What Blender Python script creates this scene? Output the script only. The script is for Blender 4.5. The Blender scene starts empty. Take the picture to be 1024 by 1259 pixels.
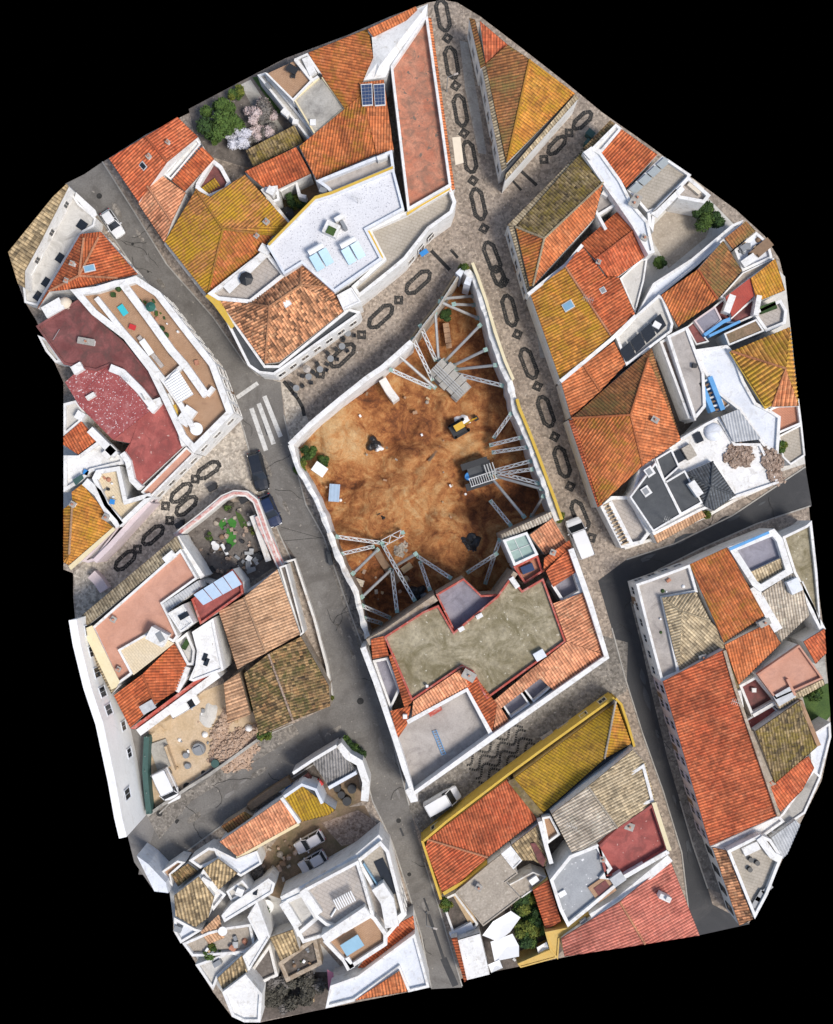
import bpy, math, random
from mathutils import Vector, Matrix
from mathutils.geometry import tessellate_polygon
from mathutils import noise as mnoise
random.seed(7)
R = random.Random(11)
S = 0.1; H = 130.0; CU = 512.0; CV = 629.5      # metres per photo pixel on the ground, flying height
scene = bpy.context.scene
COL = scene.collection
ORG = {}

def P(u, v, z=0.0):
    k = S * (H - z) / H
    return Vector(((u - CU) * k, -(v - CV) * k, z))

def pts(s):
    return [tuple(float(x) for x in t.split(',')) for t in s.split()]

# ------------------------------------------------------------------ materials
MAT = {}
def newmat(name):
    m = bpy.data.materials.new(name); m.use_nodes = True
    nt = m.node_tree
    for n in list(nt.nodes): nt.nodes.remove(n)
    out = nt.nodes.new('ShaderNodeOutputMaterial')
    b = nt.nodes.new('ShaderNodeBsdfPrincipled')
    nt.links.new(b.outputs[0], out.inputs[0])
    MAT[name] = m
    return m, nt, b

def N(nt, t, **kw):
    n = nt.nodes.new(t)
    for k, v in kw.items(): setattr(n, k, v)
    return n

def c4(c): return (c[0], c[1], c[2], 1.0)

def noise(nt, vec, scale, detail=4, rough=0.6, dist=0.0):
    n = N(nt, 'ShaderNodeTexNoise')
    n.inputs['Scale'].default_value = scale; n.inputs['Detail'].default_value = detail
    n.inputs['Roughness'].default_value = rough; n.inputs['Distortion'].default_value = dist
    if vec is not None: nt.links.new(vec, n.inputs['Vector'])
    return n.outputs[0]

def ramp(nt, fac, stops):
    r = N(nt, 'ShaderNodeValToRGB')
    e = r.color_ramp.elements
    while len(e) < len(stops): e.new(0.5)
    for i, (p, c) in enumerate(stops):
        e[i].position = p; e[i].color = c4(c) if len(c) == 3 else c
    nt.links.new(fac, r.inputs[0])
    return r.outputs[0]

def mix(nt, fac, a, b, mode='MIX'):
    m = N(nt, 'ShaderNodeMix', data_type='RGBA', blend_type=mode)
    for sock, v in ((m.inputs[0], fac), (m.inputs[6], a), (m.inputs[7], b)):
        if hasattr(v, 'is_linked'): nt.links.new(v, sock)
        elif isinstance(v, (int, float)): sock.default_value = v
        else: sock.default_value = c4(v)
    return m.outputs[2]

def math_(nt, op, a, b=None, clamp=False):
    m = N(nt, 'ShaderNodeMath', operation=op); m.use_clamp = clamp
    for i, v in enumerate((a, b)):
        if v is None: continue
        if isinstance(v, (int, float)): m.inputs[i].default_value = v
        else: nt.links.new(v, m.inputs[i])
    return m.outputs[0]

def stepr(nt, fac, lo, hi):
    return ramp(nt, fac, [(lo, (0, 0, 0)), (hi, (1, 1, 1))])

def pos(nt):
    return N(nt, 'ShaderNodeNewGeometry').outputs['Position']

def bump(nt, b, h, strength, dist=0.05):
    n = N(nt, 'ShaderNodeBump')
    n.inputs['Strength'].default_value = strength; n.inputs['Distance'].default_value = dist
    nt.links.new(h, n.inputs['Height']); nt.links.new(n.outputs[0], b.inputs['Normal'])

def surf(name, ca, cb, scale=0.6, fine=6.0, rough=0.9, stain=None, spot=None, bmp=0.25, metal=0.0, fineamt=0.3, joints=None, cells=None):
    """mottled surface: two tones on a broad noise, a fine grain, optional stains and spots"""
    m, nt, b = newmat(name)
    p = pos(nt)
    col = mix(nt, stepr(nt, noise(nt, p, scale, 5, 0.65, 0.6), 0.36, 0.66), ca, cb)
    g = noise(nt, p, fine, 3, 0.7)
    gr = ramp(nt, g, [(0.25, (1 - fineamt,) * 3), (0.75, (1 + fineamt * .4,) * 3)])
    col = mix(nt, 1.0, col, gr, 'MULTIPLY')
    if stain:
        c, amt, sc = stain
        f = stepr(nt, noise(nt, p, sc, 6, 0.7, 1.0), 0.62 - amt * .3, 0.78 - amt * .2)
        col = mix(nt, math_(nt, 'MULTIPLY', f, 0.8), col, c)
    if spot:
        c, amt, sc = spot
        f = stepr(nt, noise(nt, p, sc, 2, 0.5), 0.70 - amt * .2, 0.74 - amt * .2)
        col = mix(nt, f, col, c)
    if cells:
        vo = N(nt, 'ShaderNodeTexVoronoi'); vo.inputs['Scale'].default_value = cells; nt.links.new(p, vo.inputs['Vector'])
        sp = N(nt, 'ShaderNodeSeparateColor'); nt.links.new(vo.outputs['Color'], sp.inputs[0])
        col = mix(nt, 1.0, col, ramp(nt, sp.outputs[0], [(0.0, (.66, .65, .63)), (0.5, (.98, .98, .98)), (1.0, (1.28, 1.27, 1.24))]), 'MULTIPLY')
        g = math_(nt, 'ADD', math_(nt, 'MULTIPLY', sp.outputs[0], .6), math_(nt, 'MULTIPLY', g, .5))
    if joints:
        w = N(nt, 'ShaderNodeTexBrick'); w.inputs['Scale'].default_value = joints[0]
        w.inputs['Mortar Size'].default_value = 0.03
        w.inputs['Color1'].default_value = (1, 1, 1, 1); w.inputs['Color2'].default_value = (.94, .94, .94, 1)
        w.inputs['Mortar'].default_value = (.8, .79, .78, 1)
        mp = N(nt, 'ShaderNodeMapping'); mp.inputs['Rotation'].default_value = (0, 0, joints[1])
        nt.links.new(p, mp.inputs[0]); nt.links.new(mp.outputs[0], w.inputs[0])
        col = mix(nt, 1.0, col, w.outputs[0], 'MULTIPLY')
    nt.links.new(col, b.inputs['Base Color'])
    b.inputs['Roughness'].default_value = rough; b.inputs['Metallic'].default_value = metal
    if bmp: bump(nt, b, g, bmp)
    return m

def uv_s(nt, uv, sx, sy):
    m = N(nt, 'ShaderNodeMapping'); m.inputs['Scale'].default_value = (sx, sy, 1)
    nt.links.new(uv, m.inputs[0]); return m.outputs[0]

def tilemat(name, ca, cb, lichen=(0.42, 0.22, 0.02), lam=0.0, soot=0.25, per=0.34, row=0.42, lsc=0.35, sootc=(0.06, 0.045, 0.035), contrast=0.35):
    if ca[0] > ca[2] * 3.6:      # fired clay: a little warmer
        ca = tuple(x * k for x, k in zip(ca, (1.24, 1.20, 1.06))); cb = tuple(min(.8, x * k) for x, k in zip(cb, (1.20, 1.18, 1.06)))
    m, nt, b = newmat(name)
    uv = N(nt, 'ShaderNodeUVMap').outputs[0]
    p = pos(nt)
    sx = N(nt, 'ShaderNodeSeparateXYZ'); nt.links.new(uv, sx.inputs[0])
    cu = math_(nt, 'FLOOR', math_(nt, 'DIVIDE', sx.outputs[0], per))
    cv = math_(nt, 'FLOOR', math_(nt, 'DIVIDE', sx.outputs[1], row))
    cb_ = N(nt, 'ShaderNodeCombineXYZ'); nt.links.new(cu, cb_.inputs[0]); nt.links.new(cv, cb_.inputs[1])
    wn = N(nt, 'ShaderNodeTexWhiteNoise'); nt.links.new(cb_.outputs[0], wn.inputs['Vector'])
    broad = stepr(nt, noise(nt, p, 0.45, 5, 0.65, 0.5), 0.33, 0.68)
    col = mix(nt, broad, ca, cb)
    var = ramp(nt, wn.outputs[0], [(0.0, (1 - contrast,) * 3), (1.0, (1 + contrast * .6,) * 3)])
    col = mix(nt, 1.0, col, var, 'MULTIPLY')
    # faded and replaced areas, a course or a few tiles at a time
    patch = stepr(nt, noise(nt, p, 0.85, 4, 0.7, 1.4), 0.56, 0.62)
    col = mix(nt, math_(nt, 'MULTIPLY', patch, 0.55), col, tuple(min(.75, x * 1.18 + .035) for x in cb))
    dark = ramp(nt, noise(nt, p, 0.28, 6, 0.72, 0.7), [(0.30, (0.50, 0.48, 0.46)), (0.5, (1.0, 1.0, 1.0)), (0.72, (1.18, 1.16, 1.10))])
    col = mix(nt, 1.0, col, dark, 'MULTIPLY')
    strk = noise(nt, uv_s(nt, uv, 1.6, 0.16), 1.0, 4, 0.7)
    col = mix(nt, 1.0, col, ramp(nt, strk, [(0.3, (0.74, 0.72, 0.70)), (0.6, (1.05, 1.05, 1.05))]), 'MULTIPLY')
    if lam > 0:
        f1 = noise(nt, p, lsc, 6, 0.72, 0.8)
        f2 = math_(nt, 'ADD', math_(nt, 'MULTIPLY', f1, 0.75), math_(nt, 'MULTIPLY', noise(nt, p, 3.0, 3, .7), 0.25))
        f = stepr(nt, f2, 0.64 - lam * .36, 0.76 - lam * .34)
        lc = mix(nt, noise(nt, p, 1.7, 4), lichen, tuple(x * .55 for x in lichen))
        col = mix(nt, math_(nt, 'MULTIPLY', f, 0.88), col, lc)
    if soot > 0:
        f = stepr(nt, noise(nt, p, 1.1, 6, 0.8, 1.2), 0.66 - soot * .3, 0.86 - soot * .25)
        col = mix(nt, math_(nt, 'MULTIPLY', f, 0.7), col, sootc)
    # lower lip of every course and groove shade painted into the pans between the tile columns
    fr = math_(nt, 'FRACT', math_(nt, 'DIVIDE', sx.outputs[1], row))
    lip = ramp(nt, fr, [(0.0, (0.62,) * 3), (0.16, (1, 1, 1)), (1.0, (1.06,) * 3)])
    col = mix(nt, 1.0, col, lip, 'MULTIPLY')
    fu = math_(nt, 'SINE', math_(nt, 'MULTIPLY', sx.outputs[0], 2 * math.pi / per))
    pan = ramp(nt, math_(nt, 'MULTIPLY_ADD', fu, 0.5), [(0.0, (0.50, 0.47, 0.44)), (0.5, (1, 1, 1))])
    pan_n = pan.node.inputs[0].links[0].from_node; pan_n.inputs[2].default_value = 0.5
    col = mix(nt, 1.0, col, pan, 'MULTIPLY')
    nt.links.new(col, b.inputs['Base Color'])
    b.inputs['Roughness'].default_value = 0.88
    hgt = math_(nt, 'ADD', fr, math_(nt, 'MULTIPLY', noise(nt, p, 9, 3), 0.6))
    bump(nt, b, hgt, 0.35, 0.04)
    return m

def plain(name, c, rough=0.5, metal=0.0, var=0.12, coat=0.0):
    m, nt, b = newmat(name)
    col = mix(nt, noise(nt, pos(nt), 2.2, 4), tuple(x * (1 - var) for x in c), tuple(min(1, x * (1 + var)) for x in c))
    nt.links.new(col, b.inputs['Base Color'])
    b.inputs['Roughness'].default_value = rough; b.inputs['Metallic'].default_value = metal
    b.inputs['Coat Weight'].default_value = coat
    return m

def corrmat(name, c1, c2, per=0.3, rough=0.6):
    m, nt, b = newmat(name)
    uv = N(nt, 'ShaderNodeUVMap').outputs[0]; p = pos(nt)
    col = mix(nt, stepr(nt, noise(nt, p, 0.9, 5, .7, .8), .35, .7), c1, c2)
    nt.links.new(col, b.inputs['Base Color']); b.inputs['Roughness'].default_value = rough
    return m

# --- tiles
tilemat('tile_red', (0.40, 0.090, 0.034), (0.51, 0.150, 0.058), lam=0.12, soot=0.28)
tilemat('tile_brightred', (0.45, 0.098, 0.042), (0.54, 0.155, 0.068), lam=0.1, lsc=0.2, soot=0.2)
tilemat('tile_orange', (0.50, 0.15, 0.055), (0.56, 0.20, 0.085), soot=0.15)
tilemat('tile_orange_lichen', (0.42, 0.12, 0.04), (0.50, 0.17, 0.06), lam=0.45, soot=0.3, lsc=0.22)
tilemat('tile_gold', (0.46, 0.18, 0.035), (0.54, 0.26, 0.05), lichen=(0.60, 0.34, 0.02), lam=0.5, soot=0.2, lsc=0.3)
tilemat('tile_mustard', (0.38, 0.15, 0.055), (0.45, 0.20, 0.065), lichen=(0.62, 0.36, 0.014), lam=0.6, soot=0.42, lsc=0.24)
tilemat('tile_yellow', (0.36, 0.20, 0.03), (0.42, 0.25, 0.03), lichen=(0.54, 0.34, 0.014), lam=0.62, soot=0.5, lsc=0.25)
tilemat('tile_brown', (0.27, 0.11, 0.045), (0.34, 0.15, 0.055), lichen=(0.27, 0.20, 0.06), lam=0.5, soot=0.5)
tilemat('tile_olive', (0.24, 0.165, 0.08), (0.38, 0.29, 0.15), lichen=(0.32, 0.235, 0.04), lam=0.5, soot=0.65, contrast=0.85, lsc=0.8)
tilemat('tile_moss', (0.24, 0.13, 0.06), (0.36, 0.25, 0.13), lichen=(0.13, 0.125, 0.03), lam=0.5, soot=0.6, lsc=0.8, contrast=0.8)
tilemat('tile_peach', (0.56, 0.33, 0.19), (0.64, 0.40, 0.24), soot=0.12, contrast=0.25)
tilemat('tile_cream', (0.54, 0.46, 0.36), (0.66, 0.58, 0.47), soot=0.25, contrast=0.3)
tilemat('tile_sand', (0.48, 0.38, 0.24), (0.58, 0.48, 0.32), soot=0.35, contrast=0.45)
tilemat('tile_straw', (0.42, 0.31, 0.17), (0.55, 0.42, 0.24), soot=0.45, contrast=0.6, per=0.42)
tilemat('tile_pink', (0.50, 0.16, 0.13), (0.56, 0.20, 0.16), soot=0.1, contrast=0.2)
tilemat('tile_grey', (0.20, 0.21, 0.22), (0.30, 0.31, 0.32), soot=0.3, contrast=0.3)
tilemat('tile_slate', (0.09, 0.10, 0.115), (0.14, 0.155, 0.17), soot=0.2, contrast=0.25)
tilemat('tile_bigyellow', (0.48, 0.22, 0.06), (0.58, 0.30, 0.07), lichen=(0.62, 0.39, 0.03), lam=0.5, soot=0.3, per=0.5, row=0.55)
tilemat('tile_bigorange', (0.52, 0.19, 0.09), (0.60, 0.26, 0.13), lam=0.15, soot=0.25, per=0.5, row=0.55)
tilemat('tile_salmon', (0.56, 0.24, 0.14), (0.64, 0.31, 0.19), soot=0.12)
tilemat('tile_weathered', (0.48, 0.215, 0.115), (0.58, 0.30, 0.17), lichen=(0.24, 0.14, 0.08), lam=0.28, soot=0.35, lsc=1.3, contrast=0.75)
corrmat('zinc', (0.36, 0.37, 0.38), (0.55, 0.56, 0.57))
corrmat('zinc_dark', (0.10, 0.095, 0.09), (0.36, 0.34, 0.32))
corrmat('white_sheet', (0.66, 0.66, 0.65), (0.80, 0.79, 0.77))
# --- flat surfaces
surf('stucco', (0.70, 0.69, 0.665), (0.82, 0.81, 0.79), 0.6, 5, stain=((0.42, 0.385, 0.335), 0.34, 1.1), spot=((0.50, 0.46, 0.40), 0.02, 2.6), fineamt=0.14)
surf('stucco_bright', (0.80, 0.80, 0.79), (0.86, 0.86, 0.85), 0.3, 4, stain=((0.62, 0.60, 0.57), 0.2, 0.5), fineamt=0.08)
surf('stucco_old', (0.66, 0.64, 0.60), (0.76, 0.74, 0.70), 0.5, 8, stain=((0.36, 0.27, 0.18), 0.35, 0.6), fineamt=0.15)
surf('stucco_blue', (0.62, 0.65, 0.70), (0.74, 0.76, 0.79), 0.5, 5, stain=((0.44, 0.43, 0.42), 0.3, 1.0), fineamt=0.12)
surf('stucco_pink', (0.58, 0.48, 0.48), (0.66, 0.56, 0.56), 0.5, 8, stain=((0.40, 0.34, 0.33), 0.2, 0.9), fineamt=0.1)
surf('stucco_ochre', (0.58, 0.38, 0.10), (0.64, 0.44, 0.14), 0.6, 8, stain=((0.40, 0.28, 0.10), 0.2, 1.2), fineamt=0.1)
surf('paint_yellow', (0.56, 0.36, 0.05), (0.62, 0.42, 0.07), 0.8, 8, stain=((0.40, 0.30, 0.10), 0.3, 1.5), fineamt=0.12)
surf('paint_cream', (0.68, 0.58, 0.36), (0.72, 0.63, 0.42), 0.8, 8, stain=((0.5, 0.42, 0.28), 0.15, 1.5), fineamt=0.08)
surf('paint_redband', (0.38, 0.065, 0.045), (0.46, 0.10, 0.07), 0.9, 8, stain=((0.52, 0.33, 0.28), 0.42, 1.3), fineamt=0.15)
surf('paint_blue', (0.10, 0.30, 0.58), (0.14, 0.36, 0.64), 1.2, 9, fineamt=0.1)
surf('masonry', (0.36, 0.28, 0.20), (0.50, 0.42, 0.33), 1.2, 3.5, stain=((0.22, 0.15, 0.09), 0.4, 0.8), fineamt=0.45, bmp=0.6)
surf('pebble_white', (0.66, 0.66, 0.68), (0.72, 0.72, 0.74), 0.4, 5, spot=((0.34, 0.34, 0.37), 0.35, 5.5), fineamt=0.2)
surf('floor_terracotta', (0.46, 0.20, 0.12), (0.53, 0.25, 0.16), 0.45, 6, stain=((0.36, 0.20, 0.14), 0.2, 0.7), fineamt=0.15, joints=(1.1, 0.66))
surf('floor_terracotta_old', (0.46, 0.165, 0.095), (0.58, 0.265, 0.165), 0.5, 6, stain=((0.19, 0.12, 0.085), 0.6, 0.8), spot=((0.17, 0.125, 0.095), 0.16, 1.7), fineamt=0.28)
surf('floor_brown', (0.40, 0.24, 0.14), (0.46, 0.29, 0.18), 0.5, 6, stain=((0.28, 0.16, 0.1), 0.25, 0.8), fineamt=0.18, joints=(1.2, -0.6))
surf('floor_salmon', (0.50, 0.255, 0.175), (0.59, 0.32, 0.23), 0.4, 5, stain=((0.40, 0.21, 0.155), 0.35, 0.5), fineamt=0.12)
surf('floor_beige', (0.40, 0.355, 0.29), (0.47, 0.42, 0.35), 0.4, 6, stain=((0.30, 0.27, 0.22), 0.3, 0.5), fineamt=0.12, joints=(0.7, 0.3))
surf('floor_grey', (0.36, 0.325, 0.295), (0.46, 0.42, 0.385), 0.35, 6, stain=((0.20, 0.18, 0.17), 0.4, 0.4), fineamt=0.2)
surf('floor_slab', (0.43, 0.385, 0.345), (0.50, 0.45, 0.405), 0.4, 6, stain=((0.30, 0.29, 0.28), 0.35, 0.4), fineamt=0.12, joints=(0.6, 0.5))
surf('floor_cream', (0.66, 0.54, 0.36), (0.70, 0.59, 0.42), 0.5, 6, stain=((0.56, 0.46, 0.32), 0.2, 0.8), fineamt=0.08, joints=(0.9, 0.9))
surf('concrete_lichen', (0.26, 0.22, 0.135), (0.44, 0.385, 0.27), 0.3, 2.6, stain=((0.105, 0.085, 0.03), 0.62, 0.38), spot=((0.50, 0.46, 0.36), 0.12, 2.2), fineamt=0.4)
surf('concrete_pale', (0.36, 0.34, 0.30), (0.46, 0.44, 0.40), 0.3, 5, stain=((0.14, 0.13, 0.12), 0.45, 0.35), fineamt=0.25)
surf('concrete_stone', (0.36, 0.31, 0.25), (0.44, 0.38, 0.31), 0.5, 4, stain=((0.24, 0.20, 0.15), 0.3, 0.7), spot=((0.52, 0.48, 0.40), 0.1, 4), fineamt=0.35)
surf('bitumen', (0.045, 0.05, 0.055), (0.07, 0.075, 0.08), 0.6, 6, rough=0.7, fineamt=0.2)
surf('felt_grey', (0.30, 0.31, 0.32), (0.37, 0.38, 0.39), 0.5, 6, stain=((0.24, 0.24, 0.25), 0.3, 0.8), spot=((0.7, 0.7, 0.7), 0.08, 2.4), fineamt=0.15)
surf('felt_violet', (0.22, 0.21, 0.25), (0.30, 0.29, 0.33), 0.4, 6, stain=((0.14, 0.13, 0.15), 0.4, 0.6), fineamt=0.15)
surf('maroon', (0.15, 0.045, 0.042), (0.27, 0.095, 0.088), 0.45, 5, stain=((0.085, 0.048, 0.042), 0.6, 0.5), fineamt=0.22)
surf('maroon_speck', (0.27, 0.055, 0.055), (0.37, 0.095, 0.09), 0.6, 5, stain=((0.42, 0.20, 0.19), 0.35, 0.9), spot=((0.66, 0.56, 0.55), 0.36, 5.2), fineamt=0.25)
surf('red_flat', (0.30, 0.07, 0.06), (0.43, 0.12, 0.10), 0.5, 5, stain=((0.18, 0.055, 0.048), 0.55, 0.55), spot=((0.5, 0.3, 0.26), 0.03, 2.2), fineamt=0.2)
surf('red_matt', (0.34, 0.055, 0.04), (0.40, 0.08, 0.055), 0.4, 9, stain=((0.24, 0.05, 0.04), 0.25, 0.6), fineamt=0.12)
surf('brick_rubble', (0.42, 0.28, 0.19), (0.56, 0.42, 0.32), 2.5, 6, fineamt=0.4, bmp=0.6)
surf('rubble_brown', (0.20, 0.13, 0.09), (0.55, 0.42, 0.33), 2.4, 6, fineamt=0.5, bmp=0.6)
# --- ground
surf('cobble', (0.30, 0.243, 0.195), (0.40, 0.335, 0.275), 0.22, 3.0, stain=((0.165, 0.135, 0.11), 0.4, 0.3), spot=((0.47, 0.42, 0.36), 0.22, 4.2), fineamt=0.45, bmp=0.5, cells=3.6)
surf('cobble_pale', (0.42, 0.365, 0.30), (0.54, 0.48, 0.405), 0.3, 3.0, stain=((0.24, 0.20, 0.165), 0.35, 0.4), spot=((0.6, 0.55, 0.47), 0.2, 4.2), fineamt=0.4, bmp=0.5, cells=3.6)
surf('asphalt', (0.148, 0.136, 0.122), (0.205, 0.192, 0.174), 0.22, 5, rough=0.85, stain=((0.095, 0.085, 0.075), 0.4, 0.3), spot=((0.27, 0.245, 0.21), 0.10, 2.2), fineamt=0.3)
surf('asphalt_light', (0.185, 0.172, 0.158), (0.25, 0.235, 0.218), 0.2, 7, stain=((0.12, 0.11, 0.105), 0.35, 0.3), fineamt=0.25)
surf('asphalt_dark', (0.026, 0.027, 0.030), (0.042, 0.042, 0.044), 0.15, 8, rough=0.75, stain=((0.065, 0.062, 0.06), 0.25, 0.25), fineamt=0.25)
surf('sett', (0.20, 0.18, 0.155), (0.29, 0.262, 0.23), 0.4, 3.0, stain=((0.10, 0.088, 0.075), 0.4, 0.5), spot=((0.38, 0.35, 0.31), 0.2, 4.2), fineamt=0.45, bmp=0.5, cells=3.6)
surf('basalt', (0.022, 0.021, 0.020), (0.042, 0.040, 0.037), 0.8, 5, stain=((0.10, 0.09, 0.08), 0.2, 1.8), fineamt=0.5)
surf('road_paint', (0.56, 0.55, 0.52), (0.66, 0.65, 0.62), 0.9, 7, stain=((0.22, 0.21, 0.20), 0.35, 1.6), fineamt=0.2)
surf('kerb', (0.33, 0.31, 0.28), (0.42, 0.40, 0.36), 0.8, 4, stain=((0.2, 0.18, 0.16), 0.3, 1.0), fineamt=0.25)
surf('patio_white', (0.52, 0.50, 0.46), (0.62, 0.60, 0.56), 0.5, 5, stain=((0.30, 0.28, 0.25), 0.4, 0.5), fineamt=0.15)
surf('earth', (0.20, 0.14, 0.085), (0.28, 0.19, 0.12), 0.5, 4, stain=((0.085, 0.08, 0.03), 0.45, 0.35), fineamt=0.35, bmp=0.5)
surf('sand', (0.50, 0.37, 0.23), (0.58, 0.45, 0.31), 0.4, 4, stain=((0.36, 0.25, 0.13), 0.35, 0.35), fineamt=0.25)
surf('soil_dark', (0.09, 0.075, 0.06), (0.15, 0.12, 0.10), 0.7, 3, stain=((0.20, 0.17, 0.15), 0.3, 0.6), fineamt=0.5, bmp=0.6)
surf('soil_grey', (0.13, 0.11, 0.095), (0.20, 0.175, 0.155), 0.7, 3, stain=((0.09, 0.075, 0.065), 0.4, 0.6), spot=((0.34, 0.3, 0.27), 0.1, 3.5), fineamt=0.45, bmp=0.6)
surf('turf', (0.045, 0.09, 0.018), (0.075, 0.13, 0.025), 0.9, 8, fineamt=0.5, bmp=0.5)
surf('artificial_turf', (0.035, 0.17, 0.02), (0.05, 0.21, 0.03), 1.2, 12, fineamt=0.25)
surf('leaf', (0.045, 0.095, 0.016), (0.10, 0.165, 0.028), 1.2, 5, fineamt=0.5, bmp=0)
surf('leaf_dark', (0.022, 0.055, 0.012), (0.05, 0.10, 0.02), 1.2, 5, fineamt=0.5, bmp=0)
surf('leaf_yellow', (0.10, 0.14, 0.02), (0.20, 0.21, 0.03), 1.2, 5, fineamt=0.5, bmp=0)
surf('blossom_pink', (0.52, 0.40, 0.38), (0.66, 0.56, 0.54), 1.5, 6, fineamt=0.4, bmp=0)
surf('blossom_white', (0.62, 0.62, 0.68), (0.74, 0.74, 0.80), 1.5, 6, fineamt=0.3, bmp=0)
surf('faded_red', (0.50, 0.17, 0.14), (0.62, 0.36, 0.31), 1.1, 7, stain=((0.72, 0.66, 0.62), 0.6, 1.2), fineamt=0.2)
surf('scrub_brown', (0.06, 0.055, 0.04), (0.13, 0.12, 0.095), 1.5, 6, fineamt=0.5, bmp=0)
surf('twig', (0.13, 0.115, 0.10), (0.24, 0.22, 0.20), 1.5, 6, fineamt=0.4, bmp=0)
surf('bark', (0.09, 0.065, 0.045), (0.15, 0.11, 0.075), 2, 8)
# --- things
plain('steel', (0.42, 0.42, 0.41), 0.5, 0.3, 0.3)
plain('steel_white', (0.56, 0.565, 0.56), 0.55, 0.1, 0.3)
plain('pane_grey', (0.26, 0.29, 0.30), 0.15, 0, 0.2)
plain('steel_green', (0.25, 0.38, 0.33), 0.6, 0.0, 0.2)
plain('timber', (0.46, 0.33, 0.19), 0.85, 0.0, 0.25)
plain('timber_dark', (0.22, 0.14, 0.085), 0.85, 0.0, 0.3)
plain('white_plastic', (0.78, 0.78, 0.77), 0.45, 0, 0.06)
plain('black_plastic', (0.018, 0.019, 0.021), 0.5, 0, 0.3)
plain('grey_plastic', (0.22, 0.23, 0.24), 0.5, 0, 0.2)
plain('red_plastic', (0.5, 0.03, 0.03), 0.5)
plain('blue_plastic', (0.03, 0.22, 0.55), 0.45)
plain('turquoise', (0.04, 0.46, 0.52), 0.5)
plain('green_cloth', (0.02, 0.11, 0.085), 0.8)
plain('tarp_green', (0.035, 0.085, 0.075), 0.7, 0, 0.3)
plain('white_cloth', (0.80, 0.80, 0.79), 0.85, 0, 0.05)
plain('cream_cloth', (0.66, 0.58, 0.46), 0.85, 0, 0.08)
plain('pink_cloth', (0.56, 0.20, 0.26), 0.85)
plain('digger_yellow', (0.62, 0.36, 0.03), 0.45, 0, 0.15)
plain('rubber', (0.022, 0.022, 0.023), 0.85)
plain('rim', (0.42, 0.43, 0.44), 0.35, 0.7)
plain('car_white', (0.72, 0.72, 0.72), 0.3, 0, 0.05, 0.6)
plain('car_black', (0.012, 0.014, 0.018), 0.22, 0, 0.2, 0.8)
plain('car_blue', (0.010, 0.020, 0.060), 0.22, 0, 0.2, 0.8)
plain('car_silver', (0.50, 0.50, 0.50), 0.3, 0.3, 0.08, 0.6)
plain('car_grey', (0.58, 0.55, 0.55), 0.35, 0.0, 0.06, 0.5)
plain('car_bluecab', (0.04, 0.12, 0.25), 0.4, 0, 0.1, 0.4)
plain('lamp_red', (0.4, 0.01, 0.01), 0.3)
plain('lamp_clear', (0.75, 0.75, 0.72), 0.2)
plain('glass_dark', (0.018, 0.022, 0.028), 0.08, 0, 0.2)
plain('glass_blue', (0.20, 0.36, 0.48), 0.12, 0, 0.15)
plain('glass_green', (0.30, 0.40, 0.36), 0.2, 0, 0.25)
plain('solar', (0.035, 0.06, 0.13), 0.15, 0.1, 0.25)
plain('solar_light', (0.28, 0.46, 0.58), 0.15, 0.0, 0.12)
plain('poly_blue', (0.36, 0.47, 0.60), 0.3, 0, 0.15)
plain('ceramic', (0.7, 0.66, 0.6), 0.4)

# ------------------------------------------------------------------ object helpers
def mk(name, verts, faces, mat, parent=None, uvs=None, smooth=False):
    if parent is not None: org = ORG[parent]
    else:
        n = len(verts); zmin = min(v[2] for v in verts)
        org = Vector((sum(v[0] for v in verts) / n, sum(v[1] for v in verts) / n, zmin))
    me = bpy.data.meshes.new(name)
    me.from_pydata([tuple(Vector(v) - org) for v in verts], [], faces)
    me.update()
    if isinstance(mat, str): mat = MAT[mat]
    me.materials.append(mat)
    if uvs is not None:
        lay = me.uv_layers.new(name='UVMap')
        k = 0
        for fi, f in enumerate(faces):
            for j in range(len(f)):
                lay.data[k].uv = uvs[fi][j]; k += 1
    if smooth:
        for p in me.polygons: p.use_smooth = True
    o = bpy.data.objects.new(name, me); COL.objects.link(o)
    if parent is not None:
        o.parent = parent; ORG[o] = org
    else:
        o.location = org; ORG[o] = org
    return o

def thing(name, label, cat, loc=None, group=None):
    o = bpy.data.objects.new(name, None); COL.objects.link(o)
    o.empty_display_size = 0.3
    loc = Vector((0, 0, 0)) if loc is None else Vector(loc)
    o.location = loc; ORG[o] = loc
    tag(o, label, cat, group)
    return o

def tag(o, label=None, cat=None, group=None, kind=None):
    if label: o['label'] = label
    if cat: o['category'] = cat
    if group: o['group'] = group
    if kind: o['kind'] = kind
    return o

def kids(o): return [c for c in bpy.data.objects if c.parent == o]
def copy_tree(o, parent=None, children=None):
    c = o.copy(); COL.objects.link(c); c.parent = parent
    for ch in children[o] if children and o in children else []:
        copy_tree(ch, c, children)
    return c
def childmap(o):
    d = {}
    def rec(x):
        d[x] = kids(x)
        for k in d[x]: rec(k)
    rec(o); return d

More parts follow.
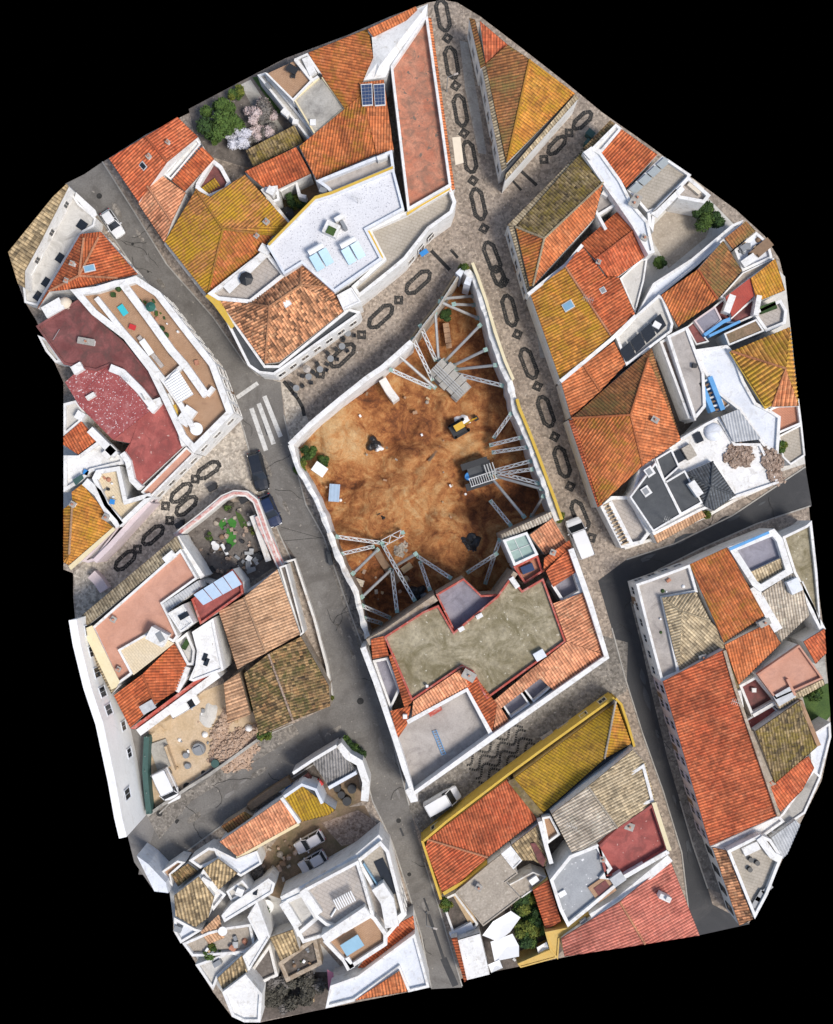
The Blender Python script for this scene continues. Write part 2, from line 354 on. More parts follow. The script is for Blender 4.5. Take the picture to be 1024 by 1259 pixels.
class MB:
    """collects several shapes into one mesh"""
    def __init__(s): s.v = []; s.f = []
    def add(s, v, f):
        k = len(s.v); s.v += [Vector(x) for x in v]; s.f += [[i + k for i in g] for g in f]
    def box(s, c, sz, rz=0.0, M=None):
        x, y, z = sz[0] / 2, sz[1] / 2, sz[2] / 2
        vs = [Vector((a * x, b * y, d * z)) for a in (-1, 1) for b in (-1, 1) for d in (-1, 1)]
        m = M if M is not None else Matrix.Rotation(rz, 3, 'Z')
        s.add([m @ q + Vector(c) for q in vs], [(0, 1, 3, 2), (4, 6, 7, 5), (0, 4, 5, 1), (2, 3, 7, 6), (0, 2, 6, 4), (1, 5, 7, 3)])
    def bar(s, a, b, r, n=4, r2=None):
        a = Vector(a); b = Vector(b); d = (b - a)
        if d.length < 1e-6: return
        d.normalize(); u = d.cross(Vector((0, 0, 1)))
        if u.length < 1e-3: u = Vector((1, 0, 0))
        u.normalize(); w = d.cross(u); r2 = r if r2 is None else r2
        o = math.pi / 4 if n == 4 else 0
        ring = lambda c, rr: [c + (u * math.cos(o + 2 * math.pi * i / n) + w * math.sin(o + 2 * math.pi * i / n)) * rr for i in range(n)]
        s.add(ring(a, r) + ring(b, r2), [[i, (i + 1) % n, n + (i + 1) % n, n + i] for i in range(n)] + [list(range(n))[::-1], list(range(n, 2 * n))])
    def cyl(s, c, r, h, n=16, r2=None):
        c = Vector(c); r2 = r if r2 is None else r2
        a = [c + Vector((math.cos(2 * math.pi * i / n) * r, math.sin(2 * math.pi * i / n) * r, 0)) for i in range(n)]
        b = [c + Vector((math.cos(2 * math.pi * i / n) * r2, math.sin(2 * math.pi * i / n) * r2, h)) for i in range(n)]
        s.add(a + b, [[i, (i + 1) % n, n + (i + 1) % n, n + i] for i in range(n)] + [list(range(n))[::-1], list(range(n, 2 * n))])
    def dome(s, c, r, h, n=16, m=5):
        c = Vector(c); v = []; f = []
        for j in range(m):
            a = j / m * math.pi / 2
            for i in range(n):
                t = 2 * math.pi * i / n
                v.append(c + Vector((math.cos(t) * r * math.cos(a), math.sin(t) * r * math.cos(a), h * math.sin(a))))
        v.append(c + Vector((0, 0, h)))
        for j in range(m - 1):
            for i in range(n): f.append([j * n + i, j * n + (i + 1) % n, (j + 1) * n + (i + 1) % n, (j + 1) * n + i])
        for i in range(n): f.append([(m - 1) * n + i, (m - 1) * n + (i + 1) % n, len(v) - 1])
        s.add(v, f)
    def prism(s, poly, z0, z1):
        n = len(poly)
        a = [Vector((p[0], p[1], z0)) for p in poly]; b = [Vector((p[0], p[1], z1)) for p in poly]
        tri = tessellate_polygon([[Vector((p[0], p[1], 0)) for p in poly]])
        s.add(a + b, [[i, (i + 1) % n, n + (i + 1) % n, n + i] for i in range(n)] + [[n + i for i in t] for t in tri])
    def build(s, name, mat, parent=None, smooth=False):
        return mk(name, s.v, s.f, mat, parent, smooth=smooth)

def area2(p): return sum(p[i][0] * p[(i + 1) % len(p)][1] - p[(i + 1) % len(p)][0] * p[i][1] for i in range(len(p)))

def inset(poly, d):
    """offset a closed polygon inward by d (metres)"""
    sg = 1 if area2(poly) > 0 else -1
    n = len(poly); out = []
    for i in range(n):
        p0 = Vector(poly[i - 1][:2]); p1 = Vector(poly[i][:2]); p2 = Vector(poly[(i + 1) % n][:2])
        d1 = (p1 - p0).normalized(); d2 = (p2 - p1).normalized()
        n1 = Vector((-d1.y, d1.x)) * sg; n2 = Vector((-d2.y, d2.x)) * sg
        m = n1 + n2
        if m.length < 1e-4: m = n1
        m.normalize()
        c = max(0.45, m.dot(n1))
        q = p1 + m * (d / c)
        out.append((q.x, q.y))
    return out

def flatmesh(polys):
    """polys: list of loops (first outer, rest holes) of 3-D points -> verts, faces"""
    v = [p for l in polys for p in l]
    tri = tessellate_polygon([[Vector((p[0], p[1], 0)) for p in l] for l in polys])
    return v, [list(t) if (Vector(v[t[1]]) - Vector(v[t[0]])).cross(Vector(v[t[2]]) - Vector(v[t[0]])).z > 0 else list(t)[::-1] for t in tri]

def sheet(name, poly, z, mat, holes=(), kind='structure'):
    """flat ground sheet, photo pixels"""
    loops = [[P(u, v, 0) + Vector((0, 0, z)) for u, v in (pts(poly) if isinstance(poly, str) else poly)]]
    for h in holes: loops.append([P(u, v, 0) + Vector((0, 0, z)) for u, v in h])
    v, f = flatmesh(loops)
    o = mk(name, v, f, mat); tag(o, kind=kind)
    return o

def clip(poly, axis, lim, keep_less):
    out = []
    n = len(poly)
    for i in range(n):
        p = poly[i]; q = poly[(i + 1) % n]
        a = p.dot(axis) - lim; b = q.dot(axis) - lim
        if not keep_less: a, b = -a, -b
        if a <= 0: out.append(p)
        if (a < 0 < b) or (b < 0 < a):
            out.append(p + (q - p) * (a / (a - b)))
    return out

def corrugate(faces, per=0.34, amp=0.045, along=None, seg=4):
    """roof faces (lists of 3-D points) -> real tile columns running down the slope"""
    V = []; F = []; UV = []
    for f in faces:
        n = Vector((0, 0, 0))
        for i in range(len(f)):
            a, b = f[i], f[(i + 1) % len(f)]
            n += Vector(((a.y - b.y) * (a.z + b.z), (a.z - b.z) * (a.x + b.x), (a.x - b.x) * (a.y + b.y)))
        n.normalize()
        if n.z < 0: n = -n; f = f[::-1]
        e = Vector((0, 0, 1)).cross(n)
        if e.length < 0.02: e = along if along is not None else Vector((1, 0, 0))
        if along is not None: e = along - n * along.dot(n)
        e.normalize(); s = n.cross(e)
        a0 = min(p.dot(e) for p in f); a1 = max(p.dot(e) for p in f)
        st = per / seg
        k0 = math.floor(a0 / st); k1 = math.ceil(a1 / st)
        for k in range(k0, k1):
            q = clip(f, e, (k + 1) * st, True)
            if len(q) >= 3: q = clip(q, e, k * st, False)
            if len(q) < 3: continue
            base = len(V)
            for p in q:
                V.append(p + n * (amp * (1 + .35 * mnoise.noise(p * .7)) * math.sin(2 * math.pi * p.dot(e) / per) + (.04 if amp > .03 else 0) * mnoise.noise(p * .55)))
            F.append(list(range(base, base + len(q))))
            UV.append([(p.dot(e), p.dot(s)) for p in q])
    return V, F, UV

def walls_mesh(edges, zb, drop=0.07):
    v = []; f = []
    for a, b in edges:
        k = len(v)
        v += [Vector((a.x, a.y, zb)), Vector((b.x, b.y, zb)), Vector((b.x, b.y, b.z - drop)), Vector((a.x, a.y, a.z - drop))]
        f.append([k, k + 1, k + 2, k + 3])
    return v, f

def boundary(F):
    cnt = {}
    for f in F:
        for i in range(len(f)):
            a, b = f[i], f[(i + 1) % len(f)]
            key = frozenset((a, b)); cnt.setdefault(key, []).append((a, b))
    return [v[0] for v in cnt.values() if len(v) == 1]

def roofparts(t, vs, faces, mat, wall='stucco', ridge='', zb=0.0, per=0.34, amp=0.045, ridgemat=None, name='roof', mats=None):
    """tiled roof with real tile columns, ridge caps and the walls under it. vs 'A u,v,z ...'  faces 'ABCD ...'"""
    VV = {}
    tk = vs.split()
    for k in range(0, len(tk), 2):
        u, v, z = (float(x) for x in tk[k + 1].split(',')); VV[tk[k]] = P(u, v, z)
    FF = faces.split()
    groups = {}
    for i, f in enumerate(FF): groups.setdefault(mats[i] if mats else mat, []).append([VV[c].copy() for c in f])
    first = None
    for mname, fl in groups.items():
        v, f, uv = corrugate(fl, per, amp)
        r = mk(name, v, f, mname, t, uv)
        first = first or r
    ed = boundary(FF)
    if wall:
        # fascia band of the eaves and the wall below it
        v, f = [], []
        for a, b in ed:
            k = len(v); A, B = VV[a], VV[b]
            v += [A + Vector((0, 0, .05)), B + Vector((0, 0, .05)), B - Vector((0, 0, .2)), A - Vector((0, 0, .2))]; f.append([k, k + 1, k + 2, k + 3])
        mk('eaves', v, f, mat if isinstance(mat, str) else mat, first)
        v, f = walls_mesh([(VV[a], VV[b]) for a, b in ed], zb, 0.2)
        mk('wall', v, f, wall, t)
    for rr in ridge.split():
        m = MB()
        for a, b in zip(rr, rr[1:]):
            A, B = VV[a] + Vector((0, 0, .05)), VV[b] + Vector((0, 0, .05))
            L = (B - A).length; n = max(1, int(L / 0.42))
            for i in range(n):
                m.bar(A.lerp(B, i / n), A.lerp(B, (i + .96) / n), 0.15, 6, 0.125)
        m.build('ridge_cap', ridgemat or mat, first)
    return first, VV

def house(name, label, vs, faces, mat, wall='stucco', ridge='', cat='house', **kw):
    tk = vs.split()
    c = [tuple(float(x) for x in tk[k + 1].split(',')) for k in range(0, len(tk), 2)]
    zb = kw.get('zb', 0.0)
    cen = sum((P(*x) for x in c), Vector()) / len(c)
    t = thing(name, label, cat, (cen.x, cen.y, zb))
    r, VV = roofparts(t, vs, faces, mat, wall, ridge, **kw)
    t_roof[t] = r
    return t
t_roof = {}

def terraceparts(t, poly, zf, floor='floor_beige', wall='stucco', par=0.9, pw=0.28, pmat=None, skip=(), zb=0.0, fname='terrace_floor', pname='parapet'):
    """flat roof or roof terrace: floor, parapet ring and outer walls. poly = outer top edge in photo pixels"""
    pl = pts(poly) if isinstance(poly, str) else poly
    zt = zf + par
    W = [P(u, v, zt) for u, v in pl]
    xy = [(p.x, p.y) for p in W]
    n = len(xy)
    v, f = flatmesh([[Vector((x, y, zf)) for x, y in xy]])
    fl = mk(fname, v, f, floor, t)
    zs = zf - 0.25
    if par > 0:
        inn = inset(xy, pw); m = MB()
        for i in range(n):
            if i in skip: continue
            j = (i + 1) % n
            a, b, c, d = xy[i], xy[j], inn[j], inn[i]
            q = [Vector((p[0], p[1], z)) for z in (zs, zt) for p in (a, b, c, d)]
            m.add(q, [(0, 1, 5, 4), (2, 3, 7, 6), (4, 5, 6, 7), (1, 2, 6, 5), (3, 0, 4, 7)])
        if m.v: m.build(pname, pmat or wall, t)
    if wall:
        v, f = walls_mesh([(Vector((xy[i][0], xy[i][1], zs)), Vector((xy[(i + 1) % n][0], xy[(i + 1) % n][1], zs))) for i in range(n)], zb, 0.0)
        if skip:
            for i in skip:
                a, b = xy[i], xy[(i + 1) % n]; k = len(v)
                v += [Vector((a[0], a[1], zs)), Vector((b[0], b[1], zs)), Vector((b[0], b[1], zf)), Vector((a[0], a[1], zf))]; f.append([k, k + 1, k + 2, k + 3])
        mk('wall', v, f, wall, t)
    return fl

def terrace(name, label, poly, zf, cat='house', **kw):
    pl = pts(poly)
    cu = sum(p[0] for p in pl) / len(pl); cv = sum(p[1] for p in pl) / len(pl)
    c = P(cu, cv, zf); c.z = kw.get('zb', 0.0)
    t = thing(name, label, cat, c)
    fl = terraceparts(t, poly, zf, **kw)
    t_roof[t] = fl
    return t

def part_box(t, name, u, v, z0, sx, sy, sz, ang=0.0, mat='stucco', cap=None):
    """box part standing at photo pixel (u,v) on height z0; ang = image angle in degrees of its x side"""
    c = P(u, v, z0); m = MB(); m.box(c + Vector((0, 0, sz / 2)), (sx, sy, sz), -math.radians(ang))
    o = m.build(name, mat, t)
    if cap:
        m = MB(); m.box(c + Vector((0, 0, sz + .04)), (sx + .16, sy + .16, .08), -math.radians(ang)); m.build('cap', cap, o)
    return o

def poly_box(t, name, poly, z0, z1, mat):
    pl = [P(u, v, z1) for u, v in pts(poly)]
    m = MB(); m.prism([(p.x, p.y) for p in pl], z0, z1); return m.build(name, mat, t)

def chimney(t, u, v, z, ang=30, sx=0.7, sy=0.5, h=1.1, mat='stucco'):
    r = t_roof.get(t, t)
    c = P(u, v, z); m = MB(); a = -math.radians(ang)
    m.box(c + Vector((0, 0, h / 2 - .4)), (sx, sy, h + .8), a)
    o = m.build('chimney', mat, t)
    m = MB(); m.box(c + Vector((0, 0, h + .06)), (sx + .18, sy + .18, .1), a)
    m.build('chimney_cap', 'tile_red' if mat == 'x' else 'kerb', o)
    m = MB(); m.cyl(c + Vector((0, 0, h + .11)), .13, .3, 10); m.build('flue', 'floor_terracotta', o)

def skylight(t, u, v, z, ang, sx=1.0, sy=0.7, slope=(0, 0), glass='glass_blue'):
    c = P(u, v, z)
    M = Matrix.Rotation(-math.radians(ang), 3, 'Z') @ Matrix.Rotation(math.radians(slope[0]), 3, 'X') @ Matrix.Rotation(math.radians(slope[1]), 3, 'Y')
    m = MB(); m.box(c, (sx + .2, sy + .2, .14), M=M); f = m.build('skylight', 'steel_white', t)
    m = MB(); m.box(c + M @ Vector((0, 0, .09)), (sx, sy, .05), M=M); m.build('pane', glass, f)

def facade(t, a, b, zt, n, rows, w=0.9, h=1.3, frame='stucco_old', glass='glass_dark', inset_=0.12, door=None, shift=0.0, name='window'):
    """n windows per row along the wall whose top edge is a-b (photo pixels at height zt)"""
    A = P(a[0], a[1], zt); B = P(b[0], b[1], zt); A.z = B.z = 0
    d = B - A; L = d.length; d.normalize(); nn = Vector((-d.y, d.x, 0))
    if nn.dot(-(A + B) / 2) < 0: nn = -nn
    ang = math.atan2(d.y, d.x)
    for zc in rows:
        for i in range(n):
            tt = (i + .5 + shift) / n
            c = A + d * (L * tt) + Vector((0, 0, zc))
            m = MB()
            for sx in (-1, 1): m.box(c + d * (sx * (w / 2 + .05)) + nn * .03, (.1, .1, h + .2), ang)
            for sz in (-1, 1): m.box(c + Vector((0, 0, sz * (h / 2 + .05))) + nn * .04, (w, .08, .1), ang)
            m.box(c + Vector((0, 0, -h / 2 - .14)) + nn * .06, (w + .3, .14, .07), ang)
            m.box(c + nn * .045, (.05, .06, h), ang)
            f = m.build(name, frame, t)
            m = MB(); m.box(c + nn * .02, (w, .08, h), ang); m.build('pane', glass, f)
    if door is not None:
        for tt in door:
            c = A + d * (L * tt) + Vector((0, 0, 1.1))
            m = MB(); m.box(c + nn * .03, (1.0, .06, 2.2), ang); f = m.build('door', 'timber_dark', t)
            m = MB(); m.box(c + d * .38 + nn * .08, (.05, .06, .2), ang); m.build('handle', 'steel', f)

def strip(points, w, z0, z1, zt=None):
    """ribbon wall along a polyline in photo pixels (top edge at z1)"""
    pl = [P(p[0], p[1], z1 if zt is None else zt) for p in points]
    n = len(pl); L = []; Rr = []
    for i in range(n):
        d = Vector((0, 0, 0))
        if i > 0: d += (pl[i] - pl[i - 1]).normalized()
        if i < n - 1: d += (pl[i + 1] - pl[i]).normalized()
        d.z = 0; d.normalize(); q = Vector((-d.y, d.x, 0))
        L.append(pl[i] + q * w / 2); Rr.append(pl[i] - q * w / 2)
    m = MB()
    m.prism([(p.x, p.y) for p in L] + [(p.x, p.y) for p in Rr[::-1]], z0, z1)
    return m

def freewall(name, label, points, w, z0, z1, mat, cat='wall', cope=None):
    pl = pts(points); 
    if cope is None:
        o = strip(pl, w, z0, z1).build(name, mat); return tag(o, label, cat)
    c = P(*pl[len(pl) // 2], z1); c.z = z0
    t = thing(name, label, cat, c)
    strip(pl, w, z0, z1).build('wall', mat, t)
    strip(pl, w + .12, z1, z1 + .09, z1).build('coping', cope, t)
    return t
# ------------------------------------------------------------------ ground, roads, markings
OUT = "527,3 545,0 562,3 590,20 640,58 700,105 740,138 800,180 850,218 905,258 940,290 958,318 966,350 970,400 980,480 990,570 996,640 1004,710 1012,770 1018,840 1022,905 1010,960 990,1000 965,1050 940,1105 920,1136 900,1140 850,1150 740,1168 600,1195 500,1220 400,1240 320,1257 300,1257 285,1250 262,1220 235,1175 213,1145 213,1098 190,1095 165,1050 150,1010 140,960 125,890 110,845 95,790 90,735 90,705 78,700 78,470 60,430 45,395 30,370 22,348 10,310 40,275 80,230 125,200 180,165 240,135 300,98 350,72 430,42 480,20"
WALL_NW = "356,547 381,522 418,491 452,464 470,452 506,420"
WALL_NA = "506,420 523,396 540,375 563,339"
WALL_E = "572,332 583,340 594,372 605,410 617,445 627,470 634,503 646,532 658,563 668,590 677,614 686,640"
WALL_W1 = "356,547 366,575 383,604 396,632 405,655"
WALL_W2 = "405,655 412,676 424,702 437,727 441,746 452,785"
hole = [P(u, v, 4) for u, v in pts("356,547 381,522 418,491 452,464 506,420 523,396 540,375 563,339 572,332 583,340 594,372 605,410 617,445 627,470 634,503 646,532 658,563 668,590 677,614 686,640")]
hole += [P(u, v, 6.6) for u, v in pts("676,650 640,668 640,700 612,740 592,735 570,722 540,742 480,778 456,790")]
hole += [P(u, v, 4) for u, v in pts("452,785 441,746 437,727 424,702 412,676 405,655 396,632 383,604 366,575")]
hole = [Vector((p.x, p.y, 0)) for p in hole]

def groundsheet():
    loops = [[P(u, v, 0) for u, v in pts(OUT)], hole]
    v, f = flatmesh(loops)
    o = mk('ground', v, f, 'cobble'); tag(o, kind='structure')
groundsheet()

# dug-out floor of the building site
def dirt_floor():
    m, nt, b = newmat('site_dirt')
    at = N(nt, 'ShaderNodeAttribute', attribute_name='tone')
    p = pos(nt)
    n1 = noise(nt, p, 0.35, 7, 0.68, 1.6); n2 = noise(nt, p, 1.6, 6, 0.75, 0.8); n3 = noise(nt, p, 7, 3, .7)
    t = math_(nt, 'ADD', at.outputs['Fac'], math_(nt, 'MULTIPLY_ADD', n1, 1.15)); t.node.inputs[1].default_value = 0
    nt.links.remove(t.node.inputs[1].links[0]) if t.node.inputs[1].links else None
    s = math_(nt, 'ADD', math_(nt, 'MULTIPLY', math_(nt, 'SUBTRACT', n1, 0.5), 1.7), math_(nt, 'MULTIPLY', math_(nt, 'SUBTRACT', n2, 0.5), 0.9))
    t = math_(nt, 'ADD', at.outputs['Fac'], s, True)
    col = ramp(nt, t, [(0.0, (0.12, 0.042, 0.016)), (0.22, (0.27, 0.090, 0.028)), (0.44, (0.46, 0.185, 0.058)), (0.66, (0.58, 0.30, 0.115)), (1.0, (0.66, 0.44, 0.22))])
    g = ramp(nt, n3, [(0.25, (0.72,) * 3), (0.75, (1.1,) * 3)])
    col = mix(nt, 1.0, col, g, 'MULTIPLY')
    nt.links.new(col, b.inputs['Base Color']); b.inputs['Roughness'].default_value = 0.95
    bump(nt, b, math_(nt, 'ADD', n2, math_(nt, 'MULTIPLY', n3, .4)), 0.9, 0.35)
    blobs = [(405, 525, 34, .32), (395, 560, 26, .30), (440, 548, 22, .24), (425, 500, 14, .30), (440, 478, 20, -.25), (462, 500, 26, -.22), (492, 535, 24, -.3),
             (525, 520, 22, -.12), (545, 470, 20, .12), (572, 548, 20, .25), (420, 590, 34, -.14), (470, 600, 34, .06), (530, 600, 34, .14), (505, 640, 30, .10),
             (612, 470, 26, -.22), (625, 530, 30, -.26), (600, 430, 30, -.2), (640, 600, 24, -.3), (584, 622, 24, -.30), (610, 610, 20, -.1), (550, 640, 16, .2), (500, 665, 18, -.1), (450, 720, 34, -.30), (500, 720, 30, -.26), (575, 420, 34, -.05),
             (600, 520, 24, .06), (560, 690, 28, -.15), (480, 470, 14, .2), (610, 470, 16, .05), (548, 400, 16, -.2), (625, 560, 22, .1)]
    from mathutils import noise as mn
    TRACKS = [pts('395,625 440,600 480,590 520,560 550,535 562,520'), pts('470,640 500,620 540,650 560,610 570,560')]
    us = range(345, 702, 3); vs = range(325, 800, 3)
    verts = []; tone = []
    for v in vs:
        for u in us:
            a = P(u, v, -2.2)
            h = mn.noise(Vector((a.x * .18, a.y * .18, 3))) * .55 + mn.noise(Vector((a.x * .6, a.y * .6, 9))) * .22 + mn.noise(Vector((a.x * 1.6, a.y * 1.6, 5))) * .14 + abs(mn.noise(Vector((a.x * .45, a.y * .45, 21)))) * .5
            tn = .46
            for bu, bv, r, w in blobs: tn += w * math.exp(-((u - bu) ** 2 + (v - bv) ** 2) / (r * r))
            for tr in TRACKS:
                for (ax, ay), (bx, by) in zip(tr, tr[1:]):
                    lx, ly = bx - ax, by - ay; q = max(0, min(1, ((u - ax) * lx + (v - ay) * ly) / (lx * lx + ly * ly))); dd = abs(math.hypot(u - ax - q * lx, v - ay - q * ly) - 7)
                    if dd < 2.2: tn -= .13 * (1 - dd / 2.2)
            h += (tn - .46) * 1.3
            q = mn.noise(Vector((a.x * .11, a.y * .11, 31))) + .25 * mn.noise(Vector((a.x * .5, a.y * .5, 33)))
            for lev in (-.12, .12, .34): h += .42 / (1 + math.exp(-(q - lev) * 38))
            h -= .6
            for bu, bv, r, dz in ((500, 560, 11, .8), (535, 640, 9, .6), (478, 540, 8, -.6), (545, 500, 7, .6), (445, 610, 10, .5), (588, 625, 17, -.9), (586, 641, 4, -.5), (556, 630, 5, -.4), (420, 540, 26, .7), (577, 665, 10, -.3)):
                d = math.hypot(u - bu, v - bv) / r
                if d < 1.6: h += dz * (1 / (1 + d ** 6))
            verts.append(Vector((a.x, a.y, -2.2 + h))); tone.append(max(0, min(1, tn)))
    w = len(us); F = [[j * w + i, (j + 1) * w + i, (j + 1) * w + i + 1, j * w + i + 1] for j in range(len(vs) - 1) for i in range(w - 1)]
    o = mk('site_ground', verts, F, 'site_dirt', smooth=True); tag(o, kind='structure')
    at = o.data.attributes.new('tone', 'FLOAT', 'POINT')
    for i, x in enumerate(tone): at.data[i].value = x
    # cut banks of the dig
    v = []; f = []
    n = len(hole)
    for i in range(n):
        a, b_ = hole[i], hole[(i + 1) % n]; k = len(v)
        v += [a, b_, b_ - Vector((0, 0, 4.5)), a - Vector((0, 0, 4.5))]; f.append([k, k + 1, k + 2, k + 3])
    o = mk('site_bank', v, f, 'site_dirt'); tag(o, kind='structure')
    at = o.data.attributes.new('tone', 'FLOAT', 'POINT')
    for d in at.data: d.value = 0.3
dirt_floor()

# asphalt streets
sheet('street', "80,226 104,214 126,199 166,262 205,325 262,390 300,445 318,462 345,470 349,510 360,560 376,620 398,660 424,735 446,795 470,862 490,940 503,990 522,1060 541,1120 568,1214 530,1216 518,1150 500,1090 482,1035 458,985 441,920 432,905 405,868 403,845 400,800 390,765 372,718 345,660 326,612 312,575 300,530 289,500 268,478 240,440 200,385 160,322 118,262", .004, 'asphalt')
sheet('side_street', "405,868 360,890 318,908 280,930 235,962 196,1000 178,1035 170,1075 200,1078 222,1052 290,1002 335,972 385,940 418,917 441,920 445,890", .009, 'asphalt')
sheet('lane', "160,892 182,900 184,1002 196,1000 178,1060 190,1096 165,1060 140,960", .013, 'asphalt_light')
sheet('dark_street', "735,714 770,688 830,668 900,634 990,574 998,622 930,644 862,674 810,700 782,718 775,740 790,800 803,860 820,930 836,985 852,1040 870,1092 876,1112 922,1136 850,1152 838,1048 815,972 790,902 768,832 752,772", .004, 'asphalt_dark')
sheet('sett_strip', "782,718 775,740 790,800 803,860 820,930 836,985 870,1092 890,1100 850,985 830,905 815,850 800,790 790,742", .009, 'sett')
sheet('street_worn_strip', "180,1002 250,962 318,908 362,890 368,902 300,945 235,985 196,1032", .014, 'sett')
sheet('pavement_left', "289,500 300,530 312,575 326,612 300,600 275,600 230,650 95,765 90,705 160,640 240,555 286,508", .007, 'cobble_pale')
sheet('pavement_corner', "318,462 345,468 365,480 380,520 356,548 345,470", .008, 'cobble_pale')
sheet('pavement_slabs', "565,50 575,52 592,150 598,190 588,188 572,110", .005, 'kerb')
sheet('pavement_strip', "655,372 659,372 668,412 672,440 664,440", .005, 'kerb')
sheet('alley', "470,870 560,925 640,850 735,780 772,790 770,850 700,890 640,935 560,985 520,1025 505,1000 490,935", .019, 'sett')
sheet('alley_mouth', "495,962 560,985 520,1030 510,1010", .008, 'asphalt')
# darker strip of worn road beside the dig
sheet('road_edge', "376,620 384,622 402,660 436,735 452,790 470,862 455,830 440,792 420,738 396,662", .009, 'sett')
sheet('road_patch', "372,718 400,800 404,850 396,800 378,740 366,690 346,660", .009, 'soil_dark')

# white road paint
def stripe(name, a, b, w, z=.014, mat='road_paint'):
    A = P(a[0], a[1]); B = P(b[0], b[1]); d = (B - A).normalized(); n = Vector((-d.y, d.x, 0)) * w / 2; q = Vector((0, 0, z))
    tag(mk(name, [A + n + q, A - n + q, B - n + q, B + n + q], [[0, 1, 2, 3]], mat), kind='structure')
for a, b in (((309, 502), (327, 554)), ((318, 496), (336.5, 546)), ((325, 487), (345, 537))): stripe('crossing_stripe', a, b, .55)
stripe('stop_line', (291, 489), (317, 471), .5)
stripe('road_seam', (349, 665), (404, 660), .06, .015, 'basalt')
stripe('road_seam', (345, 648), (403, 664), .05, .016, 'basalt')
stripe('tar_patch', (521, 1104), (527, 1120), .22, .014, 'asphalt_dark')
stripe('tar_patch', (527, 1124), (545, 1178), .35, .014, 'asphalt_dark')
stripe('tar_patch', (545, 1178), (560, 1212), .8, .015, 'asphalt_dark')
stripe('tar_patch', (492, 1018), (496, 1028), .25, .014, 'asphalt_dark')
stripe('tar_patch', (322, 508), (330, 535), .45, .013, 'asphalt_dark')
for u, v, r in ((443, 862, .42), (490, 1009, .3), (503, 1075, .25), (230, 967, .5), (250, 950, .3), (196, 1000, .4), (122, 241, .35), (60, 250, .2), (218, 1010, .3), (163, 300, .18), (205, 372, .18), (182, 334, .15), (186, 352, .15)):
    m = MB(); m.cyl(P(u, v) + Vector((0, 0, .012)), r, .006, 14); tag(m.build('manhole_cover', 'basalt'), 'dark round manhole cover set flush in the asphalt', 'manhole cover', 'manhole covers in the street')

# black basalt figures in the cobbles
def ring(m, out, inn, z):
    n = len(out); v = [Vector((p.x, p.y, z)) for p in out + inn]
    for i in range(n):      # laid as single setts, two or three rows wide
        a, b, c, d = v[i], v[(i + 1) % n], v[n + (i + 1) % n], v[n + i]
        k = max(1, round((b - a).length / .26)); rw = max(1, round(((d - a).length + (c - b).length) / 2 / .26))
        for x in range(k):
            for y in range(rw):
                g = lambda s, t: a.lerp(b, s).lerp(d.lerp(c, s), t) + Vector((R.uniform(-.02, .02), R.uniform(-.02, .02), R.uniform(0, .004)))
                e = .018
                m.add([g((x + e) / k, (y + e) / rw), g((x + 1 - e) / k, (y + e) / rw), g((x + 1 - e) / k, (y + 1 - e) / rw), g((x + e) / k, (y + 1 - e) / rw)], [(0, 1, 2, 3)])
def hexring(m, c, d, L, W, st=.52, z=.012):
    c = P(*c); d = Vector((d[0], -d[1], 0)).normalized(); n = Vector((-d.y, d.x, 0))
    def hx(l, w, tp): return [c + d * l, c + d * (l - tp) + n * w, c - d * (l - tp) + n * w, c - d * l, c - d * (l - tp) - n * w, c + d * (l - tp) - n * w]
    l, w = L / 2, W / 2
    def blunt(l, w, tp, e):
        return [c + d * l + n * e, c + d * (l - tp) + n * w, c - d * (l - tp) + n * w, c - d * l + n * e, c - d * l - n * e, c - d * (l - tp) - n * w, c + d * (l - tp) - n * w, c + d * l - n * e]
    ring(m, blunt(l, w, .75, .3), blunt(l - st, w - st, .5, .12), z)
def diamond(m, c, d, s=.78, z=.012):
    c = P(*c); d = Vector((d[0], -d[1], 0)).normalized(); n = Vector((-d.y, d.x, 0))
    o = [c + d * s, c + n * s, c - d * s, c - n * s]; i = [c + (p - c) * .28 for p in o]
    ring(m, o, i, z)
def chain(seq, L=4.25, W=1.8):
    m = MB()
    for k, (kind, u, v) in enumerate(seq):
        a = seq[max(0, k - 1)]; b = seq[min(len(seq) - 1, k + 1)]
        d = (b[1] - a[1], b[2] - a[2])
        if kind == 'h': hexring(m, (u, v), d, L, W, z=.012 + (k % 3) * .0015)
        else: diamond(m, (u, v), d, z=.0125 + (k % 3) * .0015)
    tag(m.build('paving_figure', 'basalt'), kind='structure')
chain([('h', 544.5, 19), ('d', 550, 47), ('h', 555, 77), ('d', 560, 105.5), ('h', 566, 136), ('d', 570.5, 164), ('h', 577, 193), ('d', 581.5, 222), ('h', 588, 251), ('d', 595, 281), ('h', 605, 316), ('d', 619.5, 346), ('h', 626.5, 382), ('d', 636, 411), ('h', 650, 447), ('d', 660.7, 475), ('h', 671, 506), ('d', 682, 537), ('h', 691, 568), ('d', 701, 598), ('h', 713, 634), ('d', 727, 661)])
m_ = MB(); hexring(m_, (613, 340), (.4, .9), 3.0, 1.7, z=.02)
tag(m_.build('paving_figure', 'basalt'), kind='structure')
chain([('h', 514, 347), ('d', 490, 369), ('h', 468, 389), ('d', 444.5, 411.6), ('h', 421, 437), ('d', 394, 460)], 4.1, 1.85)
chain([('h', 256, 578), ('d', 240, 589), ('h', 222.5, 606), ('d', 203.5, 622)], 3.5, 1.7)
chain([('h', 229, 622), ('d', 208.6, 640), ('h', 188, 658), ('d', 169, 675), ('h', 154, 689)], 3.5, 1.7)
chain([('d', 668.7, 196), ('h', 684.4, 178.7), ('d', 699.6, 163.4), ('h', 716, 148)], 3.2, 1.6)
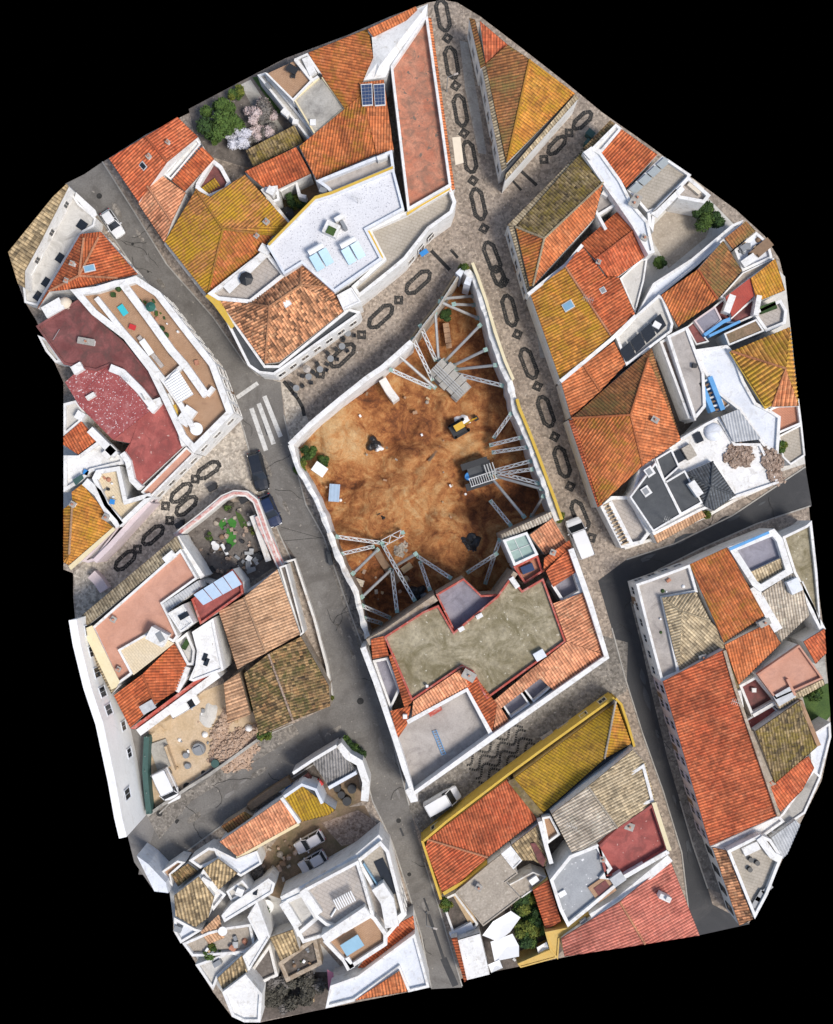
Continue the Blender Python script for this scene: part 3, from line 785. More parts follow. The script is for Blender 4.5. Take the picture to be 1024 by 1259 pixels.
for a, b, w in (((636, 206), (660, 228), .4), ((630, 222), (641, 234), .3), ((530, 308), (553, 332), .45), ((554, 307), (563, 317), .35), ((262, 566), (272, 574), .3)): stripe('paving_bar', a, b, w, .013, 'basalt')
m_ = MB(); pl_ = [P(*x) + Vector((0, 0, 0)) for x in pts("349,469 358,480 366,490 372,501 374,511")]
for a, b in zip(pl_, pl_[1:]): m_.box((a + b) / 2 + Vector((0, 0, .004)), ((b - a).length + .1, .45, .02), math.atan2((b - a).y, (b - a).x))
tag(m_.build('paving_bar', 'basalt'), kind='structure')
# wave pattern in the alley
def waves():
    m = MB(); d = Vector((.82, .57, 0)); n = Vector((-d.y, d.x, 0))
    o = P(612, 922)
    for k in range(-4, 5):
        for seg in range(44):
            t0, t1 = seg / 44 * 8.4 - 4.2, (seg + .6) / 44 * 8.4 - 4.2
            f = lambda t: o + d * t + n * (k * 1.0 + .55 * math.sin(t * 2.3 + (k % 2) * .9))
            a, b = f(t0), f(t1)
            if abs(k * .95) > 2.6 and (k + seg) % 3 == 0: continue
            if abs((o + n * k * .95 - o).length) > 2.9: continue
            m.box((a + b) / 2 + Vector((0, 0, .026 + .003 * (k % 2))), ((b - a).length * 1.25, .30, .012), math.atan2((b - a).y, (b - a).x))
    tag(m.build('paving_wave', 'basalt'), kind='structure')
waves()

# courtyard grounds behind the houses
sheet('garden_soil', "232,134 300,98 352,72 392,160 360,210 300,205 250,190 240,170", .006, 'soil_grey')
sheet('garden_path', "296,104 308,98 348,158 356,175 336,182", .010, 'concrete_pale')
sheet('garden_grass', "310,95 320,94 348,136 342,140", .011, 'turf')
sheet('courtyard_north', "300,205 390,216 400,250 350,290 320,260", .006, 'earth')
sheet('courtyard_east', "715,215 840,212 965,340 980,480 990,570 900,600 800,600 760,480 740,380 740,280", .006, 'patio_white')
sheet('courtyard_east_stone', "796,285 834,245 866,250 880,262 868,292 822,330", .010, 'concrete_stone')
sheet('courtyard_southeast', "785,712 990,640 1018,840 1020,905 985,1000 940,1100 915,1110 880,1040 830,860", .005, 'concrete_pale')
sheet('garden_lot', "985,850 1018,840 1021,880 1000,905", .010, 'turf')
sheet('courtyard_south', "545,1105 600,1070 700,1010 720,1140 680,1180 580,1200", .006, 'soil_dark')
sheet('building_yard', "183,905 214,880 250,850 300,830 320,905 260,955 190,1003", .006, 'sand')
sheet('front_yard', "220,662 276,616 305,618 322,650 340,695 300,722 246,715", .006, 'soil_grey')
sheet('yard_grass', "266,642 275,638 282,650 290,655 290,668 284,674 279,668 276,655", .012, 'artificial_turf')
sheet('yard_grass', "279,640 286,636 291,642 289,649 283,648", .012, 'artificial_turf')
sheet('yard_grass', "289,628 296,632 304,644 303,652 296,648 292,638", .012, 'turf')
sheet('parking_dirt', "318,1060 366,1000 448,990 470,1032 420,1058 345,1105 300,1090", .006, 'earth')
sheet('parking_sand', "395,1012 440,996 462,1010 466,1032 420,1040", .010, 'rubble_brown')
sheet('yard_southwest', "205,1070 290,1035 345,1105 420,1190 400,1240 300,1257 214,1140", .005, 'patio_white')
sheet('scrubland', "318,1205 345,1195 405,1195 402,1240 318,1256", .011, 'soil_dark')
sheet('courtyard_west', "78,540 160,560 180,610 100,690 78,690", .006, 'patio_white')
sheet('moss_strip', "838,425 852,520 830,545 815,500 806,440", .012, 'soil_dark')
sheet('kitchen_yard', "255,745 270,752 296,820 276,840 262,790", .010, 'soil_dark')

# kerbs, patches and cracks in the asphalt
def kerb(line, w=.16, h=.1):
    o = strip(pts(line), w, 0, h, 0).build('kerb', 'kerb'); tag(o, kind='structure')
for l in ("118,262 160,322 200,385 240,440 268,478 289,500", "289,500 300,530 312,575 326,612 345,660 372,718 390,765", "126,199 166,262 205,325 262,390 300,445 318,462", "349,510 360,560 376,620 398,660 424,735 446,795 470,862 490,940 503,990", "441,920 458,985 482,1035 500,1090 518,1150 530,1214", "522,1060 541,1120 568,1212", "418,917 385,940 335,972 290,1002 222,1052", "360,890 318,908 280,930 235,962 196,1000", "770,688 830,668 900,634 990,574", "782,718 810,700 862,674 930,644 996,622", "752,772 768,832 790,902 815,972 838,1048 850,1150", "836,985 852,1040 870,1092"): kerb(l)
rp = random.Random(5)
AS = [("street", (140, 250), (230, 390), 26), ("street", (300, 520), (360, 640), 10), ("street", (400, 740), (455, 860), 26), ("street", (470, 900), (540, 1180), 26), ("side", (410, 895), (215, 1020), 22), ("dark", (790, 690), (960, 605), 14), ("dark", (765, 740), (850, 1060), 14)]
k_ = 0
for nm, a, b, wd in AS:
    for i in range(7):
        t_ = rp.random(); u = a[0] + (b[0] - a[0]) * t_ + rp.uniform(-wd, wd) * .35; v = a[1] + (b[1] - a[1]) * t_ + rp.uniform(-wd, wd) * .15
        n_ = rp.randint(5, 8); r_ = rp.uniform(4, 11); ang = math.atan2(b[1] - a[1], b[0] - a[0]); k_ += 1
        po = []
        for j in range(n_):
            q = 2 * math.pi * j / n_; x, y = r_ * math.cos(q) * rp.uniform(.8, 1.6), r_ * .42 * math.sin(q) * rp.uniform(.6, 1.1)
            po.append((u + x * math.cos(ang) - y * math.sin(ang), v + x * math.sin(ang) + y * math.cos(ang)))
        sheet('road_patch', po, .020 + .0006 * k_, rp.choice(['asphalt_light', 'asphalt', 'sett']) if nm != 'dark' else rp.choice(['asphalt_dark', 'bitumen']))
    m = MB()
    for i in range(5):
        t_ = rp.random(); c = Vector((a[0] + (b[0] - a[0]) * t_ + rp.uniform(-wd, wd) * .4, a[1] + (b[1] - a[1]) * t_)); dr = rp.uniform(0, 6.28)
        for j in range(rp.randint(6, 14)):
            dr += rp.uniform(-.5, .5); e = c + Vector((math.cos(dr), math.sin(dr))) * rp.uniform(2, 5)
            A_, B_ = P(c.x, c.y), P(e.x, e.y); m.box((A_ + B_) / 2 + Vector((0, 0, .052)), ((B_ - A_).length, rp.uniform(.03, .07), .004), math.atan2((B_ - A_).y, (B_ - A_).x)); c = e
    tag(m.build('road_crack', 'basalt'), kind='structure')
# ------------------------------------------------------------------ north block
t = house('tiled_house', 'bright red tiled house at the top left corner beside the asphalt street', 'A 134,195,5.5 F 170,248,5.5 E 205,199,7 B 179,168,7 C 218,144,5.5 D 243,168,5.5', 'AFEB BEDC', 'tile_brightred', ridge='BE')
facade(t, (134, 195), (170, 248), 5.5, 4, (2.8,), .9, 1.4)
chimney(t, 184, 194, 6.6, 50, .4, .4, .5); skylight(t, 176, 204, 6.3, 50, .7, .5, (20, 0), 'glass_dark'); chimney(t, 207, 176, 6.7, 40, .3, .3, .4, 'stucco_old')
t = house('tiled_house', 'pale orange tiled house below the bright red one on the asphalt street', 'A 170,250,5 B 181,229,6 C 211,272,6 D 202,298,5 E 198,215,5 F 228,237,5', 'ADCB BCFE', 'tile_salmon', ridge='BC', wall='stucco_old')
t = house('tiled_annex', 'narrow red monopitch annex between white wall and small terrace', 'A 246,178,5 B 263,195,4.6 C 227,235,4.6 D 210,221,5', 'ADCB', 'tile_red', cat='annex')
t = terrace('roof_terrace', 'thin white roof strip with a grey gutter beside the red annex', '240,168 247,177 210,221 201,214', 4.6, cat='annex', floor='stucco', par=.5, pw=.2)
poly_box(t, 'gutter', '247,175 249,179 211,222 208,218', 4.8, 5.0, 'bitumen')
t = terrace('roof_terrace', 'small brown floored terrace with thick white parapets above the garden', '260,194 273,204 284,224 279,234 256,244 240,231 241,225', 3.6, cat='annex', floor='maroon', par=.8, pw=.45)
t = house('lean_to', 'small yellow lichen lean-to roof beside the mustard house', 'A 246,232,3.9 B 264,219,3.9 C 274,233,3.4 D 257,245,3.4', 'ADCB', 'tile_yellow', cat='annex', wall='stucco_old')
t = house('tiled_house', 'large house with a mustard yellow lichen covered roof of several slopes', 'W 203,297,5 N 241,233,6.3 K 258,242,6.0 T 301,215,5.2 R 357,277,4.8 Q 335,289,5.4 M 321,307,5 B 255,363,4.8 X 274,282,7', 'WBXN NXRTK XQR XBMQ', 'tile_mustard', ridge='NX XB XQR', mats=['tile_mustard', 'tile_mustard', 'tile_mustard', 'tile_orange_lichen'], wall='stucco_old')
chimney(t, 328, 274, 5.4, 40, .5, .5, .5, 'stucco_old'); chimney(t, 316, 291, 5.6, 40, .4, .4, .4, 'masonry')
facade(t, (203, 297), (255, 363), 4.9, 4, (2.6,), .9, 1.4)
freewall('garden_wall', 'low mossy wall between the street and the mustard house', '203,299 255,366', .4, 0, 1.0, 'stucco_old')
t = house('garden_shed', 'lichen speckled shed roof at the edge of the garden', 'A 302,185,3.2 B 362,154,3.2 C 372,175,2.7 D 312,206,2.7', 'ADCB', 'tile_olive', cat='shed', wall='stucco_old', mats=['tile_olive'])
t = terrace('garden_house', 'narrow white flat building along the garden path', '316,92 326,89 386,162 390,172 380,172', 3.0, cat='annex', floor='patio_white', par=.5, pw=.25)
part_box(t, 'water_tank', 352, 141, 3.0, 1.0, .7, .8, 40); part_box(t, 'ac_unit', 330, 108, 3.0, .8, .5, .6, 50, 'grey_plastic'); part_box(t, 'water_tank', 364, 152, 3.0, .7, .6, .7, 10)
t = terrace('roof_terrace', 'brown floored roof terrace holding dark furniture at the top edge of the photo', '325,89 362,72 384,99 360,124', 5.0, floor='floor_brown', par=.6, pw=.2, skip=(0,))
t = terrace('roof_terrace', 'small white roof yard with a stair beside the brown terrace', '362,72 378,65 396,92 384,100', 5.0, cat='annex', floor='patio_white', par=.5, pw=.25)
part_box(t, 'stair_box', 381, 84, 5.0, .9, 2.2, .7, -25)
t = terrace('flat_roof_house', 'flat concrete roof with black stains and a yellow kerb', '361,122 395,92 425,133 387,166', 5.0, floor='concrete_pale', par=.25, pw=.18, pmat='paint_cream')
facade(t, (361, 122), (387, 166), 5.2, 2, (2.6,), .9, 1.4); part_box(t, 'water_tank', 385, 152, 5.0, .7, .7, .5, 0); part_box(t, 'vent', 394, 95, 5.0, .4, .4, .6, 40, 'black_plastic')
t = house('tiled_house', 'long orange roof streaked with lichen beside the flat concrete roof', 'A 379,65,5.4 B 453,35,5.6 C 459,70,6.3 D 446,100,6.3 E 444,117,6.2 F 424,134,5.6 G 396,93,5.4', 'AGFEDCB', 'tile_orange_lichen', wall='stucco')
t = house('tiled_house', 'orange red roof with fine ribs under the two solar panels', 'A 368,180,5 B 389,221,4.6 C 462,189,4.9 D 449,130,6.2 E 444,117,6.3 F 424,134,5.7 G 386,165,5.3', 'ABCDEFG', 'tile_red', wall='stucco', mats=['tile_orange_lichen'])
t2 = house('tiled_house', 'narrow orange roof carrying the two blue solar panels', 'A 442,102,6.6 B 472,98,6.6 C 484,184,5.2 D 463,190,5.0', 'ADCB', 'tile_orange', wall='stucco')
for uu in (450.5, 466):
    m = MB(); a, b, c, d = P(uu - 7, 104, 6.85), P(uu + 7, 103, 6.85), P(uu + 8, 130, 6.4), P(uu - 5, 131, 6.4)
    q = Vector((0, 0, .1)); m.add([a, b, c, d, a + q, b + q, c + q, d + q], [(4, 7, 6, 5), (0, 1, 5, 4), (1, 2, 6, 5), (2, 3, 7, 6), (3, 0, 4, 7)])
    f = m.build('solar_panel', 'steel_white', t2)
    m = MB()
    for i in range(3):
        for j in range(6):
            k = lambda s, r: a.lerp(b, s).lerp(d.lerp(c, s), r) + Vector((0, 0, .12))
            s0, s1, r0, r1 = .05 + i * .3, .05 + i * .3 + .285, .04 + j * .153, .04 + j * .153 + .145
            m.add([k(s0, r0), k(s0, r1), k(s1, r1), k(s1, r0)], [(0, 1, 2, 3)])
    m.build('solar_cells', 'solar', f)
t = house('tiled_house', 'low red roof between the lichen shed and the plant filled courtyard', 'A 301,211,4.8 B 364,181,4.8 C 382,213,4.2 D 342,232,4.2 E 330,236,4.2', 'AEDCB', 'tile_red', wall='stucco')
t = terrace('white_annex', 'square white chimney block at the corner of the plant courtyard', '325,230 341,228 344,246 334,250 327,244', 3.9, cat='annex', floor='patio_white', par=.5, pw=.3)
part_box(t, 'chimney', 335, 239, 3.9, .9, .9, 1.6, 30)
freewall('courtyard_wall', 'white wall around the courtyard of potted plants', '344,234 364,224 368,240 376,242', .45, 0, 3.4, 'stucco')
freewall('courtyard_wall', 'thin old wall between mustard roof and plant courtyard', '322,232 358,278', .4, 0, 4.6, 'stucco_old')
# white pebble roof and the terraces round it
t = terrace('white_terrace_house', 'house with a large white pebbled roof terrace and yellow edged parapet', '328,302 387,244 408,238 484,207 497,257 451,282 470,318 411,359 371,324 349,338', 6.4, floor='pebble_white', par=.45, pw=.28, pmat='stucco_blue')
poly_box(t, 'parapet_band', '329,300 387,241 408,235 483,204 483,207 408,238.5 388,244.5 331,302', 6.9, 7.0, 'paint_yellow')
o = part_box(t, 'chimney', 408, 284, 6.4, 1.7, 1.5, 1.1, 25); part_box(t, 'planter', 407, 284, 7.5, 1.0, .9, .15, 25, 'turf')
part_box(t, 'stair_box', 418, 271, 6.4, 1.2, .5, 1.3, -30); part_box(t, 'stair_box', 423, 279, 6.4, .4, 1.1, 1.0, -30, 'grey_plastic')
for (cu, cv) in ((389, 309), (428, 301)):
    c = P(cu, cv, 6.4); dirv = Vector((.86, .5, 0)); nrm = Vector((.5, -.86, 0)); m = MB()
    m.bar(c - dirv * .95 + Vector((0, 0, 1.15)), c + dirv * .95 + Vector((0, 0, 1.15)), .34, 12)
    f = m.build('water_tank', 'white_plastic', t, smooth=False)
    m = MB()
    for s in (-.8, .8): m.bar(c + dirv * s, c + dirv * s + Vector((0, 0, 1)), .05); m.bar(c + dirv * s + nrm * 1.4, c + dirv * s + Vector((0, 0, .9)), .04)
    m.build('stand', 'steel', f)
    for s in (-.62, .62):
        m = MB(); a = c + dirv * s + nrm * .42
        q = [a - dirv * .52 + Vector((0, 0, .95)), a + dirv * .52 + Vector((0, 0, .95)), a + dirv * .52 + nrm * 1.75 + Vector((0, 0, .12)), a - dirv * .52 + nrm * 1.75 + Vector((0, 0, .12))]
        up = Vector((0, 0, .07)); m.add(q + [x + up for x in q], [(0, 1, 2, 3), (4, 7, 6, 5), (0, 4, 5, 1), (1, 5, 6, 2), (2, 6, 7, 3), (3, 7, 4, 0)])
        m.build('solar_panel', 'solar_light', t)
t = terrace('roof_terrace', 'long narrow grey terrace strip above the white pebbled roof', '388,222 482,184 485,206 408,239 402,232', 5.6, cat='roof terrace', floor='floor_grey', par=.9, pw=.35, pmat='stucco_blue')
part_box(t, 'ac_unit', 398, 236, 5.6, .9, .6, .7, 20, 'grey_plastic'); part_box(t, 'stair_box', 470, 197, 5.6, 1.2, .5, 1.2, -20)
t = terrace('roof_terrace', 'beige street corner terrace with white parapet and yellow coping', '451,281 499,260 554,229 561,248 556,262 528,282 499,319 480,335 441,366 432,352 470,318', 4.8, cat='roof terrace', floor='floor_beige', par=1.0, pw=.4)
poly_box(t, 'parapet_band', '500,261 554,228 553,233 520,252 500,265', 5.75, 5.9, 'paint_yellow'); poly_box(t, 'parapet_band', '450,283 453,281 471,316 469,319', 5.75, 5.88, 'paint_yellow')
facade(t, (499, 319), (561, 248), 5.8, 5, (2.6,), .9, 1.6, door=(.3, .7))
t = terrace('terracotta_terrace', 'long terracotta roof terrace with dark stains beside the patterned street', '521,21 526,20 555,228 501,259 480,81', 5.6, cat='roof terrace', floor='floor_terracotta_old', par=.9, pw=.3, pmat='stucco')
house_e, _ = roofparts(t, 'A 524,22,5.8 B 530,22,5.4 C 559,232,5.4 D 553,236,5.8', 'ABCD', 'tile_orange', wall='stucco')
facade(t, (530, 40), (558, 226), 5.4, 8, (2.6,), .9, 1.5, door=(.4, .83))
t = house('white_roof_house', 'white painted low gable roof at the top of the photo', 'A 457,46,6.2 B 512,11,6.2 C 526,5,6.6 D 466,82,6.8 E 480,82,6.2 F 475,95,6.2 G 447,99,6.2 H 459,70,6.2 I 524,22,6.4', 'AHDCB HGFED DEIC', 'stucco', wall='stucco', amp=0.0, per=2.0)
t = house('tiled_strip', 'thin orange tiled roof strip along the upper edge behind the white roof', 'A 452,36,6.6 B 511,8,6.6 C 513,12,6.4 D 500,25,6.4 E 459,45,6.4', 'AEDCB', 'tile_orange', wall='stucco')
# corner house
t = house('corner_house', 'corner house with a weathered orange hip roof above the zebra crossing', 'A 268,368,5.4 B 305,371,5.6 C 371,322,5.4 D 406,353,5.4 E 425,380,5.4 F 343,445,5.4 G 326,447,5.4 X 369,351,7.2 Y 331,377,7.2 Z 306,373,5.7', 'AGYZB ZYXC CXD XEFGY XDE', 'tile_weathered', ridge='YX YG XC XD ZY')
skylight(t, 352, 372, 6.9, -35, .7, .8, (0, 0), 'white_plastic')
terraceparts(t, '263,366 268,366 326,449 342,449 428,379 443,383 440,388 350,452 337,461 318,459 305,450', 4.9, floor='bitumen', par=.35, pw=.3, fname='gutter')
for a, b, n in (((305, 450), (263, 366), 4), ((440, 388), (350, 452), 6), ((350, 452), (337, 461), 1)): facade(t, a, b, 5.2, n, (2.9,), .9, 1.6)
poly_box(t, 'parapet_band', '252,364 262,357 268,364 288,401 284,404 262,374', 5.25, 5.4, 'paint_yellow')
t = terrace('roof_terrace', 'grey floored terrace with a black umbrella behind a broad white parapet', '255,361 322,309 330,311 352,338 308,373 268,369', 4.9, cat='roof terrace', floor='floor_slab', par=.8, pw=.45)
part_box(t, 'parapet_corner', 327, 309, 5, 1.3, 1.0, 1.0, 30); poly_box(t, 'parapet_cap', '274,352 320,310 328,316 282,361', 5.65, 5.78, 'stucco')
t = terrace('white_annex', 'plain white cube at the corner between tiled roof and beige terrace', '414,363 432,353 444,371 422,381', 6.2, cat='annex', floor='stucco', par=0.12, pw=.2)
t = house('awning', 'cream fabric awning over the door on the patterned street', 'A 556,169,3.4 B 566,168,2.9 C 570,200,2.9 D 560,203,3.4', 'ABCD', 'cream_cloth', wall=None, amp=0.0, per=2, cat='awning')
for q in kids(t): pass
# ------------------------------------------------------------------ far left block
t = house('lichen_house', 'far left house with a weathered brown lichen roof and white two storey front', 'A 10,310,5.4 B 65,242,5.4 C 82,226,5.6 D 84,229,5.4 E 48,300,5.2 F 30,333,5.2 G 30,354,5.2 I 22,349,5.3', 'AIGFEDCB', 'tile_straw')
facade(t, (84, 229), (30, 333), 5.3, 3, (3.6,), .7, 1.1)
t = terrace('white_annex', 'low white wing with dark openings in front of the lichen house', '83,228 97,250 118,268 116,278 103,285 98,290 46,376 30,372 28,352 48,318', 2.6, cat='annex', floor='patio_white', par=.4, pw=.25)
for a, b in ((101, 277), (75, 318), (58, 348), (48, 365)): part_box(t, 'roof_light', a, b, 2.62, 1.1, 1.1, .12, 35, 'glass_dark')
poly_box(t, 'ledge', '93,236 117,258 119,264 114,268 92,243', 3.0, 3.2, 'stucco')
t = house('tiled_house', 'red hip roof with a blue skylight beside the white terrace house', 'A 99,288,5.6 B 124,285,5.6 C 169,337,5.4 D 145,342,5.8 E 92,355,5.8 F 60,358,5.6 G 46,379,5.4 K 103,293,6.1 L 121,292,6.1 X 97,339,7.2', 'AGFXK AKLB KXL BLXDC XED XFE', 'tile_red', ridge='KX LX XD XF', ridgemat='tile_salmon')
skylight(t, 110, 330, 7.1, -15, 1.1, .6, (0, 10)); chimney(t, 90, 325, 6.9, 20, .4, .4, .5); chimney(t, 83, 346, 6.2, 20, .4, .4, .5)
facade(t, (124, 285), (169, 337), 5.5, 3, (2.8,), .9, 1.4)
t = terrace('white_terrace_house', 'long white house with brown floored roof terraces along the asphalt street', '86,356 118,352 141,345 154,343 167,339 196,358 229,401 264,446 287,508 238,557 221,538 203,499 182,456 152,417 113,387', 6.0, floor='floor_brown', par=.9, pw=.75)
m = strip(pts('150,348 180,388 210,430 226,448 253,486'), .9, 5.9, 7.0); m.build('dividing_wall', 'stucco', t)
m = strip(pts('226,448 203,468'), .5, 5.9, 6.8); m.build('dividing_wall', 'stucco', t)
m = strip(pts('118,366 150,406 180,440 203,470 222,498 238,528'), .6, 5.9, 7.0); m.build('dividing_wall', 'stucco', t)
m = strip(pts('254,486 262,476'), .5, 5.9, 6.8); m.build('dividing_wall', 'stucco', t)
facade(t, (196, 358), (229, 401), 6.9, 3, (2.0, 4.9), .9, 1.3); facade(t, (229, 401), (264, 446), 6.9, 3, (2.0, 4.9), .9, 1.3); facade(t, (264, 446), (287, 508), 6.9, 4, (2.0, 4.9), .9, 1.3, door=(.5,))
facade(t, (287, 508), (238, 557), 6.9, 3, (4.6,), .9, 1.3)
v, f, uv = corrugate([[P(218, 453, 7.0), P(202.5, 470, 7.2), P(220, 496, 7.2), P(238, 485, 7.0)]], .3, .05); mk('pergola_roof', v, f, 'white_sheet', t, uv)
part_box(t, 'stair_box', 231, 512, 6, 1.4, 2.2, .9, 35); part_box(t, 'planter', 140, 363, 6, .5, .5, .5, 0, 'leaf_dark'); part_box(t, 'bench', 186, 433, 6, 4.5, .5, .5, 52, 'floor_slab')
poly_box(t, 'mosaic_panel', '107,358 122,349 127,353 112,362', 6.0, 6.05, 'solar_light')
part_box(t, 'chimney', 80, 373, 5.5, .5, .5, .5, 0)
for uu, vv in ((172, 372), (205, 413), (213, 436), (147, 356), (157, 348), (200, 405)): 
    m = MB(); c = P(uu, vv, 6.0); m.cyl(c, .22, .4, 10, .3); q = m.build('plant_pot', 'floor_terracotta', t); m = MB(); m.dome(c + Vector((0, 0, .4)), .38, .5, 9, 3); m.build('pot_plant', 'leaf_dark', q)
t = terrace('maroon_roof_house', 'large dark maroon flat roof behind the white terrace house', '44,401 96,368 130,402 152,420 182,457 200,486 190,492 150,456 135,449 118,456 78,448', 5.6, floor='maroon', par=.25, pw=.25, pmat='maroon')
chimney(t, 108, 421, 5.6, 10, 1.8, .6, .7); m = MB(); m.dome(P(80.6, 373, 5.6), .75, .8, 20, 6); m.build('dome', 'cream_cloth', t, smooth=True)
part_box(t, 'parapet_corner', 68, 380, 5.4, 2.4, 1.4, .9, -30); m = MB(); m.bar(P(65, 418, 6), P(73, 405, 6), .03); m.build('antenna', 'steel', t)
t = terrace('white_annex', 'pale white wall corner on the left border below the maroon roof', '46,412 60,418 76,445 68,446 56,432', 3.0, cat='annex', floor='patio_white', par=.5, pw=.3)
t = house('speckled_roof_house', 'red roof sprinkled with white specks in the left block', 'A 130,451,5.6 B 136,448,5.8 C 188,502,5.6 D 139,541,5.2 E 98,500,5.2 F 80,470,5.2 G 100,452,5.4', 'ABCDEFG', 'maroon_speck', amp=0.0, per=2.0)
part_box(t, 'chimney', 98, 454, 5.2, 1.3, 1.0, 1.0, -30); m = strip(pts('135,452 150,458 172,480 186,498'), .9, 5.2, 6.5); m.build('parapet', 'stucco', t)
part_box(t, 'antenna', 178, 489, 6, .8, .1, .8, 60, 'steel'); m = strip(pts('106,490 116,484'), .5, 5.2, 6.0); m.build('parapet', 'stucco_old', t)
t = house('maroon_roof_house', 'deep red sloping roof between the speckled roof and the terracotta ledge', 'A 190,498,5.5 B 206,483,5.5 C 226,548,5.3 D 172,598,4.9 E 150,560,5.0 F 160,545,5.0 G 139,541,5.2', 'AGFEDCB', 'red_flat', amp=0.0, per=2.0, mats=['red_flat'])
t.children if False else None
m = strip(pts('150,557 157,567 162,590 172,600'), .7, 4, 5.8); m.build('parapet', 'stucco', t); m = strip(pts('206,484 216,512 226,548'), .6, 5, 6.2); m.build('parapet', 'stucco', t)
poly_box(t, 'parapet_band', '212,498 216,497 222,518 219,520', 6.15, 6.25, 'paint_yellow')
m = strip(pts('184,505 194,495 192,490'), .9, 5, 6.3); m.build('parapet', 'stucco', t)
t = terrace('ledge_roof', 'long terracotta ledge with white edges above the patterned street on the left', '229,549 239,558 184,613 173,605', 4.6, cat='ledge', floor='floor_salmon', par=.3, pw=.22)
facade(t, (239, 558), (184, 613), 4.9, 4, (2.2,), .9, 1.4)
t = house('tiled_annex', 'small orange brown roof on the left border above the white yard', 'A 78,537,4.8 B 100,518,4.8 C 120,541,4.4 D 96,559,4.4 E 78,547,4.5', 'AEDCB', 'tile_red', cat='annex')
t = terrace('white_annex', 'white and grey strip of roof on the left border under the speckled roof', '78,496 94,492 104,506 100,518 78,536', 4.2, cat='annex', floor='patio_white', par=.5, pw=.3)
part_box(t, 'chimney', 101, 512, 4.2, 1.0, 1.0, 1.0, 30)
t = terrace('white_annex', 'white terrace with a small awning below the orange brown roof', '78,560 96,560 122,541 140,556 151,562 153,570 112,580 100,592 78,605', 4.2, cat='annex', floor='stucco', par=.5, pw=.4)
m = strip(pts('110,528 142,560'), .9, 3.5, 5.2); m.build('parapet', 'stucco', t); part_box(t, 'stair_box', 137, 556, 4.2, 1.6, 1.0, 1.0, -45, 'stucco_old')
poly_box(t, 'awning', '89,590 100,583 103,588 93,597', 5.0, 5.06, 'tarp_green'); part_box(t, 'sunbed', 107, 581, 4.2, .6, .6, .5, 20, 'blue_plastic')
t = terrace('cream_terrace_house', 'cream floored roof terrace with white walls in the left block', '113,588 118,578 147,573 156,614 184,606 187,611 148,648 144,640 128,622', 4.4, floor='floor_cream', par=.8, pw=.5)
m = strip(pts('104,592 120,606 133,628 147,646'), 1.0, 3.5, 5.2); m.build('dividing_wall', 'stucco', t)
facade(t, (148, 648), (187, 611), 5.2, 3, (2.6,), .8, 1.6, 'stucco_pink')
t = house('tiled_house', 'golden orange roof with a thin ridge on the left border', 'A 78,626,4.8 B 89,617,5.4 C 88,605,5.2 D 101,595,5.0 E 128,628,4.6 F 131,642,4.6 G 139,648,4.4 I 84,695,4.4 J 78,691,4.4 K 85,682,5.4', 'AJKB BKIGFEDC JIK', 'tile_orange', ridge='BK', mats=['tile_gold', 'tile_gold', 'tile_gold'], ridgemat='tile_peach')
chimney(t, 91, 620, 5.4, 30, .5, .5, .5); chimney(t, 132, 636, 5.0, 30, .6, .6, .6)
poly_box(t, 'cornice', '84,696 139,648 142,651 87,701', 4.3, 4.5, 'paint_cream')
t = terrace('white_annex', 'white walled passage with long dark slits facing the patterned street', '139,650 150,643 118,688 108,692 100,690', 3.6, cat='annex', floor='patio_white', par=.5, pw=.3, wall='stucco_pink')
freewall('street_wall', 'lavender white wall slanting along the patterned street on the left', '116,690 134,672 152,652 184,617', .6, 0, 4.4, 'stucco_pink')
freewall('street_wall', 'low pale grey wall stub at the left end of the patterned street', '112,706 120,714 128,726', 1.2, 0, 1.4, 'stucco_pink')
# ------------------------------------------------------------------ south west block
t = terrace('terrace_house', 'long salmon roof terrace with a yellow painted parapet on its short side', '112,772 222,675 243,711 200,742 208,758 219,782 213,790 190,776 148,800 163,828 144,842', 6.2, floor='floor_salmon', par=.6, pw=.25)
poly_box(t, 'parapet_band', '101,774 113,769 147,838 143,845 137,848', 6.85, 6.95, 'paint_cream')
roofparts(t, 'A 92,764,5.8 B 217,659,5.8 C 224,675,6.6 D 100,775,6.6', 'ADCB', 'tile_sand', wall='stucco')
roofparts(t, 'A 91,766,5.8 B 100,775,6.6 C 144,845,6.6 D 137,853,5.8', 'ADCB', 'tile_sand', wall='stucco')
facade(t, (91, 766), (137, 853), 5.8, 4, (2.0, 4.6), .9, 1.3)
chimney(t, 141, 761, 6.2, 30, .5, .5, .5, 'floor_terracotta'); chimney(t, 147, 822, 6.2, 30, .4, .4, .4, 'floor_terracotta')
poly_box(t, 'paving_panel', '147,800 183,775 214,791 164,830', 6.2, 6.55, 'floor_cream')
o = part_box(t, 'stair_box', 197, 781, 6.3, 2.2, 1.6, 1.7, -62 + 90); part_box(t, 'roof_light', 197, 783, 8.0, 1.1, .7, .1, 60, 'grey_plastic')
m = strip(pts('202,690 214,680'), .9, 6.1, 6.9); m.build('bench', 'stucco', t)
t = terrace('stair_tower', 'small white stair tower with dark window beside the maroon terrace', '206,754 225,743 238,766 222,778', 7.6, cat='stair tower', floor='stucco', par=.15, pw=.2)
part_box(t, 'roof_light', 226, 757, 7.62, .6, 1.2, .15, 60, 'glass_dark')
t = house('corrugated_canopy', 'narrow grey corrugated canopy between the salmon and maroon terraces', 'A 199,743,6.8 B 243,714,6.8 C 247,722,6.5 D 206,752,6.5', 'ADCB', 'zinc', cat='canopy', wall='stucco', amp=.06)
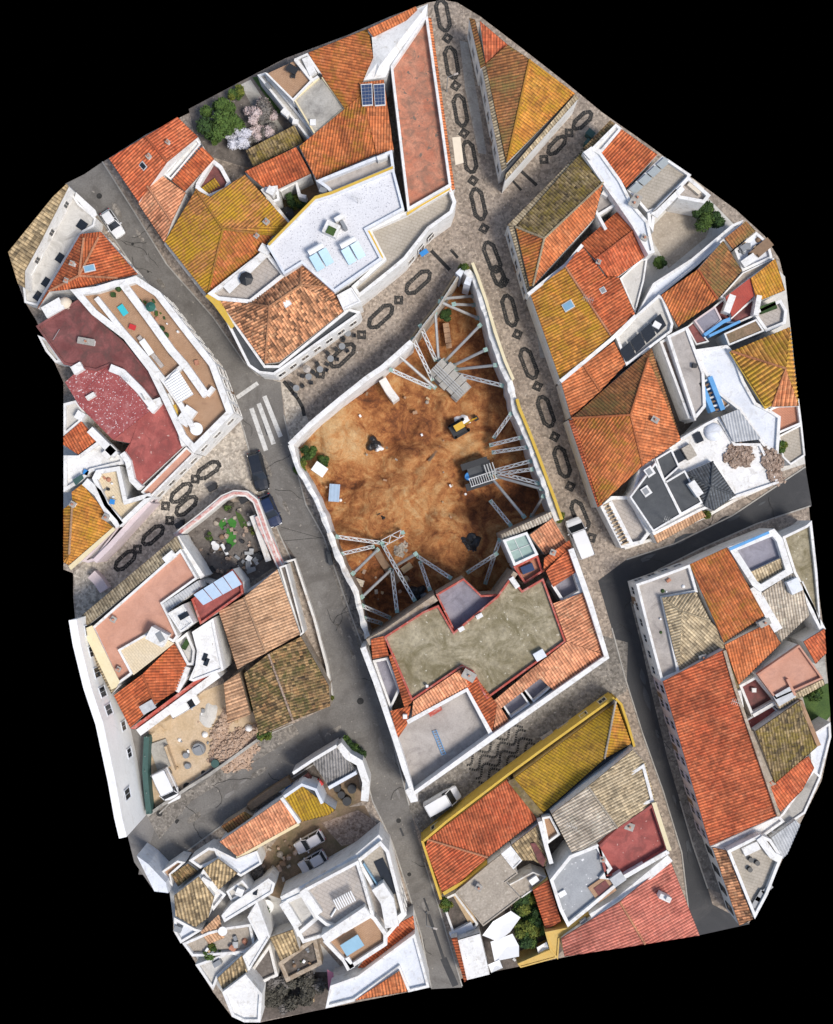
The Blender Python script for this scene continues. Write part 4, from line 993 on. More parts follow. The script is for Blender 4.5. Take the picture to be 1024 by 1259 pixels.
t = terrace('maroon_terrace_house', 'maroon floored terrace under a bluish glass canopy', '235,737 285,700 297,716 299,730 252,764 246,768', 5.4, floor='red_flat', par=.5, pw=.25, pmat='paint_redband')
for i in range(4):
    a = P(238 + i * 12.2, 731 - i * 7.5, 7.2); b = P(238 + (i + .93) * 12.2, 731 - (i + .93) * 7.5, 7.2); c = P(250 + (i + .93) * 12, 744 - (i + .93) * 6.5, 6.7); d = P(250 + i * 12, 744 - i * 6.5, 6.7)
    m = MB(); q = Vector((0, 0, .06)); m.add([a, b, c, d, a + q, b + q, c + q, d + q], [(4, 7, 6, 5), (0, 1, 5, 4), (1, 2, 6, 5), (2, 3, 7, 6), (3, 0, 4, 7), (0, 3, 2, 1)]); m.build('canopy_pane', 'poly_blue', t)
t = house('tiled_house', 'orange tiled roof with a grey roof tank beside the salmon terrace', 'A 140,855,5.2 B 175,829,6.2 C 191,866,6.0 D 160,895,5.0 E 214,791,5.4 F 229,817,5.2 G 217,849,5.2', 'ADCB BCGFE', 'tile_red', ridge='BC', mats=['tile_red', 'tile_red'])
o = part_box(t, 'solar_panel', 182, 869, 6.0, 1.7, 1.1, .3, -30, 'zinc')
t = house('parapet_roof', 'narrow maroon gutter strip with white parapet along the orange roof', 'A 160,896,5.0 B 262,820,5.0 C 268,828,4.4 D 174,897,4.4', 'ADCB', 'paint_redband', amp=0.0, per=2, cat='parapet')
m = strip(pts('170,901 268,829'), .9, 0, 5.0); m.build('parapet', 'stucco', t)
t = terrace('white_house', 'plain white house with tall dark windows behind the maroon terrace', '236,777 262,760 268,790 275,824 238,838 232,836 240,818 242,800', 5.6, floor='stucco', par=.2, pw=.3)
for a, b in ((252, 808), (254, 814)): part_box(t, 'roof_light', a, b, 5.62, .5, .9, .12, 20, 'glass_dark')
m = strip(pts('230,820 226,832 218,846 216,850'), .8, 0, 5.2); m.build('parapet', 'stucco', t)
t = terrace('white_annex', 'small white planted balcony above the orange roof', '215,789 230,777 240,800 238,818 230,818', 4.6, cat='annex', floor='patio_white', par=.6, pw=.3)
part_box(t, 'planter', 229, 792, 4.6, .6, 1.2, .5, 30, 'leaf_dark')
t = house('tiled_house', 'wide pale peach gable roof in the south west block', 'A 269,752,5 B 300,734,6.4 C 327,803,6.4 D 292,823,5 E 341,700,5 F 369,780,5', 'ADCB BCFE', 'tile_peach', ridge='BC', wall='stucco_old')
facade(t, (341, 700), (369, 780), 5, 3, (2.4,), .9, 1.3)
t = house('ruined_house', 'abandoned house with an overgrown mossy brown roof on the street corner', 'A 300,828,4.4 B 330,804,5.2 C 360,886,5.0 D 319,905,4.2 E 370,783,4.4 F 404,843,4.2 G 406,868,4.2', 'ADCB BCGFE', 'tile_moss', ridge='BC', wall='masonry', ridgemat='rubble_brown')
t = house('tiled_shed', 'small peach tiled shed roof above the rubble pile', 'A 275,840,3.6 B 294,827,3.8 C 308,878,3.8 D 280,890,3.4', 'ADCB', 'tile_peach', cat='shed', wall='masonry', per=.5, amp=.07)
t = terrace('garden_house', 'narrow strip of white old walls beside the sand coloured street wall', '343,697 352,694 374,778 369,782', 3.6, cat='annex', floor='soil_grey', par=.4, pw=.2, wall='stucco_old')
freewall('street_wall', 'thin low white wall along the street beside the overgrown roof', '345,693 362,688 386,760 402,820 408,860', .3, 0, 1.3, 'stucco_old')
# red and white banded garden wall
t = thing('garden_wall', 'curved garden wall painted in red and white bands', 'wall', P(300, 620))
W_ = '215,659 245,636 274,612 288,606 303,607 314,616 320,632 326,650 337,680 345,698'
strip(pts(W_), .75, 0, 2.6).build('wall', 'stucco_old', t)
strip(pts(W_), .34, 2.6, 2.72, 2.7).build('coping', 'faded_red', t)
strip(pts('318,634 322,646 336,676 344,694'), 1.0, 2.45, 2.55, 2.6).build('tile_ledge', 'faded_red', t)
strip(pts('310,634 318,655 330,690'), .7, 0, 2.0).build('inner_wall', 'stucco_old', t)
freewall('garden_wall', 'white wall between the front garden and the salmon terrace', '217,660 224,672 249,710', .6, 0, 5.4, 'stucco')
freewall('garden_wall', 'white wall under the glass canopy along the cluttered yard', '246,712 300,730 344,700', .35, 0, 3.2, 'stucco_old')
# big white block on the left border
t = thing('apartment_block', 'tall white apartment block along the left border of the photo', 'building', P(130, 900))
TOP = pts('92,762 97,792 110,845 125,890 140,960 148,1005 154,1030')
strip([(u - 3, v) for u, v in TOP], .9, 0, 9.5).build('wall', 'stucco_bright', t)
for a, b, n in (((93, 765), (97, 792), 1), ((97, 792), (110, 845), 2), ((110, 845), (125, 890), 2), ((140, 960), (150, 1010), 1)):
    facade(t, (a[0] + 2.1, a[1]), (b[0] + 2.1, b[1]), 9.5, n, (6.4,), 1.1, 1.9, 'stucco_blue', 'glass_dark')
for a, b, n in (((97, 792), (110, 845), 1), ((125, 890), (140, 960), 2)):
    facade(t, (a[0] + 2.1, a[1]), (b[0] + 2.1, b[1]), 9.5, n, (2.6,), 1.0, 1.5, 'stucco_blue', 'glass_dark')
t = house('tiled_house', 'white walled house corner peeping in at the lower left border', 'A 168,1052,5 B 182,1062,5 C 204,1085,5 D 207,1098,5 E 190,1096,5', 'AEDCB', 'stucco_blue', amp=0, per=2, wall='stucco_blue')
# ------------------------------------------------------------------ centre south: large red and white house
t = thing('courtyard_house', 'large white house with red tiled margins around two lichen stained flat roofs', 'house', P(600, 810))
HZ = 6.6
FL = '472,783 520,752 539,744 558,777 611,733 629,708 642,726 668,711 696,789 598,860 581,827 568,820 506,862'
terraceparts(t, FL, HZ - .2, floor='concrete_lichen', par=.45, pw=.22, pmat='paint_redband', wall=None, fname='flat_roof')
r1, _ = roofparts(t, 'A 671,702,6.7 B 701,673,6.2 C 712,701,6.2 D 680,722,6.7', 'ADCB', 'tile_brightred', wall=None)
roofparts(t, 'A 680,742,6.7 B 716,729,6.2 C 745,805,6.2 D 697,789,7', 'ADCB', 'tile_red', wall=None, mats=['tile_salmon'])
roofparts(t, 'A 697,789,7 B 745,806,6.2 C 745,812,6.1 D 683,851,6.2 E 652,824,6.9', 'AEDCB', 'tile_salmon', wall=None)
roofparts(t, 'A 604,864,6.8 B 652,824,6.9 C 666,833,6.6 D 612,874,6.5', 'ADCB', 'tile_salmon', wall=None)
roofparts(t, 'A 611,866,6.7 B 617,872,6.6 C 628,890,6.2 D 606,903,6.2', 'ADCB', 'tile_red', wall=None, mats=['tile_salmon'])
roofparts(t, 'A 456,786,6.4 B 472,782,6.7 C 478,806,6.7 D 458,810,6.4', 'ADCB', 'tile_red', wall=None)
roofparts(t, 'A 478,806,6.7 B 484,803,6.8 C 507,862,6.8 D 498,872,6.5', 'ADCB', 'tile_red', wall=None)
roofparts(t, 'A 480,874,6.4 B 505,868,6.7 C 500,892,6.4 D 489,908,6.3', 'ADCB', 'tile_red', wall=None)
roofparts(t, 'A 508,862,7 B 566,823,7 C 578,844,6.4 D 506,884,6.4', 'ADCB', 'tile_brightred', wall=None, mats=['tile_salmon'])
roofparts(t, 'A 568,820,6.9 B 582,828,6.9 C 611,866,6.9 D 605,902,6.3 E 574,845,6.4', 'AEDCB', 'tile_red', wall=None)
terraceparts(t, '678,720 697,684 702,684 716,728 692,742', 4.4, floor='felt_violet', par=1.6, pw=.35, fname='sunken_terrace')
terraceparts(t, '640,843 662,826 678,845 656,864', 4.8, floor='felt_violet', par=1.2, pw=.2, fname='sunken_terrace')
terraceparts(t, '615,863 638,846 652,866 628,883', 4.8, floor='felt_violet', par=1.2, pw=.2, fname='sunken_terrace', pmat='stucco')
terraceparts(t, '458,812 477,808 492,848 480,873', 4.6, floor='felt_violet', par=1.0, pw=.3, fname='sunken_terrace')
terraceparts(t, '536,731 570,711 592,732 611,731 612,738 559,779', 5.2, floor='felt_violet', par=1.1, pw=.2, pmat='paint_redband', fname='sunken_terrace', wall='masonry')
terraceparts(t, '486,903 506,882 575,846 602,905 510,972 494,930', 4.9, floor='floor_grey', par=0, wall=None, fname='courtyard_floor')
m = strip(pts('446,796 462,838 487,912 497,944 508,976 606,906 746,808 725,740 702,675'), .65, 0, 6.9); m.build('wall', 'stucco', t)
m = strip(pts('501,888 574,848 604,903'), .5, 0, 6.6); m.build('wall', 'stucco', t)
m = strip(pts('452,790 474,778 536,735'), .8, -4, 6.2); m.build('wall', 'masonry', t)
for a, b in (('536,735', '452,790'), ('616,732', '636,700')): pass
m = strip(pts('612,735 634,704'), .6, -4, 6.2); m.build('wall', 'masonry', t)
poly_box(t, 'wall_block', '498,972 506,966 514,985 505,987', 0, 6.95, 'stucco')
facade(t, (446, 796), (497, 944), 6.9, 7, (2.2, 5.0), .9, 1.3); facade(t, (702, 675), (746, 808), 6.9, 7, (2.2, 5.0), .9, 1.3, door=(.1, .6)); 
o = part_box(t, 'roof_hatch', 663, 805, HZ, 1.3, 1.0, .5, -30, 'stucco_blue'); part_box(t, 'vent', 589, 757, HZ, .8, .5, .5, -30, 'stucco'); part_box(t, 'vent', 567, 773, HZ, .7, .5, .5, -30, 'stucco'); part_box(t, 'vent', 632, 716, HZ, 1.4, .6, .5, 55, 'stucco')
chimney(t, 576, 829, 7, 30, 1.4, .9, .9, 'paint_redband'); part_box(t, 'vent', 525, 843, 6.7, .3, .3, .4, 0, 'stucco'); part_box(t, 'vent', 498, 880, 6.7, .5, .5, .6, 0, 'stucco')
part_box(t, 'red_lintel', 534, 871, 4.9, 1.6, .8, 1.4, -32, 'paint_redband')
t = thing('glass_roof_wing', 'small wing with a greenish glass roof beside an orange tiled gable', 'annex', P(650, 680))
terraceparts(t, '618,664 648,654 662,682 632,696', 5.8, floor='glass_green', par=.5, pw=.3, zb=-4)
m = MB()
for a, b in (((632, 662), (645, 690)), ((626, 679), (655, 668))): m.bar(P(a[0], a[1], 5.85), P(b[0], b[1], 5.85), .05)
m.build('glazing_bar', 'steel_white', t)
roofparts(t, 'A 651,658,6 B 679,637,6 C 697,668,5.4 D 670,682,5.4', 'ADCB', 'tile_salmon', wall='stucco_old', zb=-4)
roofparts(t, 'A 616,657,5.8 B 678,629,5.8 C 680,638,5.9 D 618,664,5.9', 'ADCB', 'tile_cream', wall='masonry', zb=-4)
terraceparts(t, '631,697 661,682 668,703 645,718', 5.0, floor='floor_terracotta', par=.7, pw=.25, pmat='paint_redband')
part_box(t, 'solar_panel', 648, 699, 5.1, 1.5, .9, .5, -22, 'solar'); roofparts(t, 'A 669,686,6.4 B 700,664,6.2 C 703,673,6.2 D 668,703,6.2', 'ADCB', 'tile_red', wall=None)
chimney(t, 679, 679, 6, 20, .5, .5, .6, 'grey_plastic')
# ------------------------------------------------------------------ south block
t = house('yellow_band_house', 'red hip roof with bright yellow painted parapet at the street corner', 'A 526,1032,3.4 B 624,958,3.4 C 645,978,3.7 D 664,1004,3.6 E 600,1054,5 F 568,1082,3.4 G 544,1099,3.4 I 523,1042,3.4', 'AEDCB AIGFE', 'tile_red', ridge='AE', ridgemat='tile_salmon', mats=['tile_brightred', 'tile_brightred'])
strip(pts('521,1034 548,1011 624,953 680,912 755,858'), .28, 0, 3.6).build('parapet', 'paint_yellow', t)
strip(pts('519,1034 526,1056 542,1106'), .28, 0, 3.6).build('parapet', 'paint_yellow', t)
strip(pts('545,1099 578,1080 600,1063'), .4, 2, 3.6).build('parapet', 'paint_yellow', t)
facade(t, (520, 1034), (540, 1100), 3.6, 3, (2.0,), .9, 1.4, door=(.35,)); facade(t, (523, 1030), (755, 856), 3.6, 10, (2.0,), .9, 1.4, 'paint_cream', door=(.2, .68))
t = house('lichen_house', 'golden yellow lichen roof with hip end beside the dark asphalt street', 'A 632,957,3.4 B 754,866,3.4 C 757,862,4.5 D 743,933,4.5 E 668,999,3.6 F 776,914,3.4', 'AEDCB CDF', 'tile_yellow', ridge='CD', mats=['tile_yellow', 'tile_gold'], ridgemat='tile_cream')
strip(pts('757,859 764,866 772,890 780,918'), .28, 0, 3.6).build('parapet', 'paint_yellow', t)
poly_box(t, 'valley_gutter', '624,961 632,957 668,1000 660,1006', 3.8, 3.9, 'tile_olive'); poly_box(t, 'valley_gutter', '668,1000 743,934 778,914 779,918 745,938 670,1004', 3.0, 3.2, 'bitumen')
t = house('tiled_house', 'pale cream gable roof between the yellow lichen roof and red flat roof', 'A 678,1001,5.4 B 723,967,6.4 C 759,1018,6.4 D 705,1052,5.4 E 778,922,5.4 F 794,938,5.2 G 806,985,5.2', 'ADCB BCGFE', 'tile_cream', ridge='BC', mats=['tile_cream', 'tile_sand'])
terraceparts(t, '772,952 792,939 804,985 786,993', 4.7, floor='floor_cream', par=.8, pw=.35, fname='balcony_floor')
facade(t, (794, 938), (806, 985), 5.4, 2, (2.4,), .9, 1.4)
t = terrace('red_roof_terrace', 'dark red flat roof terrace with white parapet above the dark street', '735,1041 760,1018 803,988 822,1045 770,1078 745,1080', 5.0, cat='roof terrace', floor='red_flat', par=.7, pw=.3, pmat='red_flat')
strip(pts('804,987 823,1046'), .5, 0, 5.9).build('parapet', 'paint_cream', t); strip(pts('765,1080 822,1047'), .5, 3, 5.9).build('parapet', 'stucco', t); chimney(t, 773, 1015, 5, 20, .9, .7, .4, 'stucco_pink')
t = terrace('grey_roof_house', 'grey felt flat roof with curved white parapet and a small stairwell', '676,1082 700,1052 735,1038 753,1068 745,1077 770,1080 725,1118 698,1140 688,1120', 5.2, floor='felt_grey', par=.5, pw=.4)
part_box(t, 'stairwell', 740, 1092, 5.2, 2.6, 2.2, .25, -35, 'floor_brown'); part_box(t, 'stairwell', 741, 1093, 5.45, 1.7, 1.4, .06, -35, 'maroon'); part_box(t, 'hatch', 758, 1078, 5.2, 1.6, 1.2, .9, -35, 'zinc'); chimney(t, 740, 1055, 5.2, 0, .5, .5, .4); part_box(t, 'vent', 691, 1098, 5.2, .9, .6, .3, -30, 'white_plastic')
t = house('tiled_house', 'smooth pink gable roof with a white chimney at the bottom edge', 'A 690,1154,5 B 762,1109,6.2 C 793,1161,6.2 D 694,1176,5 E 824,1058,5 F 860,1150,5', 'ADCB BCFE', 'tile_pink', ridge='BC', ridgemat='tile_salmon')
o = part_box(t, 'chimney', 815, 1100, 5.6, 1.4, .6, 1.2, 25); part_box(t, 'chimney_cap', 821, 1104, 6.8, .5, .5, .4, 25)
strip(pts('727,1128 760,1108 824,1055'), .9, 3, 5.5).build('parapet', 'stucco', t)
facade(t, (824, 1058), (860, 1150), 5, 5, (2.4,), .9, 1.4)
t = terrace('ochre_wing', 'ochre yellow wall wing between the grey roof and the pink roof', '670,1146 700,1140 724,1121 731,1129 688,1155 686,1180 676,1168', 4.4, cat='annex', floor='stucco_ochre', par=.15, pw=.2, wall='stucco_ochre')
part_box(t, 'ac_unit', 717, 1131, 4.5, .9, .5, .6, -35, 'grey_plastic')
t = terrace('flat_roof_house', 'bare sandy concrete roof slab behind the yellow banded hip roof', '560,1097 603,1061 617,1050 637,1074 622,1085 640,1104 594,1139', 3.8, floor='concrete_stone', par=.12, pw=.15, pmat='concrete_stone', wall='stucco_old')
chimney(t, 588, 1089, 3.8, 30, .6, .6, .6)
t = terrace('white_annex', 'square white roof patch between old tiles and concrete slab', '616,1050 628,1040 642,1058 631,1069', 4.2, cat='annex', floor='stucco', par=.1, pw=.15)
t = house('old_tiled_annex', 'straw coloured old tile roof with a red patch behind the hip roof', 'A 629,1039,4.4 B 663,1013,4.4 C 673,1050,4.0 D 671,1066,3.9 E 656,1058,4.0 F 642,1058,4.1', 'AFEDCB', 'tile_straw', cat='annex', wall='stucco_old')
poly_box(t, 'red_patch', '652,1037 658,1036 671,1056 668,1066 662,1060', 4.3, 4.4, 'maroon')
freewall('courtyard_wall', 'white wall beside the straw coloured annex', '664,1010 672,1042 678,1062', .5, 0, 5.4, 'stucco')
t = terrace('flat_annex', 'small grey brown flat roof above the courtyard with a white sink', '625,1088 655,1072 672,1078 656,1094 640,1105', 3.0, cat='annex', floor='concrete_stone', par=.1, pw=.15, wall='stucco_old'); part_box(t, 'sink', 656, 1081, 3.0, 1.1, .7, .5, -35, 'white_plastic')
t = terrace('roof_pocket', 'small brown terrace pocket with white walls beside the cream roof', '666,1005 677,1003 689,1026 673,1038', 4.0, cat='annex', floor='floor_brown', par=.5, pw=.25)
t = house('tiled_annex', 'dark red lean-to roof next to the courtyard palms', 'A 655,1095,3.8 B 674,1082,4.2 C 690,1133,4.2 D 671,1143,3.6', 'ADCB', 'tile_brightred', cat='annex', wall='stucco_ochre')
t = terrace('white_roof_house', 'blank white flat roof at the bottom edge near the street', '563,1156 590,1148 602,1198 574,1205', 3.4, floor='stucco', par=.0)
t = house('tiled_strip', 'narrow red tiled strip along the street at the bottom edge', 'A 555,1154,3.2 B 562,1153,3.5 C 574,1205,3.5 D 571,1208,3.2', 'ADCB', 'tile_red', cat='roof strip')
t = terrace('garden_wall', 'small walled garden with a white ledge beside the street', '542,1106 560,1098 588,1136 584,1142 558,1152', 1.2, cat='garden', floor='soil_dark', par=.4, pw=.25, zb=0)
part_box(t, 'ledge', 567, 1142, 1.2, 3.0, .8, .6, -28, 'stucco_blue'); part_box(t, 'ledge', 571, 1115, 1.2, 1.0, 4.2, .3, -30, 'timber')
t = terrace('ochre_annex', 'low ochre yellow flat roof at the bottom edge beside the palms', '636,1185 680,1166 684,1178 640,1190', 3.0, cat='annex', floor='stucco_ochre', par=.1, pw=.15, wall='stucco_ochre')
# ------------------------------------------------------------------ east block
t = house('tiled_house', 'dark red roof at the top right border above the golden hip roof', 'A 590,26,5.4 B 624,55,5.4 C 597,78,5.4', 'ACB', 'tile_brightred', cat='house', wall='stucco', amp=.02)
t = house('tiled_house', 'narrow dark brown roof edge along the patterned street at the top', 'A 577,22,5.2 B 584,24,5.6 C 597,80,5.6 D 591,84,5.2', 'ADCB', 'tile_brown', wall='stucco')
facade(t, (577, 22), (591, 84), 5.2, 3, (2.5,), .9, 1.4)
t = house('wedge_house', 'wedge shaped house with a golden hip roof where two streets meet', 'A 597,79,5.4 B 624,55,6.0 C 651,73,6.6 D 623,200,5.6 E 707,115,5.0', 'ADCB CDE', 'tile_gold', ridge='CD', mats=['tile_brown', 'tile_gold'], ridgemat='tile_gold')  # darker tiles on the left slope: its shade is put into the colour
roofparts(t, 'A 592,79,5.0 B 597,79,5.4 C 623,205,5.4 D 617,210,5.0', 'ADCB', 'tile_sand', wall='stucco')
roofparts(t, 'A 622,214,5.4 B 621,222,5.0 C 711,121,5.0 D 707,116,5.4', 'ABCD', 'tile_sand', wall='stucco')
facade(t, (592, 79), (617, 210), 5.0, 6, (2.5,), .9, 1.5, door=(.6,)); poly_box(t, 'valley_gutter', '622,206 705,117 708,119 622,214', 4.9, 5.05, 'bitumen')
t = house('tiled_house', 'lichen grey hip roof with one orange slope at the street corner', 'A 634,279,5.2 B 715,187,5.2 C 742,224,6.2 D 669,293,6.6 E 731,268,5.2 F 655,352,5.2 G 651,352,5.2', 'ADCB DFEC AGFD', 'tile_olive', ridge='DC AD DF', mats=['tile_olive', 'tile_orange', 'tile_orange_lichen'], ridgemat='tile_sand')
roofparts(t, 'A 626,279,4.8 B 632,279,5.1 C 650,356,5.1 D 649,360,4.8', 'ADCB', 'tile_sand', wall='stucco')
roofparts(t, 'A 624,277,4.8 B 717,183,4.8 C 718,188,5.1 D 632,280,5.1', 'ADCB', 'tile_sand', wall='stucco')
facade(t, (624, 277), (717, 183), 4.8, 7, (2.4,), .9, 1.5, door=(.25,)); facade(t, (626, 279), (649, 360), 4.8, 5, (2.4,), .9, 1.5, door=(.5,))
poly_box(t, 'red_slope', '714,190 717,189 743,222 731,236', 5.75, 5.9, 'tile_brightred') if False else None
t = terrace('roof_pocket', 'tiny cluttered roof pocket with a white chimney beside the olive roof', '722,246 742,226 756,240 758,252 735,266', 4.6, cat='annex', floor='floor_grey', par=.4, pw=.3, wall='stucco')
part_box(t, 'water_tank', 743, 240, 4.6, .8, .7, .9, 30, 'stucco'); part_box(t, 'ac_unit', 732, 247, 4.6, .7, .5, .6, 30, 'grey_plastic'); part_box(t, 'ac_unit', 744, 231, 4.6, .8, .6, .7, 40, 'black_plastic')
t = terrace('white_ridge_house', 'long thin white party wall roof running between red roofs', '716,188 727,180 739,187 764,222 778,250 797,272 805,310 797,313 777,277 757,248 733,214', 6.0, floor='stucco_blue', par=.3, pw=.35)
poly_box(t, 'coping', '717,187 726,181 733,190 726,197', 6.5, 6.62, 'stucco')
chimney(t, 778, 252, 6, 30, 1.0, .7, .7); chimney(t, 791, 294, 6, 30, .6, .5, .6)
t = house('lean_to', 'dark narrow lean-to at the upper right border', 'A 715,184,4.6 B 750,148,4.6 C 757,153,5.0 D 724,184,5.0', 'ADCB', 'tile_moss', cat='annex')
t = terrace('white_annex', 'white strip roof beside the dark lean-to on the upper right border', '725,184 757,152 765,158 740,187', 5.2, cat='annex', floor='stucco', par=.4, pw=.3)
t = house('tiled_house', 'ribbed dark red roof beside the conservatory at the upper right', 'A 764,159,5.6 B 808,190,5.6 C 770,231,5.0 D 739,188,5.0', 'ADCB', 'tile_red')
t = terrace('conservatory_house', 'beige terrace beside a row of slanted conservatory panes', '771,233 814,192 822,196 850,215 806,258 796,262', 4.6, floor='floor_beige', par=.5, pw=.3)
for i in range(4):
    a = P(773 + i * 11.3, 233 - i * 10.2, 5.4); b = P(773 + (i + .9) * 11.3, 233 - (i + .9) * 10.2, 5.4); c = P(781 + (i + .9) * 11.0, 239 - (i + .9) * 10.2, 4.9); d = P(781 + i * 11.0, 239 - i * 10.2, 4.9)
    m = MB(); q = Vector((0, 0, .06)); m.add([a, b, c, d, a + q, b + q, c + q, d + q], [(4, 7, 6, 5), (0, 1, 5, 4), (1, 2, 6, 5), (2, 3, 7, 6), (3, 0, 4, 7), (0, 3, 2, 1)]); m.build('conservatory_pane', 'pane_grey', t)
chimney(t, 782, 245, 5, 30, .9, .6, .6)
t = terrace('white_house', 'white stepped house with ledges next to the stone patio', '796,262 806,258 846,216 874,240 866,250 834,244 830,238 806,262 803,285 797,275', 4.8, floor='floor_slab', par=.7, pw=.4)
poly_box(t, 'ledge', '800,262 806,259 838,228 842,233 808,268', 5.55, 5.7, 'stucco'); part_box(t, 'awning', 854, 231, 4.9, 1.8, 1.0, .5, 40, 'cream_cloth')
t = house('tiled_house', 'red gable roof in two tones beside the white party wall', 'A 714,300,4.6 B 762,257,4.6 C 782,281,5.6 D 732,319,5.6 E 798,312,4.6 F 760,340,4.6 G 747,341,4.6', 'ADCB DGFEC', 'tile_brightred', ridge='DC', mats=['tile_red', 'tile_brightred'])
chimney(t, 735, 323, 5.4, 20, .4, .4, .4, 'paint_redband')
freewall('courtyard_wall', 'short white wall spur between the orange slope and red gable', '722,247 734,262 745,282', .35, 0, 5.2, 'stucco')
t = house('tiled_house', 'large roof with a golden street side and dark red back side', 'A 652,361,5 B 695,328,6.6 C 751,413,6.6 D 689,468,5 E 715,302,5.2 F 745,341,5.2 G 761,341,5 I 781,387,5', 'ADCB BCIGFE', 'tile_gold', ridge='BC', mats=['tile_gold', 'tile_red'], ridgemat='tile_salmon')
strip(pts('649,362 695,326 716,301'), .4, 3, 5.6).build('parapet', 'stucco', t); strip(pts('689,469 752,417 782,388'), .45, 3, 5.7).build('parapet', 'stucco', t)
skylight(t, 698.6, 376, 6.1, -30, 1.1, .8, (0, -12)); skylight(t, 741, 357, 5.9, -30, .5, .5, (0, 10), 'grey_plastic')

t = terrace('white_annex', 'smooth white sloping terrace wedge beside the dark red roof', '762,342 789,318 796,318 792,345 781,385', 3.4, cat='annex', floor='patio_white', par=.3, pw=.2)
t = house('tiled_house', 'small orange gable between the golden roof and the brown hip roof', 'A 690,470,4.6 B 717,449,5.4 C 738,481,5.4 D 702,513,4.6 E 755,420,4.6 F 769,448,4.6', 'ADCB BCFE', 'tile_orange', ridge='BC')

t = house('tiled_house', 'big brown red hip roof with bright ridges beside the white van', 'A 703,514,5 B 801,428,5.2 X 775,510,7.6 C 737,622,5 D 790,573,5 E 837,541,5 T 797,440,5.6', 'AXTB ACDX TXDE BTE', 'tile_orange', ridge='XT XD AX', mats=['tile_brown', 'tile_orange_lichen', 'tile_orange', 'tile_brown'], ridgemat='tile_orange')
roofparts(t, 'A 699,516,4.8 B 705,516,5.1 C 741,620,5.1 D 735,624,4.8', 'ADCB', 'tile_brightred', wall='stucco'); chimney(t, 803, 517, 6, 30, .7, .5, 1.0, 'floor_terracotta')

t = terrace('pergola_terrace', 'white terrace with a dark glazed pergola of four bays', '757,414 781,388 810,362 816,366 828,398 826,408 770,450', 4.2, cat='roof terrace', floor='patio_white', par=.5, pw=.3)
for i in range(4):
    a = (762 + i * 12.7, 431 - i * 11.6); m = MB()
    q = [P(a[0], a[1], 4.75), P(a[0] + 11.5, a[1] - 10.5, 4.75), P(a[0] + 19, a[1] + 4, 4.7), P(a[0] + 7.5, a[1] + 14.5, 4.7)]
    up = Vector((0, 0, .06)); m.add(q + [x + up for x in q], [(4, 7, 6, 5), (0, 1, 5, 4), (1, 2, 6, 5), (2, 3, 7, 6), (3, 0, 4, 7), (0, 3, 2, 1)]); m.build('pergola_pane', 'glass_dark', t)
part_box(t, 'roof_hatch', 807, 400, 4.8, .9, .7, .3, 30, 'stucco')
t = terrace('lane_wall', 'long white wall with a wide coping between the stone patio and red roof', '782,388 803,348 850,318 900,276 914,270 912,277 858,326 813,362 796,378', 3.8, cat='wall', floor='stucco_blue', par=.35, pw=.3)
t = house('tiled_house', 'red roof with a yellow lichen cloud and brown upper half on the right', 'A 813,363,4.8 B 858,331,5.2 C 889,296,5.2 D 912,333,5.0 E 882,368,5.0 F 834,402,4.6', 'AFEB BEDC', 'tile_red', ridge='BE', mats=['tile_orange_lichen', 'tile_brown'], wall='stucco_old')
t = house('tiled_annex', 'dark brown roof on the right border behind the long white wall', 'A 891,293,4.4 B 917,272,4.4 C 929,284,4.2 D 901,306,4.2', 'ADCB', 'tile_brown', cat='annex')
t = terrace('white_annex', 'cluttered white terrace with stacked planks on the right border', '903,307 930,285 945,298 950,317 913,334', 3.4, cat='annex', floor='stucco_blue', par=.4, pw=.3); part_box(t, 'lumber_stack', 937, 305, 3.4, 2.2, 1.2, .5, -40, 'timber_dark'); part_box(t, 'ac_unit', 913, 306, 3.4, .9, .7, .8, -35, 'grey_plastic'); part_box(t, 'ledge', 918, 322, 3.4, 1.8, .9, .9, -35, 'stucco'); part_box(t, 'lumber_stack', 925, 312, 3.4, .9, .7, .6, -35, 'timber_dark')
t = terrace('beige_ledge', 'sand coloured roof ledge running to the right border', '886,365 913,335 951,317 954,321 922,342 892,367', 3.8, cat='ledge', floor='concrete_stone', par=.1, pw=.15)
t = house('red_roof_house', 'wine red roof beside the yellow lichen roof on the right border', 'A 892,365,4.4 B 922,342,4.4 C 927,364,4.0 D 900,390,4.0', 'ADCB', 'red_matt', amp=0.02)
t = terrace('brown_terrace', 'brown floored sunken terrace with two small white walls', '877,377 893,364 900,389 926,366 934,386 906,398 884,396', 3.0, cat='roof terrace', floor='maroon', par=.3, pw=.2); part_box(t, 'stair_box', 893, 376, 3.0, .8, 2.2, 1.4, 20, 'stucco'); part_box(t, 'stair_box', 927, 378, 3.0, .6, 2.4, 1.4, 10, 'stucco')
t = house('tiled_house', 'bright yellow lichen roof cut off by the right border', 'A 923,342,4.6 B 953,318,4.6 C 965,357,4.2 D 931,371,4.2', 'ADCB', 'tile_gold')
t = terrace('flat_roof_house', 'lavender grey flat roof with a rusty edge', '853,394 879,376 888,394 866,412', 3.8, floor='felt_violet', par=.12, pw=.2, pmat='stucco_pink'); strip(pts('866,412 890,395 898,392'), .4, 2.5, 4.1).build('rail', 'paint_blue', t); strip(pts('872,413 910,395'), .3, 2.5, 4.0).build('rail', 'paint_blue', t)
t = terrace('brown_terrace', 'narrow rust brown balcony beside the lavender flat roof', '844,402 853,395 866,413 872,420 856,424', 3.2, cat='balcony', floor='maroon', par=.2, pw=.15)
t = terrace('grass_roof_shed', 'shed roof overgrown with dry grass near the right border', '890,410 930,392 940,407 896,425', 3.8, cat='shed', floor='earth', par=.15, pw=.2)
